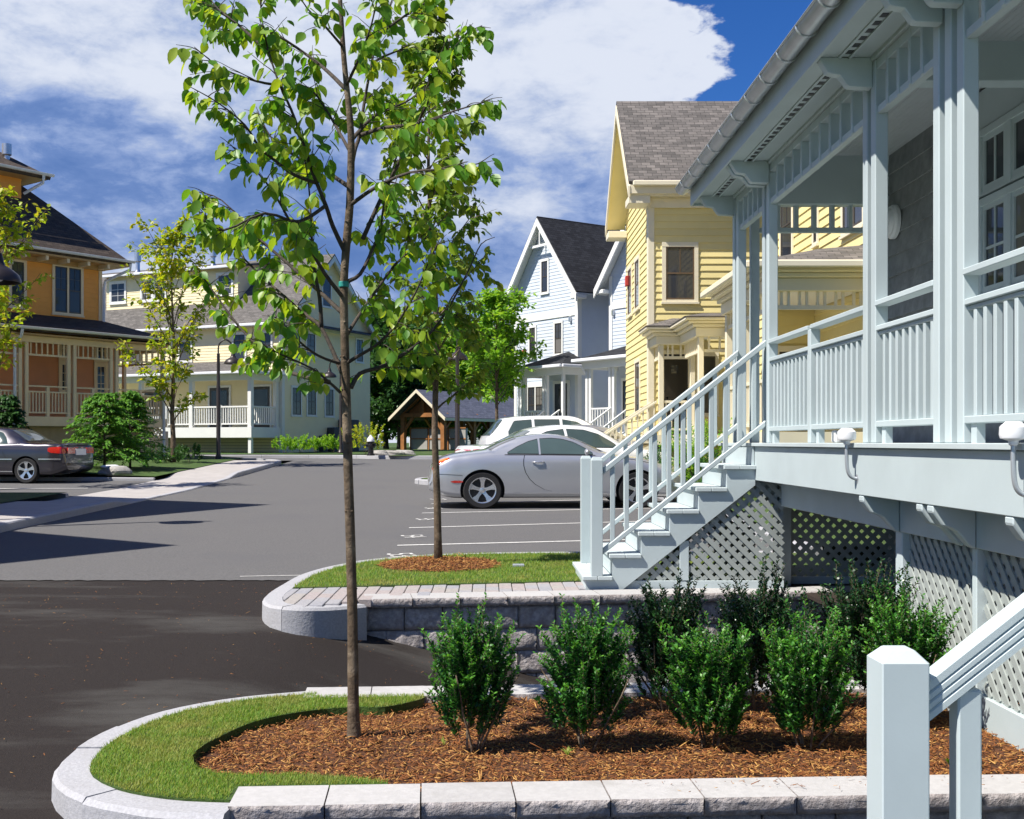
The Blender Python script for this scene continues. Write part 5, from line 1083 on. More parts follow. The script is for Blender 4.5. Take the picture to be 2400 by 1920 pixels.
mb = MB(); mb.box(xl, xr, .03, .17, zb, 4.548); mb.box(xr - .17, xr - .03, .171, yw + 5, zb, 4.548); mb.build('porch_beam', tn, OH)
half_gutter(OH, (xl, -.46, 4.78), (.46, -.46, 4.78), .075, M['alu'])
gx = [xr - .12, xr - 2.0, xr - 2.22, xr - 3.6, xr - 3.82, xr - 5.3, xr - 5.52, -7.4]
for x in gx: bx(OH, 'porch_post', tn, x - .06, x + .06, .04, .16, zf, zb, bevel=.01)
for y in (2.3, 4.2, 6.3): bx(OH, 'porch_post', tn, xr - .16, xr - .04, y, y + .12, zf, zb, bevel=.01)
bays = [(xr - .18, xr - 1.94), (xr - 2.28, xr - 3.54), (xr - 3.88, xr - 5.24), (xr - 5.58, -7.34)]
for a, b in bays:
    m_ = (a + b) / 2
    for p, q in ((a, m_), (m_, b)): railing(OH, (p, .10, zf), (q, .10, zf), [(.94, .08, .05), (.76, .07, .05), (.1, .07, .05)], .15, .76, .12, .04, tn)
    bx(OH, 'rail_post', tn, m_ - .05, m_ + .05, .05, .15, zf, zf + .94)
    mb = MB(); mb.slopebar((a, .10, zb - .42), (b, .10, zb - .42), .06, .06); fr_ = mb.build('frieze_rail', tn, OH)
    for i in range(7): x = a + (b - a) * (i + .5) / 7; MB().box(x - .02, x + .02, .08, .12, zb - .36, zb).build('frieze_slat', tn, fr_)
railing(OH, (xr - .10, .2, zf), (xr - .10, 2.3, zf), [(.94, .08, .05), (.76, .07, .05), (.1, .07, .05)], .15, .76, .13, .04, tn)
mb = MB(); mb.slopebar((xr - .10, .2, zb - .42), (xr - .10, 6.2, zb - .42), .06, .06); fr_ = mb.build('frieze_rail', tn, OH)
for i in range(18): y = .35 + i * .33; MB().box(xr - .12, xr - .08, y - .02, y + .02, zb - .36, zb).build('frieze_slat', tn, fr_)
for x in (-.15, -5.75): downspout(OH, [(x, -.46, 4.7), (x, -.40, 4.5), (x, -.02, 4.25), (x, -.03, .6)], M['alu'], .05)
# side stair at the right end
for i in range(8): bx(OH, 'stair_tread', tn, .02 + .27 * i, .02 + .27 * (i + 1), 3.0, 4.1, zf - .175 * (i + 1) - .05, zf - .175 * (i + 1))
for y in (3.0, 4.1): railing(OH, (0, y, zf), (2.16, y, zf - 1.4), [(.86, .08, .06), (.1, .07, .05)], .15, .86, .15, .04, tn, 'stair_rail'); bx(OH, 'newel', tn, 2.16, 2.28, y - .06, y + .06, .3, zf - 1.4 + 1.0)
lattice(OH, (.0, .12, 0), (1, 0, 0), (0, -1, 0), [(-1.0, .4), (-.1, .4), (-.1, 1.68), (-1.0, 1.68)], .16, .05, tn)
# ---------------- neighbours outside the frame on the left, whose shadows cross the street ----------------
def neighbour(cx, cy, ang, w, d, ze, zt, lab, m_):
    r = empty('corner_house', (cx, cy, 0), ang, lab, 'house')
    bx(r, 'wall', m_, -w + .6, -.6, .6, d, -.2, ze - .1); slab_roof(r, hip(-w, 0, 0, d + .6, ze, zt), .12, M['roof_brown'])
    for i in range(3): window(r, (0, .58, 0), (1, 0, 0), (0, -1, 0), -w + 1.2 + i * 1.7, -w + 2.2 + i * 1.7, 4.6, 6.2, .1, 2, (2, 1), M['whitetrim'], M['sashdark'])
neighbour(-8.95, 18.8, R(62), 5.2, 6.5, 7.5, 10.2, 'tan hip-roofed house beyond the left edge, shading the street', M['tan'])
neighbour(-8.7, 11.3, R(55), 6.5, 6.5, 7.5, 10.2, 'brick red hip-roofed house behind the camera side, shading the street', M['terracotta'])
# ------------------------------------------------------------------ plants
LF_V = [(0, 0, 0), (0, .36, -.02), (0, .70, -.045), (0, 1, -.12)] + [(sg * a, b, c) for sg in (-1, 1) for a, b, c in ((.17, .10, .03), (.30, .30, .055), (.29, .55, .045), (.16, .80, .0))]
LF_F = [(0, 1, 4), (1, 5, 4), (1, 2, 5), (2, 6, 5), (2, 7, 6), (2, 3, 7), (0, 8, 1), (1, 8, 9), (1, 9, 2), (2, 9, 10), (2, 10, 11), (2, 11, 3)]
SF_V = [(0, 0, 0), (-.22, .5, .05), (0, 1, -.05), (.22, .5, .05)]; SF_F = [(0, 3, 1), (3, 2, 1)]
def hangframes(n, droop=.8, out=None, spread=.8):
    a = RNG.uniform(0, 2 * np.pi, n); d = np.column_stack([np.cos(a), np.sin(a), np.zeros(n)]) * spread
    if out is not None: d = d * .7 + out * .6
    d[:, 2] -= droop * RNG.uniform(.3, 1.3, n); up = np.column_stack([RNG.normal(0, .45, n), RNG.normal(0, .45, n), np.ones(n)]); return frames(d, up)
def branch_mesh(name, polys, m_, parent, n=6):
    mb = MB()
    for pts, r0, r1 in polys: k = len(pts); mb.tube(pts, [r0 + (r1 - r0) * i / (k - 1) for i in range(k)], n)
    return mb.build(name, m_, parent, smooth=True)
def twig(p, d, ln, rr, sag=.25, seg=5):
    pts = [Vector(p)]; d = Vector(d).normalized()
    for i in range(seg): d = (d + Vector((rr.gauss(0, .10), rr.gauss(0, .10), rr.gauss(0, .08) - sag / seg))).normalized(); pts.append(pts[-1] + d * (ln / seg))
    return pts
# ---- sapling in the bed: limbs traced from the photograph, then twigs and hanging leaves
TY = 5.3
def T1(q):
    px, py, dy = q[0], q[1], (q[2] if len(q) > 2 else 0); Y = TY + dy; return PX(px, py, Y)
SAP = empty('sapling_tree', T1((829, 1735)), 0, 'slender young shade tree rising from the mulch, big hanging leaves', 'tree'); so_ = SAP.location
loc = lambda v: Vector(v) - so_
trunk = [(830, 1740), (828, 1650), (826, 1447), (821, 1250), (816, 1100), (811, 913), (808, 800), (806, 668), (813, 560), (820, 479), (823, 360), (821, 289), (812, 200), (804, 111), (797, 0), (790, -90), (786, -180)]
tw = [.037, .027, .0242, .0228, .0220, .0212, .0195, .0185, .0195, .0185, .017, .0155, .0135, .012, .0105, .008, .005]
tp_ = catmull([loc(T1(q)) for q in trunk], 3); tr_ = list(np.interp(np.linspace(0, 1, len(tp_)), np.linspace(0, 1, len(tw)), tw))
mb = MB(); mb.tube(tp_, tr_, 12)
for k in range(26):
    z = RNG.uniform(.05, .55); i = int(z * (len(tp_) - 1)); a = RNG.uniform(0, 6.28); r_ = tr_[i]
    c = tp_[i] + Vector((math.cos(a) * r_ * .85, math.sin(a) * r_ * .85, 0)); mb.lathe([(.004, -.006), (.009, 0), (.004, .006)], c, 'z', 6)
mb.build('trunk', M['bark'], SAP, smooth=True)
MB().lathe([(.0235, 0), (.0245, .003), (.0245, .022), (.0235, .025)], tp_[int(len(tp_) * .435)] - Vector((0, 0, .01)), n=12).build('tie_band', mat('teal_tie', (.02, .30, .25), .6), SAP)
LIMBS = [
 [(798, 920), (772, 896, -.05), (730, 863, -.15), (646, 825, -.3), (608, 806, -.36)], [(772, 896, -.05), (684, 875, .1), (642, 844, .2), (562, 768, .35), (490, 669, .45), (470, 640, .48)],
 [(802, 875), (783, 829, .05), (753, 768, .1), (722, 742, .15), (677, 704, .2), (616, 650, .3), (555, 589, .35), (509, 540, .4), (465, 485, .45)], [(795, 852), (745, 833, -.1), (700, 799, -.2), (669, 764, -.3), (640, 740, -.35)],
 [(806, 700), (760, 640, -.1), (722, 575, -.2), (692, 540, -.25), (640, 450, -.35), (590, 390, -.4), (545, 345, -.45)], [(808, 740), (753, 688, .1), (677, 620, .25), (623, 574, .3), (589, 540, .35), (520, 470, .45), (470, 450, .5)],
 [(753, 768, .1), (749, 700, .1), (734, 616, .12), (730, 540, .15), (722, 420, .2), (700, 310, .25)],
 [(823, 909), (844, 875, .05), (890, 861, .1), (931, 840, .15), (988, 799, .25), (1026, 760, .3), (1064, 700, .35), (1103, 624, .4), (1128, 572, .42), (1160, 556, .42)],
 [(812, 852), (836, 837, -.05), (886, 806, -.15), (931, 757, -.2), (973, 688, -.25), (1004, 616, -.3), (1030, 560, -.3)], [(810, 791), (833, 753, .1), (874, 692, .2), (931, 616, .3), (988, 567, .35), (1050, 500, .4)],
 [(815, 660), (844, 643, 0), (871, 589, .05), (890, 540, .1), (905, 450, .15), (935, 350, .2), (960, 290, .2)],
 [(813, 600), (780, 530, -.05), (764, 482, -.1), (734, 408, -.15), (708, 327, -.2), (682, 256, -.25), (656, 200, -.3), (630, 122, -.3), (615, 50, -.3), (606, -40, -.3)],
 [(745, 430, -.13), (690, 410, -.2), (649, 380, -.3), (608, 345, -.35), (574, 293, -.4), (511, 241, -.45), (448, 205, -.5)], [(764, 482, -.1), (700, 520, -.3), (620, 500, -.5), (526, 540, -.6), (470, 510, -.65)],
 [(822, 400), (832, 350, .1), (843, 318, .15), (853, 245, .2), (871, 148, .25), (886, 82, .3), (919, 0, .35), (950, -90, .4)], [(886, 82, .3), (945, 40, .2), (1000, 5, .1), (1060, -40, 0)],
 [(843, 318, .15), (900, 300, -.1), (980, 290, -.3), (1060, 262, -.4), (1150, 235, -.45)], [(850, 560, .05), (900, 450, .1), (960, 330, .0), (1030, 180, -.1), (1080, 90, -.15), (1130, 60, -.2)],
 [(822, 480), (880, 440, -.2), (960, 405, -.4), (1060, 395, -.5), (1140, 380, -.55)], [(823, 360), (790, 300, .2), (760, 250, .3), (735, 215, .35), (700, 195, .4)], [(815, 215), (770, 170, .1), (720, 130, .2), (640, 80, .3), (560, 75, .35), (470, 60, .4)],
 [(812, 200), (840, 140, -.2), (870, 60, -.3), (890, -30, -.4)], [(656, 200, -.3), (600, 190, -.3), (520, 160, -.35), (455, 110, -.4)], [(630, 122, -.3), (560, 60, -.2), (510, 20, -.1), (480, -20, 0)], [(804, 111), (760, 60, -.1), (720, 20, -.2), (690, -30, -.3)],
 [(820, 440), (760, 400, .3), (700, 370, .5), (640, 330, .6), (600, 250, .65)], [(871, 148, .25), (930, 120, .4), (990, 110, .5)], [(823, 330), (880, 270, .4), (950, 240, .6), (1010, 200, .7)]]
rr = random.Random(21); polys = []; LP, LD, LS = [], [], []
def leafy(pts, n, r0, big=1.):
    for i in range(n):
        t = .12 + .88 * (i + rr.random() * .8) / n; j = min(int(t * (len(pts) - 1)), len(pts) - 2); f = t * (len(pts) - 1) - j; c = pts[j].lerp(pts[j + 1], f); ax = (pts[j + 1] - pts[j]).normalized()
        sd = ax.cross(Vector((0, 0, 1))); sd = sd.normalized() if sd.length > .01 else Vector((1, 0, 0)); sd *= (1 if i % 2 else -1)
        d = (ax * rr.uniform(.1, .7) + sd * rr.uniform(.3, .8) + Vector((rr.gauss(0, .2), rr.gauss(0, .2), -rr.uniform(.6, 1.6)))).normalized()
        LP.append(c + d * .012); LD.append(d); LS.append(rr.uniform(.042, .080) * big)
for li, L_ in enumerate(LIMBS):
    p = catmull([loc(T1(q)) for q in L_], 3); k = len(p); ln = sum((p[i + 1] - p[i]).length for i in range(k - 1)); r0 = min(.012, .0045 + .007 * ln); polys.append((p, r0, .0018))
    if li == 7: p = p[:int(k * .7)]; k = len(p)
    nt = int(ln * 24)
    for q in range(nt):
        t = .30 + .70 * (q + rr.random()) / nt; i = min(int(t * (k - 1)), k - 2); c = p[i]; ax = (p[i + 1] - p[i]).normalized()
        d = ax + Vector((rr.gauss(0, .7), rr.gauss(0, .7), rr.gauss(.0, .35))); low = .55 if c.z + so_.z < 1.55 else 1.
        if low < 1 and rr.random() < .35: continue
        tl = rr.uniform(.10, .27) * (1.1 - .62 * t); tw_ = twig(c, d, tl, rr, .35); polys.append((tw_, .0026, .0011)); leafy(tw_, max(3, int(tl * 36)), 0)
    leafy(p[int(k * .82):], 4, 0)
# keep the low inside of the crown airy, as in the photograph
branch_mesh('branches', polys, M['barkdark'], SAP, 5)['kind'] = 'stuff'
LP = np.array([list(v) for v in LP]); LD = np.array([list(v) for v in LD]); LS = np.array(LS); n_ = len(LP)
up = np.column_stack([RNG.normal(0, .5, n_), RNG.normal(0, .5, n_) - .2, np.ones(n_)]); FR = frames(LD, up)
order = np.argsort(-LS); big = order[:300]; rest = order[300:]
LM = [npmesh('leaf', np.array(LF_V) * np.array([w, 1, 1]), LF_F, M['leaf'], True) for w in (1.0, 1.12, .9, 1.2)]
for i in big:
    o = link('leaf', LM[int(i) % 4], SAP); x, y, z = FR[i]; s = LS[i]
    o.matrix_basis = Matrix(((x[0] * s, y[0] * s, z[0] * s, LP[i][0]), (x[1] * s, y[1] * s, z[1] * s, LP[i][1]), (x[2] * s, y[2] * s, z[2] * s, LP[i][2]), (0, 0, 0, 1)))
o = scatter('leaves', LP[rest], FR[rest], LS[rest], np.array(LF_V) * np.array([1.08, 1, 1]), LF_F, M['leaf'], SAP, 'stuff')
o.data.polygons.foreach_set('use_smooth', [True] * len(o.data.polygons))
print('sapling leaves', n_)

# ---- generic young tree
def grow(root, seed, H, r0, crown0, spread, nl, m_leaf, m_bark, lsize, lden, up_=.9, lean=0., sub=5, droop=.7, tmpl=0, shape=None, twin=False, nm='leaves', sag=.1, ltaper=1.):
    rr = random.Random(seed); polys = []; tr = [Vector((0, 0, -.1))]
    for i in range(1, 10): t = i / 9; tr.append(Vector((lean * t + rr.gauss(0, .012) * H * .3, rr.gauss(0, .012) * H * .3, H * t)))
    mb = MB(); k = len(tr); mb.tube(catmull(tr, 2), list(np.interp(np.linspace(0, 1, 2 * (k - 1) + 1), [0, .06, 1], [r0 * 1.35, r0, r0 * .12])), 9)
    mb.build('trunk', m_bark, root, smooth=True); P, D, S = [], [], []
    def leaves_on(pts, n):
        for _ in range(n):
            t = rr.random() ** .8; j = min(int(t * (len(pts) - 1)), len(pts) - 2); c = pts[j].lerp(pts[j + 1], rr.random()); ax = (pts[j + 1] - pts[j]).normalized()
            d = ax * .4 + Vector((rr.gauss(0, .6), rr.gauss(0, .6), rr.gauss(-droop, .4))); P.append(c + d.normalized() * lsize * rr.random() * .8); D.append(d); S.append(lsize * rr.uniform(.7, 1.25))
    for i in range(nl):
        t = crown0 + (1 - crown0) * (i + rr.random() * .6) / nl; j = min(int(t * 9), 8); c = tr[j].lerp(tr[j + 1], t * 9 - j); a = i * 2.4 + rr.gauss(0, .4); u = (t - crown0) / (1 - crown0)
        sh = (shape(u) if shape else (math.sin(math.pi * min(1, u * .82 + .22)) ** .7)); ln = spread * sh * rr.uniform(.8, 1.2)
        d = Vector((math.cos(a), math.sin(a), up_ * rr.uniform(.7, 1.4))); b = twig(c, d, ln * math.sqrt(1 + up_ ** 2 * .6), rr, sag, 6); polys.append((b, r0 * .28 * (1.1 - .6 * u), r0 * .05)); leaves_on(b[3:], int(lden * .5))
        for q in range(sub):
            m = rr.randint(2, 5); dd = (b[m + 1] - b[m]).normalized() if m < 6 else d; e = twig(b[m], dd + Vector((rr.gauss(0, .8), rr.gauss(0, .8), rr.gauss(.1, .5))), ln * rr.uniform(.25, .55), rr, .2, 4); polys.append((e, r0 * .09, r0 * .03)); leaves_on(e, lden)
    branch_mesh('branches', polys, m_bark, root, 4)['kind'] = 'stuff'
    P = np.array([list(v) for v in P]); D = np.array([list(v) for v in D]); n = len(P); up = np.column_stack([RNG.normal(0, .5, n), RNG.normal(0, .5, n), np.ones(n)])
    o = scatter(nm, P, frames(D, up), np.array(S), *((LF_V, LF_F) if tmpl == 0 else (SF_V, SF_F)), m_leaf, root, 'stuff'); return o
def gz(x, y, add=.0): return float(base_z(y)) + add
t = empty('lawn_tree', (-.47, 10.82, .05), 0, 'leafy young tree growing from the round mulch bed on the lawn', 'tree')
grow(t, 4, 5.5, .036, .25, .60, 38, M['leaf2'], M['bark'], .082, 19, up_=1.1, lean=-.12, sub=6, droop=.8)
def tree(name, px, Y, label, H, zadd, *a, group=None, **k):
    X = (px - VX) / FP * Y; r = empty(name, (X, Y, gz(X, Y, zadd)), 0, label, 'tree', group); grow(r, *a, **k); return r
tree('upright_tree', 405, 36.5, 'upright yellow-green young tree at the corner of the orange porch', 7, .2, 31, 7.0, .085, .16, 1.15, 30, M['leafyellow'], M['bark'], .15, 17, up_=2.1, sub=7, droop=.25, shape=lambda u: .35 + .9 * math.sin(math.pi * min(1, u * .9 + .1)))
tree('street_tree', -12, 26.0, 'yellow-green street tree cut by the left edge before the orange house', 7, .15, 17, 6.9, .07, .34, 1.15, 26, M['leafyellow'], M['bark'], .13, 13, up_=1.5, sub=6, droop=.4)
tree('maple_tree', 1163, 45.5, 'bright green maple with twin pale stems beside the blue row house', 7, .15, 8, 6.4, .08, .30, 1.5, 44, M['leaflime'], M['bark'], .17, 24, up_=1.5, sub=7, droop=.3)
for i, (px, Y, H, sp, lab) in enumerate(((905, 70, 8.2, 2.8, 'dark evergreen tree right behind the white house gable'), (985, 76, 8.6, 3.0, 'dark evergreen tree rising behind the timber pavilion'), (872, 82, 10, 3.2, 'tall dark tree half hidden by the white house'), (1075, 84, 9.6, 3.0, 'dark green tree in the gap left of the maple'), (1180, 80, 8.6, 3., 'dark green tree behind the maple and blue row house'))):
    tree('evergreen_tree', px, Y, lab, H, .1, 50 + i, H, .16, .08, sp, 60, M['leafdark'], M['barkdark'], .42, 26, up_=.7, sub=9, droop=.3, tmpl=1, group='dark trees beyond the pavilion')
for i, (px, Y, H, sp, lab) in enumerate(((935, 68, 6.2, 1.9, 'mid green tree left of the pavilion gable'), (1030, 72, 7.4, 2.4, 'mid green tree directly above the pavilion ridge'), (1110, 71, 7.0, 2.2, 'mid green tree over the right half of the pavilion roof'))):
    tree('garden_tree', px, Y, lab, H, .1, 150 + i, H, .14, .12, sp, 50, M['leaflime' if i else 'leafdark'], M['barkdark'], .30, 26, up_=.9, sub=8, droop=.3, tmpl=1, group='green trees above the pavilion')
# ---- shrubs in the bed
def shrub(name, x, y, z, H, Wd, seed, m_leaf, label, group=None, shoots=85, per=46, ls=.027, leaf=(SF_V, SF_F), stems=5, flat=.85, tips=False):
    rr = random.Random(seed); root = empty(name, (x, y, z), 0, label, 'shrub', group); polys = []; P, D, S, TT = [], [], [], []
    for i in range(stems): a = rr.uniform(0, 6.28); polys.append((twig((math.cos(a) * .02, math.sin(a) * .02, -.03), (math.cos(a) * .35, math.sin(a) * .35, 1), H * .55, rr, 0), .006, .003))
    for i in range(shoots):
        a = rr.uniform(0, 6.28); q = math.sqrt(rr.random()); h0 = rr.uniform(.02, .66); wob = 1 + .16 * math.sin(a * 2 + seed) + .1 * math.sin(a * 3 + seed * 2)
        w = Wd * wob * 1.35 * math.sin(math.pi * (.28 + .68 * h0)) ** .8; b = Vector((math.cos(a) * q * w * .45, math.sin(a) * q * w * .45 * flat, H * (.09 + h0 * .72)))
        d = Vector((math.cos(a) * q * .55, math.sin(a) * q * .55 * flat, 1.0)); ln = H * rr.uniform(.15, .34) * (1.3 - .5 * q)
        tw_ = twig(b, d, ln, rr, -.05, 5); polys.append((tw_, .0025, .001))
        for j in range(per):
            t = (j + rr.random()) / per; k = min(int(t * 5), 4); c = tw_[k].lerp(tw_[k + 1], t * 5 - k); ax = (tw_[k + 1] - tw_[k]).normalized(); an = j * 2.4
            sd = Vector((math.cos(an), math.sin(an), 0)); P.append(c); D.append(ax * rr.uniform(.45, 1.0) + sd * rr.uniform(.6, 1.) + Vector((0, 0, rr.gauss(0, .15)))); S.append(ls * rr.uniform(.7, 1.2) * (1.1 - .35 * t)); TT.append(t + .25 * q + .25 * h0)
    branch_mesh('stems', polys, M['bark'], root, 4)['kind'] = 'stuff'
    P = np.array([list(v) for v in P]); D = np.array([list(v) for v in D]); n = len(P); up = np.column_stack([RNG.normal(0, .4, n), RNG.normal(0, .4, n), np.ones(n)])
    S = np.array(S); fr_ = frames(D, up); tip = (np.array(TT) > 1.06) if tips else np.zeros(n, bool)
    scatter('foliage', P[~tip], fr_[~tip], S[~tip], *leaf, m_leaf, root, 'stuff')
    if tips: scatter('new_growth', P[tip], fr_[tip], S[tip], *leaf, M['newgrowth'], root, 'stuff')
    return root
SV = [(0, 0, 0), (-.24, .4, .06), (-.2, .72, .04), (0, 1, -.03), (.2, .72, .04), (.24, .4, .06)]; SFc = [(0, 5, 1), (5, 4, 1), (4, 2, 1), (4, 3, 2)]
def bedspot(px, Y): return (px - VX) / FP * Y
for i, (px, Y, H, Wd, lab, m_) in enumerate((
    (1106, 5.12, .82, .205, 'glossy evergreen shrub nearest the sapling, first of the front row', 'shrub'), (1372, 5.14, .84, .21, 'tall evergreen shrub, second of the front row from the sapling', 'shrub'),
    (1662, 5.16, .74, .21, 'evergreen shrub with pale new tips, third of the front row', 'shrub'), (1893, 5.16, .77, .225, 'round evergreen shrub just before the white newel post', 'shrub'),
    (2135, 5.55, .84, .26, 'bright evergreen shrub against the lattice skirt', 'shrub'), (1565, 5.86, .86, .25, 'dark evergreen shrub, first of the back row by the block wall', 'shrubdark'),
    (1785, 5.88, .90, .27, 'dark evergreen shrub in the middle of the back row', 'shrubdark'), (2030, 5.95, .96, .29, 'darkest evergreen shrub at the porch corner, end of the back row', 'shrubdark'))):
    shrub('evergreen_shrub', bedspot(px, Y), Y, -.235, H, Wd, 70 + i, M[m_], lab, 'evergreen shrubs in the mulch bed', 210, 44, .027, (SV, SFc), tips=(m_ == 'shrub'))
# ---- planting by the houses
def feather(name, px, Y, H, Wd, seed, m_, label, zadd=.15, n=200):
    rr = random.Random(seed); X = (px - VX) / FP * Y; root = empty(name, (X, Y, gz(X, Y, zadd)), 0, label, 'shrub'); P, D, S, polys = [], [], [], []
    polys.append(([Vector((0, 0, -.1)), Vector((0, 0, H * .9))], .04, .01))
    for i in range(n):
        t = rr.random() ** .8; a = rr.uniform(0, 6.28); ln = Wd * .5 * (1.05 - .85 * t) * rr.uniform(.75, 1.25); b = twig((0, 0, H * (.05 + .9 * t)), (math.cos(a), math.sin(a), .45), ln * 1.1, rr, .75, 6); polys.append((b, .008, .003))
        for j in range(70):
            u = .15 + .85 * rr.random(); k = min(int(u * 6), 5); c = b[k].lerp(b[k + 1], rr.random()); ax = (b[k + 1] - b[k]).normalized(); sd = ax.cross(Vector((0, 0, 1))) * rr.choice((-1, 1)); P.append(c + Vector((0, 0, rr.gauss(0, .02)))); D.append(ax * .7 + sd * rr.uniform(.4, 1) + Vector((0, 0, -.25))); S.append(rr.uniform(.06, .13))
    branch_mesh('stems', polys, M['barkdark'], root, 4)['kind'] = 'stuff'; P = np.array([list(v) for v in P]); D = np.array([list(v) for v in D]); n = len(P)
    scatter('foliage', P, frames(D, np.column_stack([RNG.normal(0, .3, n), RNG.normal(0, .3, n), np.ones(n)])), np.array(S), SF_V, SF_F, m_, root, 'stuff')
feather('hemlock_shrub', 245, 31.6, 2.25, 2.9, 5, M['hemlock'], 'broad feathery green hemlock shrub behind the dark sedan'); feather('hemlock_shrub', 305, 32.8, 2.35, 2.0, 6, M['hemlock'], 'second feathery hemlock shrub, nearer the porch stair'); feather('hemlock_shrub', 18, 31.5, 2.2, 1.8, 7, M['leafdark'], 'dark hemlock shrub at the left edge behind the sedan roof')
def yard(px, Y, H, Wd, seed, m_, label, zadd=.12, ls=.09, sh=46, per=24): X = (px - VX) / FP * Y; return shrub('yard_shrub', X, Y, gz(X, Y, zadd), H, Wd, seed, M[m_], label, None, sh, per, ls)
yard(388, 36, .75, 1.1, 3, 'leafdark', 'low dark clipped shrub left of the upright tree trunk'); yard(440, 37, .8, 1.0, 4, 'leafdark', 'low dark clipped shrub right of the upright tree trunk')
for i, (px, lab) in enumerate(((667, 'small green shrub nearest the white house corner'), (703, 'second small green shrub along the white house gable'), (741, 'third small green shrub along the white house gable'), (780, 'fourth small green shrub beside the meter boxes'))): yard(px, 49.5 + i * .6, .95 + .1 * (i % 2), .8, 90 + i, 'leaflime', lab, .14, .11)
yard(856, 46.5, 1.7, 1.3, 97, 'leafyellow', 'golden shrub beside the hydrant', .14, .12); 
yard(1322, 29.6, 1.5, 1.45, 98, 'leaflime', 'lime green shrub showing above the parked white car', .12, .10, 70, 30); yard(1405, 29.4, .6, .9, 99, 'leaflime', 'low green plants by the grey car bonnet', .12, .09)
yard(1560, 21.5, 1.25, 1.1, 100, 'shrub', 'green hedge shrub seen between the stair balusters', .12, .07, 70, 30); yard(1638, 21.0, 1.9, .9, 101, 'leaflime', 'tall leafy shrub beneath the yellow porch', .12, .08, 70, 30); yard(1700, 19.5, 1.2, 1.0, 102, 'shrub', 'green shrub at the foot of the yellow porch post', .12, .07, 60, 30)
# weeds in the mulch
def weed(px, py, s, seed):
    Y = 1.405 * FP / (py - VY); X = (px - VX) / FP * Y; rr = random.Random(seed); n = 14; a = RNG.uniform(0, 6.28, n)
    P = np.column_stack([np.full(n, X), np.full(n, Y), np.full(n, -.22)]); d = np.column_stack([np.cos(a) * .8, np.sin(a) * .8, RNG.uniform(.5, 1.5, n)])
    o = scatter('weed', P, frames(d, np.column_stack([np.cos(a) * .1, np.sin(a) * .1, np.ones(n)])), RNG.uniform(.5, 1, n) * s, [(0, 0, 0), (-.08, .5, .1), (0, 1, -.15), (.08, .5, .1)], SF_F, M['blade']); return o
for i, (px, py, s, lab) in enumerate(((1040, 1752, .05, 'tiny green weed in the mulch left of the first shrub'), (1330, 1778, .055, 'sprawling weed in the mulch in front of the second shrub'), (2225, 1800, .07, 'grass tuft sprouting behind the white newel'), (2318, 1668, .08, 'thin weed beside the white skirt board'), (1905, 1748, .05, 'little weed in the mulch below the round shrub'))): tag(weed(px, py, s, i), lab, 'weed')
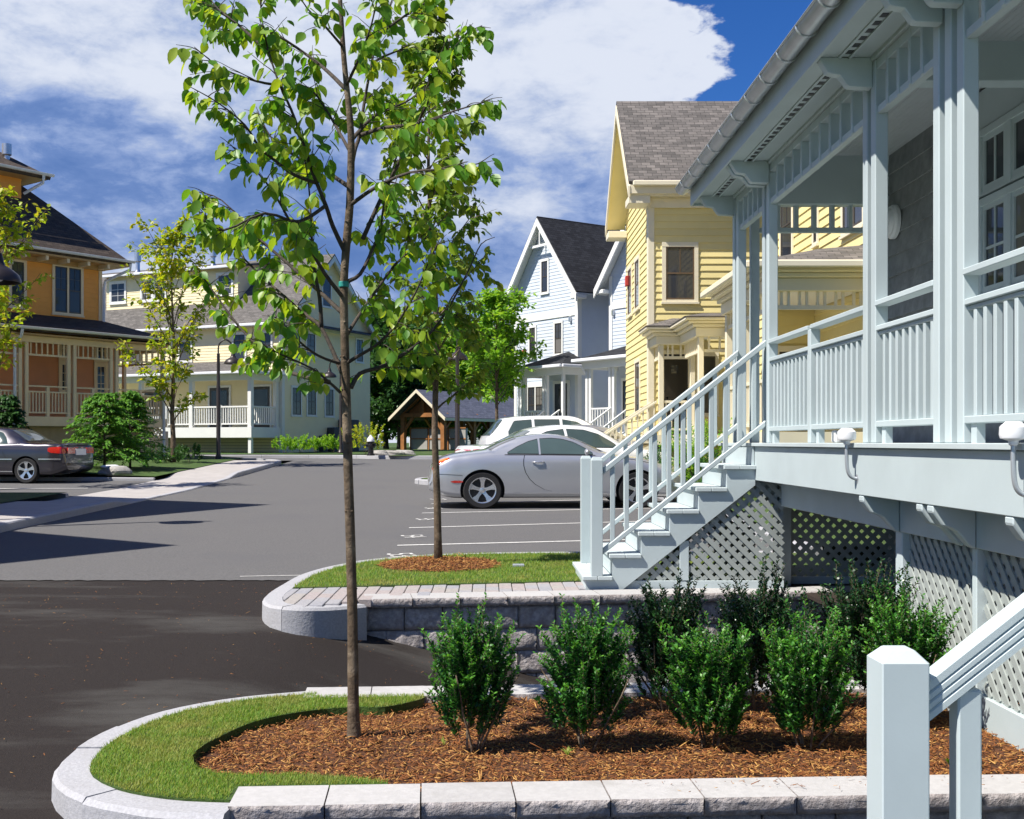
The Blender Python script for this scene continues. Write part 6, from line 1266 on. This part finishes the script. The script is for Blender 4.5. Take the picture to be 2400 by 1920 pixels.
# ------------------------------------------------------------------ vehicles
def car(name, label, root_loc, rz, L_, Wd, prof, belt, roofh, wb, wr, paint, wins, scale=1., zf=.20, wshape=None, spokes=5, detail=None, group=None, rimr=.70, zsc=1.):
    """prof: (x, z) top line from tail to nose; belt: (x, z) shoulder line; roofh: (x, half width) of the top; wins: side windows as ((x, zlow, zhigh) ...)"""
    root = empty(name, root_loc, rz, label, 'car', group); root.scale = (scale, scale, scale * zsc); hw = Wd / 2
    px, pz = zip(*prof); bx_, bz = zip(*belt); rx, rh = zip(*roofh)
    wx = wshape or ((0, .80), (.06, .88), (.22, .95), (.6, .99), (1.2, 1.), (L_ - 1.2, 1.), (L_ - .6, .96), (L_ - .25, .88), (L_ - .08, .76), (L_, .62)); ux, uw = zip(*wx)
    xs = np.unique(np.round(np.concatenate([np.array([0, .015, .04, .08, .14]), np.linspace(.2, L_ - .2, 90), L_ - np.array([0, .015, .04, .08, .14])]), 4))
    def hermite(x, X, Z):
        X = np.array(X); Z = np.array(Z); m_ = np.gradient(Z, X); i = np.clip(np.searchsorted(X, x) - 1, 0, len(X) - 2); h = X[i + 1] - X[i]; t = (x - X[i]) / h
        return (2 * t ** 3 - 3 * t ** 2 + 1) * Z[i] + (t ** 3 - 2 * t ** 2 + t) * h * m_[i] + (-2 * t ** 3 + 3 * t ** 2) * Z[i + 1] + (t ** 3 - t ** 2) * h * m_[i + 1]
    def section(x):
        zt = float(hermite(x, px, pz)); zb = min(float(hermite(x, bx_, bz)), zt - .02); w = hw * float(hermite(x, ux, uw)); r = min(float(np.interp(x, rx, rh)), w * .93)
        e = min(x, L_ - x); fl = zf + .14 * max(0, 1 - e / .5) ** 2; cab = max(0., zt - zb); mid = fl + (zb - fl) * .52
        c = [(0, fl), (.80 * w, fl), (.955 * w, fl + .05), (.985 * w, fl + .16), (w, mid), (.992 * w, zb - .13 * (zb - mid) / .2 if zb - mid < .2 else zb - .13), (.955 * w, zb - .015)]
        if cab > .14: c += [(.915 * w, zb + .03), (r + (.915 * w - r) * .42, zb + cab * .52), (r * 1.0, zt - .085), (r * .86, zt - .030), (r * .5, zt - .006), (0, zt)]
        else: c += [(.90 * w, zb + cab * .35), (.80 * w, zb + cab * .62), (.66 * w, zb + cab * .80), (.5 * w, zb + cab * .9), (.28 * w, zb + cab * .97), (0, zt)]
        return c
    S = [[Vector((y, z, 0)) for y, z in section(x)] for x in xs]; per = 4; rings = [catmull(s, per) for s in S]; k = len(rings[0])
    V = []; F = []
    for x, rg in zip(xs, rings):
        V += [(x, -p.x, p.y) for p in rg] + [(x, p.x, p.y) for p in reversed(rg[1:-1])]
    n = 2 * k - 2; ns = len(xs)
    for i in range(ns - 1):
        for j in range(n): F.append((i * n + j, i * n + (j + 1) % n, (i + 1) * n + (j + 1) % n, (i + 1) * n + j))
    F += [tuple(reversed(range(n))), tuple(range((ns - 1) * n, ns * n))]
    me = bpy.data.meshes.new('body'); me.from_pydata(V, [], F); me.materials.append(paint); me.materials.append(M['carblack']); body = link('body', me, root)
    bm = bmesh.new(); bm.from_mesh(me); bmesh.ops.recalc_face_normals(bm, faces=bm.faces); bm.to_mesh(me); bm.free()
    # wheel arches
    cut = MB()
    for xw in wb:
        for sg in (-1, 1):
            cut.lathe([(wr * 1.13, 0), (wr * 1.13, .34)], (xw, sg * hw * 1.02 if sg < 0 else sg * hw * 1.02 - .34, wr), 'y', 36)
    cm = cut.mesh('cut', [paint, M['carblack']]); cm.polygons.foreach_set('material_index', [1] * len(cm.polygons)); bmc = bmesh.new(); bmc.from_mesh(cm); bmesh.ops.recalc_face_normals(bmc, faces=bmc.faces); bmc.to_mesh(cm); bmc.free(); cu = link('cut', cm, root)
    mod = body.modifiers.new('b', 'BOOLEAN'); mod.object = cu; mod.operation = 'DIFFERENCE'; mod.solver = 'EXACT'
    bpy.context.view_layer.update(); dg = bpy.context.evaluated_depsgraph_get(); nm = bpy.data.meshes.new_from_object(body.evaluated_get(dg)); body.modifiers.clear(); body.data = nm; bpy.data.objects.remove(cu)
    nm.polygons.foreach_set('use_smooth', [True] * len(nm.polygons)); nm.set_sharp_from_angle(angle=R(38))
    def side_y(x, z):
        rg = catmull([Vector((a, b, 0)) for a, b in section(x)], per); h = [(p.y, p.x) for p in rg]; i0 = max(range(len(h)), key=lambda i: h[i][1]); best = h[i0][1]
        if z >= h[i0][0]:
            for i in range(i0, len(h) - 1):
                if h[i][0] <= z <= h[i + 1][0]: t = (z - h[i][0]) / max(1e-6, h[i + 1][0] - h[i][0]); return h[i][1] + (h[i + 1][1] - h[i][1]) * t
            return h[-2][1]
        for i in range(i0, 0, -1):
            if h[i - 1][0] <= z <= h[i][0]: t = (z - h[i - 1][0]) / max(1e-6, h[i][0] - h[i - 1][0]); return h[i - 1][1] + (h[i][1] - h[i - 1][1]) * t
        return best
    def patch(nm_, pts, m_, par=None, off=.006, nz=6, sides=(-1, 1)):
        for sg in sides:
            vs = []
            for (x, z0, z1) in pts:
                for i in range(nz + 1): z = z0 + (z1 - z0) * i / nz; vs.append((x, sg * (side_y(x, z) + off), z))
            q = nz + 1; fs = [(a * q + i, (a + 1) * q + i, (a + 1) * q + i + 1, a * q + i + 1) for a in range(len(pts) - 1) for i in range(nz)]
            mb = MB(); mb.add(vs, fs); o = mb.build(nm_, m_, par or root, smooth=True)
    def band(pts, n=14):
        p = np.array(pts); x = np.linspace(p[0, 0], p[-1, 0], n); return list(zip(x, np.interp(x, p[:, 0], p[:, 1]), np.interp(x, p[:, 0], p[:, 2])))
    def top_patch(nm_, x0, x1, f0, f1, m_, off=.008):
        vs = []; nx, ny = 8, 12
        for i in range(nx + 1):
            x = x0 + (x1 - x0) * i / nx; rg = catmull([Vector((a, b, 0)) for a, b in section(x)], per)[-9 * per // 2 - 2:]; ys = np.array([p.x for p in rg][::-1]); zs = np.array([p.y for p in rg][::-1]); w = (f0 + (f1 - f0) * i / nx)
            for j in range(ny + 1): y = w * (2 * j / ny - 1); vs.append((x, y, float(np.interp(abs(y), ys, zs)) + off))
        q = ny + 1; MB().add(vs, [(i * q + j, (i + 1) * q + j, (i + 1) * q + j + 1, i * q + j + 1) for i in range(nx) for j in range(ny)]).build(nm_, m_, root, smooth=True)
    for w_ in wins: patch('side_window', band([(a, b - .012, c + .012) for a, b, c in w_], 18), M['carblack'], None, .003); patch('side_glass', band(w_, 18), M['carglass'], None, .007)
    # wheels
    def wheel(x, sg):
        w = empty('wheel', (x, sg * (hw - .015), wr)); w.parent = root; w.scale = (1, -sg, 1)
        MB().lathe([(wr * .70, .0), (wr * .93, -.004), (wr, .03), (wr, .17), (wr * .93, .2), (wr * .7, .2)], (0, 0, 0), 'y', 36, cap=False).build('tyre', M['tyre'], w, smooth=True, angle=.7)
        mb = MB(); r = wr * rimr; mb.lathe([(r * .99, .010), (r, .0), (r * .93, .004), (r * .90, .05), (r * .89, .16)], (0, 0, 0), 'y', 36, cap=False)
        for i in range(spokes):
            a = 2 * math.pi * i / spokes + .3; d = Vector((math.cos(a), 0, math.sin(a))); s_ = Vector((-math.sin(a), 0, math.cos(a)))
            pr = [(.10 * r, .16), (.35 * r, .12), (.62 * r, .14), (.93 * r, .25)]; vs = []
            for (q, hwid) in pr: vs += [d * q - s_ * hwid * r + Vector((0, .028 - .02 * q / r, 0)), d * q + s_ * hwid * r + Vector((0, .028 - .02 * q / r, 0)), d * q + s_ * hwid * r * .8 + Vector((0, .06, 0)), d * q - s_ * hwid * r * .8 + Vector((0, .06, 0))]
            fs = []
            for q in range(3):
                for j in range(4): fs.append((q * 4 + j, q * 4 + (j + 1) % 4, q * 4 + 4 + (j + 1) % 4, q * 4 + 4 + j))
            mb.add(vs, fs)
        mb.lathe([(.002, .012), (r * .2, .016), (r * .24, .05)], (0, 0, 0), 'y', 16); mb.build('rim', M['alloy'], w, smooth=True, angle=.6)
        MB().lathe([(.001, .075), (r * .9, .075), (r * .9, .09)], (0, 0, 0), 'y', 24).build('brake_disc', M['carblack'], w)
    for x in wb:
        for sg in (-1, 1): wheel(x, sg)
    class C: pass
    c = C(); c.root = root; c.patch = patch; c.band = band; c.top = top_patch; c.y = side_y; c.hw = hw; c.L = L_; return c
def line_patch(c, pts, w=.006, m_=None):
    """panel gap drawn as a thin dark strip along side points"""
    for sg in (-1, 1):
        vs = []
        for (x, z) in pts: vs += [(x - w, sg * (c.y(x, z) + .004), z), (x + w, sg * (c.y(x, z) + .004), z)]
        MB().add(vs, [(2 * i, 2 * i + 2, 2 * i + 3, 2 * i + 1) for i in range(len(pts) - 1)]).build('panel_gap', m_ or M['carblack'], c.root)
def handle(c, x, z, m_):
    for sg in (-1, 1): MB().tube([(x - .10, sg * (c.y(x - .1, z) + .005), z), (x - .06, sg * (c.y(x, z) + .03), z + .004), (x + .06, sg * (c.y(x, z) + .03), z + .004), (x + .10, sg * (c.y(x + .1, z) + .005), z)], .014, 8).build('door_handle', m_, c.root, smooth=True)
def mirror(c, x, z, m_):
    for sg in (-1, 1):
        o = MB().lathe([(.01, -.09), (.06, -.075), (.085, 0), (.07, .06), (.02, .085)], (0, 0, 0), 'y', 16).build('wing_mirror', m_, c.root, smooth=True); o.location = (x, sg * (c.y(x, z) + .10), z + .04); o.scale = (.55, .95, .72)
# silver hardtop coupe
th = R(4); sx, sy = -.09, 20.0; cs, sn = math.cos(th), math.sin(th); S_ = 1.04; hwid = .92 * S_; rx_, ry_ = sx - (.90 * S_ * cs), sy - (.90 * S_ * sn); rx_ += -hwid * sn; ry_ += hwid * cs
prof = [(0, .56), (.02, .70), (.08, .83), (.16, .905), (.30, .965), (.55, 1.02), (.80, 1.055), (1.02, 1.09), (1.25, 1.205), (1.5, 1.30), (1.8, 1.355), (2.1, 1.365), (2.35, 1.335), (2.6, 1.255), (2.9, 1.11), (3.15, 1.0), (3.4, .965), (3.8, .90), (4.1, .80), (4.3, .70), (4.42, .60), (4.5, .46), (4.53, .38)]
belt = [(0, .50), (.06, .72), (.2, .83), (.6, .93), (1., .965), (1.6, .97), (2.4, .955), (3., .93), (3.4, .90), (3.8, .82), (4.2, .66), (4.45, .48), (4.53, .36)]
roofh = [(0, .6), (.9, .62), (1.3, .60), (1.8, .60), (2.3, .61), (2.8, .64), (3.2, .66), (4.5, .6)]
win = [[(1.90, .995, 1.262), (2.1, .993, 1.275), (2.3, .99, 1.255), (2.5, .987, 1.195), (2.68, .985, 1.09), (2.80, .983, 1.0)], [(1.33, 1.0, 1.012), (1.5, 1.0, 1.115), (1.7, .998, 1.212), (1.865, .996, 1.258)]]
c = car('parked_car', 'silver hardtop coupe parked nearest, behind the porch stair', (rx_, ry_, float(zr(0, 20.2))), th, 4.53, 1.84, prof, belt, roofh, (.90, 3.56), .335, M['silver'], win, S_, zf=.19, group='cars in the parking stalls', zsc=.94)
c.top('rear_window', 1.02, 1.50, .56, .52, M['carglass']); c.top('windscreen', 2.44, 3.06, .53, .60, M['carglass'])
line_patch(c, [(1.62, .97), (1.60, .88), (1.60, .78), (1.63, .66), (1.70, .54), (1.80, .44), (1.95, .35), (2.1, .31)]); line_patch(c, [(2.86, .96), (2.88, .7), (2.86, .45), (2.8, .31)])
c.patch('tail_lamp', c.band([(.05, .70, .745), (.10, .74, .83), (.16, .79, .875), (.26, .86, .915), (.34, .90, .925)]), M['redlens'], None, .006); c.patch('tail_lamp_amber', c.band([(.13, .83, .86), (.22, .86, .903), (.32, .902, .922)]), M['amberlens'], None, .010)
c.patch('side_marker', c.band([(.36, .485, .495), (.42, .468, .512), (.52, .468, .512), (.57, .485, .495)]), M['redlens'], None, .006); c.patch('side_marker', c.band([(4.02, .49, .50), (4.08, .475, .515), (4.16, .485, .505)]), M['amberlens'], None, .006)
c.patch('head_lamp', c.band([(3.98, .70, .72), (4.1, .66, .745), (4.25, .60, .70), (4.36, .56, .62)]), M['alloy'], None, .006)
c.patch('sill_moulding', c.band([(1.45, .27, .285), (1.7, .275, .315), (2.6, .275, .315), (3.1, .27, .29)]), M['silver'], None, .018, 4)
c.patch('bumper_gap', c.band([(.03, .628, .636), (.3, .618, .626), (.56, .60, .608)]), M['carblack'], None, .004, 1); c.patch('window_trim', c.band([(1.28, .972, .984), (2.0, .968, .980), (2.84, .958, .970)]), M['carblack'], None, .005, 1); c.patch('bonnet_gap', c.band([(3.1, .935, .943), (3.5, .885, .893), (3.9, .80, .808)]), M['carblack'], None, .004, 1)
handle(c, 1.85, .84, M['alloy']); mirror(c, 2.68, .985, M['silver'])
# charcoal sedan on the left
prof = [(0, .55), (.02, .80), (.06, .945), (.12, .99), (.35, 1.0), (.75, 1.02), (1.05, 1.06), (1.35, 1.24), (1.6, 1.36), (1.95, 1.415), (2.4, 1.42), (2.8, 1.39), (3.1, 1.27), (3.5, 1.05), (3.75, .97), (4.3, .90), (4.6, .80), (4.75, .66), (4.8, .45)]
belt = [(0, .5), (.06, .86), (.2, .92), (.8, .955), (1.6, .96), (3., .935), (3.7, .89), (4.4, .80), (4.7, .6), (4.8, .42)]
roofh = [(0, .7), (1., .66), (1.5, .58), (2.4, .57), (3.0, .6), (3.6, .68), (4.8, .65)]
win = [[(1.52, .985, 1.0), (1.62, .985, 1.15), (1.75, .985, 1.27), (1.95, .985, 1.315), (2.15, .985, 1.32)], [(2.22, .985, 1.322), (2.6, .98, 1.31), (2.85, .975, 1.25), (3.1, .97, 1.1), (3.22, .968, 1.0)]]
sedL = 4.8; hx, hy = (70 - VX) / FP * 28.2, 28.2; a_ = math.pi - R(8); sx_ = hx - math.cos(a_) * 1.0; sy_ = hy - math.sin(a_) * 1.0
c = car('parked_car', 'dark charcoal sedan at the left edge, tail towards the street', (sx_ + math.sin(a_) * -.9 * 0, sy_ + .9, gz(0, 28.2, .03)), a_, sedL, 1.76, prof, belt, roofh, (1.0, 3.7), .32, M['charcoal'], win, 1.0)
c.top('rear_window', 1.06, 1.56, .60, .50, M['carglass']); c.top('windscreen', 2.86, 3.46, .52, .64, M['carglass'])
line_patch(c, [(1.66, .97), (1.62, .8), (1.52, .62), (1.5, .5)]); line_patch(c, [(2.2, .97), (2.22, .6), (2.2, .3)]); handle(c, 1.86, .84, M['carblack']); handle(c, 2.95, .84, M['carblack'])
c.patch('tail_lamp', c.band([(.03, .74, .90), (.15, .745, .91), (.34, .76, .90), (.42, .80, .88)]), M['redlens'], None, .006); c.patch('bump_strip', c.band([(.10, .585, .62), (.66, .585, .62)]), M['alloy'], None, .012, 2); c.patch('bump_strip', c.band([(1.36, .585, .615), (3.3, .585, .615)]), M['alloy'], None, .010, 2); c.patch('sill_strip', c.band([(1.36, .28, .305), (3.3, .28, .305)]), M['alloy'], None, .008, 2)
MB().box(-.012, .02, -.66, -.30, .74, .89).build('rear_lamp', M['redlens'], c.root); MB().box(-.012, .02, .30, .66, .74, .89).build('rear_lamp', M['redlens'], c.root); MB().box(-.015, .02, -.26, .26, .70, .86).build('number_plate', M['whiteplastic'], c.root)
MB().box(-.03, .06, -.62, .62, .985, 1.005).build('spoiler', M['charcoal'], c.root, bevel=.008)
# white sedan and white estate beyond, grey car nose-out
prof = [(0, .6), (.02, .82), (.08, .98), (.2, 1.03), (.55, 1.05), (.8, 1.08), (1.1, 1.22), (1.45, 1.38), (1.9, 1.455), (2.4, 1.46), (2.8, 1.40), (3.2, 1.2), (3.5, 1.04), (3.8, .98), (4.3, .90), (4.55, .76), (4.68, .6), (4.72, .42)]
belt = [(0, .55), (.06, .86), (.3, .95), (1., .99), (2., .98), (3., .95), (3.6, .90), (4.2, .80), (4.6, .6), (4.72, .40)]
win = [[(1.15, 1.01, 1.03), (1.4, 1.01, 1.2), (1.7, 1.01, 1.32), (2.05, 1.005, 1.365)], [(2.11, 1.005, 1.368), (2.5, 1.0, 1.35), (2.8, .995, 1.26), (3.1, .99, 1.08), (3.18, .988, 1.0)]]
def park(px, Y, th, pr, be, wi, wbs, paint, lab, L_=4.72, sc=1., wr=.33):
    X = (px - VX) / FP * Y
    c = car('parked_car', lab, (X, Y, float(zr(0, Y))), th, L_, 1.82, pr, be, [(0, .68), (1., .62), (1.6, .58), (2.6, .58), (3.2, .62), (L_, .62)], wbs, wr, paint, wi, sc, group='cars in the parking stalls'); return c
c = park(1078, 24.2, R(15), prof, belt, win, (1.0, 3.72), M['whitecar'], 'white sedan right behind the silver coupe', sc=1.03); c.top('rear_window', .82, 1.36, .60, .52, M['carglass']); c.top('windscreen', 2.84, 3.44, .52, .62, M['carglass'])
c.patch('tail_lamp', c.band([(.04, .76, .95), (.16, .78, .965), (.30, .84, .95), (.38, .90, .93)]), M['redlens'], None, .006)
prof2 = [(0, .6), (.02, .85), (.06, 1.0), (.14, 1.12), (.35, 1.36), (.5, 1.55), (.75, 1.62), (1.3, 1.66), (2., 1.67), (2.6, 1.64), (3., 1.48), (3.4, 1.16), (3.6, 1.07), (4.1, 1.0), (4.45, .84), (4.6, .6), (4.65, .45)]
belt2 = [(0, .55), (.06, .9), (.3, 1.02), (1., 1.05), (3., 1.03), (3.6, .99), (4.2, .88), (4.55, .6), (4.65, .42)]
win2 = [[(.62, 1.10, 1.2), (.8, 1.09, 1.50), (1.3, 1.085, 1.54)], [(1.38, 1.085, 1.545), (2.1, 1.08, 1.55)], [(2.18, 1.08, 1.55), (2.6, 1.075, 1.48), (2.9, 1.07, 1.3), (3.12, 1.07, 1.12)]]
c = park(1128, 32.5, R(10), prof2, belt2, win2, (.85, 3.6), M['whitecar'], 'white estate car furthest back in the row', 4.65, 1.02, .35); c.top('rear_window', .12, .50, .62, .56, M['carglass'], .012); c.top('windscreen', 2.7, 3.34, .54, .64, M['carglass'])
c = park(1552, 30.5, R(172), prof, belt, win, (1.0, 3.72), M['greycar'], 'grey sedan with amber marker, nose showing past the lime shrub', sc=1.); c.top('windscreen', 2.84, 3.44, .52, .62, M['carglass']); c.patch('side_marker', c.band([(4.1, .72, .76), (4.3, .66, .75), (4.42, .62, .68)]), M['amberlens'])

# ------------------------------------------------------------------ street lamps
def lamp(x, y, z, ang, label, H=4.15):
    r = empty('street_lamp', (x, y, z), ang, label, 'lamp', 'gooseneck street lamps')
    MB().lathe([(.16, -.2), (.16, .05), (.12, .12), (.075, .22), (.072, H * .62), (.06, H * .63), (.055, H * .9), (.04, H * .9 + .02)], n=14).build('post', M['bronze'], r, smooth=True, angle=.5)
    a = catmull([(0, 0, H * .89), (.0, 0, H * .95), (.06, 0, H * .992), (.24, 0, H * 1.02), (.42, 0, H * .995), (.50, 0, H * .95), (.515, 0, H * .90)], 5); MB().tube(a, .028, 8).build('arm', M['bronze'], r, smooth=True)
    h = H * .905; MB().lathe([(.05, .03), (.06, 0), (.085, -.10), (.10, -.14), (.20, -.20), (.28, -.27), (.31, -.34), (.315, -.38), (.30, -.38), (.27, -.30), (.05, -.20)], (.515, 0, h), n=24).build('lamp_shade', M['bronze'], r, smooth=True, angle=.7)
    MB().lathe([(.02, -.20), (.09, -.24), (.10, -.30), (.05, -.36), (.005, -.375)], (.515, 0, h), n=14).build('globe', M['whiteplastic'], r, smooth=True); return r
lamp(-9.42, 39.7, gz(0, 39.7, .1), 0, 'gooseneck street lamp standing before the white house porch'); lamp(-7.42, 16.0, gz(0, 16, .1), 0, 'gooseneck street lamp at the left edge, only its shade in view')
lamp((799 - VX) / FP * 50.5, 50.5, gz(0, 50.5, .14), R(175), 'distant street lamp beside the white house gable, behind the sapling trunk'); lamp((1072 - VX) / FP * 34.5, 34.5, gz(0, 34.5, .05), R(90), 'brown lamp post standing behind the second tree')
# ------------------------------------------------------------------ timber pavilion with mailboxes
PY = 62.; PVN = empty('timber_pavilion', ((992 - VX) / FP * PY, PY, gz(0, PY, .12)), R(-33), 'honey-coloured timber pavilion with slate blue gable roof', 'pavilion')
tm = M['timber']; w2, ze, za, ln = 1.55, 2.02, 3.3, 9.
slab_roof(PVN, [[(-w2 - .35, -.6, ze - .25), (0, -.6, za), (0, ln, za), (-w2 - .35, ln, ze - .25)], [(w2 + .35, -.6, ze - .25), (0, -.6, za), (0, ln, za), (w2 + .35, ln, ze - .25)]], .12, M['roof_blue'])
mb = MB()
for sg in (-1, 1): mb.prism([(sg * (w2 + .36), -.62, ze - .26), (0, -.62, za + .01), (0, -.62, za - .17), (sg * (w2 + .36), -.62, ze - .44)], (0, -.05, 0))
mb.box(w2 + .33, w2 + .38, -.6, ln, ze - .42, ze - .27); mb.build('fascia', M['cream'], PVN)
for y in (0, 2.9, 5.8, 8.7):
    for sg in (-1, 1):
        bx(PVN, 'post', tm, sg * 1.35 - .12, sg * 1.35 + .12, y - .12, y + .12, -.1, ze - .2)
        MB().beam((sg * 1.27, y, 1.1), (sg * .7, y, ze - .22), .13, .13).build('brace', tm, PVN)
        if y < 8: MB().beam((sg * 1.35, y + .08, 1.1), (sg * 1.35, y + .85, ze - .25), .12, .12).build('brace', tm, PVN)
        if y > 0: MB().beam((sg * 1.35, y - .08, 1.1), (sg * 1.35, y - .85, ze - .25), .12, .12).build('brace', tm, PVN)
    bx(PVN, 'tie_beam', tm, -1.5, 1.5, y - .1, y + .1, ze - .2, ze + .02)
    for sg in (-1, 1): MB().beam((sg * 1.6, y, ze - .12), (0, y, za - .2), .14, .18).build('rafter', tm, PVN)
    bx(PVN, 'king_post', tm, -.08, .08, y - .08, y + .08, ze + .02, za - .3)
for sg in (-1, 1): bx(PVN, 'plate_beam', tm, sg * 1.35 - .1, sg * 1.35 + .1, .101, ln - .3, ze - .19, ze + .0)
MB().prism([(-1.4, .35, ze), (1.4, .35, ze), (0, .35, za - .25)], (0, .05, 0)).build('gable_boarding', M['timber'], PVN)
for x0 in (-1.2, .05, 1.35):
    q = bx(PVN, 'mailbox_panel', M['panelgrey'], x0, x0 + 1.1, .5, .7, .05, 1.2); MB().box(x0 - .04, x0 + 1.14, .46, .499, .6, .66).build('panel_rail', tm, q); MB().box(x0 - .04, x0 + 1.14, .46, .499, 1.18, 1.25).build('panel_rail', tm, q); MB().box(x0 - .06, x0 - .001, .45, .7, 0, 1.25).build('panel_stile', tm, q)
# far white house glimpsed through the trees
FH = empty('distant_house', ((1090 - VX) / FP * 96, 96, gz(0, 96)), R(10), 'white house glimpsed between the trees beyond the pavilion', 'house')
gable_house(FH, -4, 5, 0, 7, 0, 6.2, 9., M['whitetrim'], M['roof_grey'], 'x', .3, .2, 'f')
for x in (-2.5, -.3, 1.9): window(FH, (0, -.02, 0), (1, 0, 0), (0, -1, 0), x, x + 1., 3.6, 5.2, .1, 2, (2, 1), M['whitetrim'], M['sashdark'])
# hydrant
HY = 44.9; H_ = empty('fire_hydrant', ((869 - VX) / FP * HY, HY, gz(0, HY, .13)), 0, 'black fire hydrant with a white domed cap by the far kerb', 'hydrant')
MB().lathe([(.16, 0), (.16, .06), (.115, .08), (.11, .5), (.15, .52), (.15, .56)], n=16).build('barrel', M['hydrantblack'], H_, smooth=True, angle=.5); MB().lathe([(.155, .561), (.15, .64), (.10, .73), (.05, .77), (.03, .82)], n=16).build('bonnet', M['whiteplastic'], H_, smooth=True, angle=.7)
for ax, q in (('x', (.10, 0, .42)), ('x', (-.2, 0, .42)), ('y', (0, -.22, .40))): MB().lathe([(.06, 0), (.075, .02), (.075, .10), (.03, .11)], q, ax, 12).build('outlet', M['hydrantblack'], H_)
# rocks: low boulder with a pale stone on it left, stones by the hydrant
def rock(name, x, y, z, sx, sy, sz, seed, m_, label):
    rg = np.random.default_rng(seed); bm = bmesh.new(); bmesh.ops.create_icosphere(bm, subdivisions=3, radius=1)
    ph = rg.uniform(0, 6, 6)
    for v in bm.verts: f = 1 + .12 * math.sin(v.co.x * 3 + ph[0]) + .10 * math.sin(v.co.y * 4 + ph[1]) + .08 * math.sin(v.co.z * 5 + ph[2] + v.co.x * 3); v.co = Vector((v.co.x * f * sx, v.co.y * f * sy, max(-.3, min(.75, v.co.z)) * f * sz))
    me = bpy.data.meshes.new(name); bm.to_mesh(me); bm.free(); me.materials.append(m_); o = link(name, me, None, (x, y, z)); return tag(o, label, 'rock')
rx_ = (268 - VX) / FP * 29.9; rock('boulder', rx_, 29.9, gz(0, 29.9, .2), .42, .35, .22, 3, M['rockgrey'], 'grey boulder edging the lawn beside the sedan tail'); rock('pale_stone', rx_ - .12, 29.9, gz(0, 29.9, .36), .22, .16, .07, 5, M['whiteplastic'], 'pale white stone lying on the boulder by the sedan')
for i, (px, Y, lab) in enumerate(((888, 46.0, 'low ledge stone right of the hydrant'), (920, 46.3, 'low ledge stone before the pavilion post'), (950, 46.6, 'low ledge stone furthest right of the hydrant'))): rock('ledge_stone', (px - VX) / FP * Y, Y, gz(0, Y, .16), .45, .3, .2, 20 + i, M['rockgrey'], lab)
# utility cover set in the lawn, box on the porch floor
tag(MB().box(.235, .345, 10.62, 10.72, 0, .03).build('valve_cover', M['steel'], bevel=.005), 'small grey utility cover in the grass beside the mulch ring', 'cover')
tag(MB().box(2.62, 2.72, 8.55, 8.66, DZ + .002, DZ + .095).build('porch_box', M['whiteplastic'], bevel=.01), 'small white box on the porch floor behind the railing foot', 'box')
# hanging flower basket / pot at the blue house door
tag(MB().lathe([(.10, 0), (.16, .22), (.18, .24), (.15, .30), (.05, .34)], ((1268 - VX) / FP * 47.2, 47.2 - 1.2, 1.56), n=14).build('flower_pot', M['utility'], smooth=True), 'dark planter on the blue row house porch', 'planter')
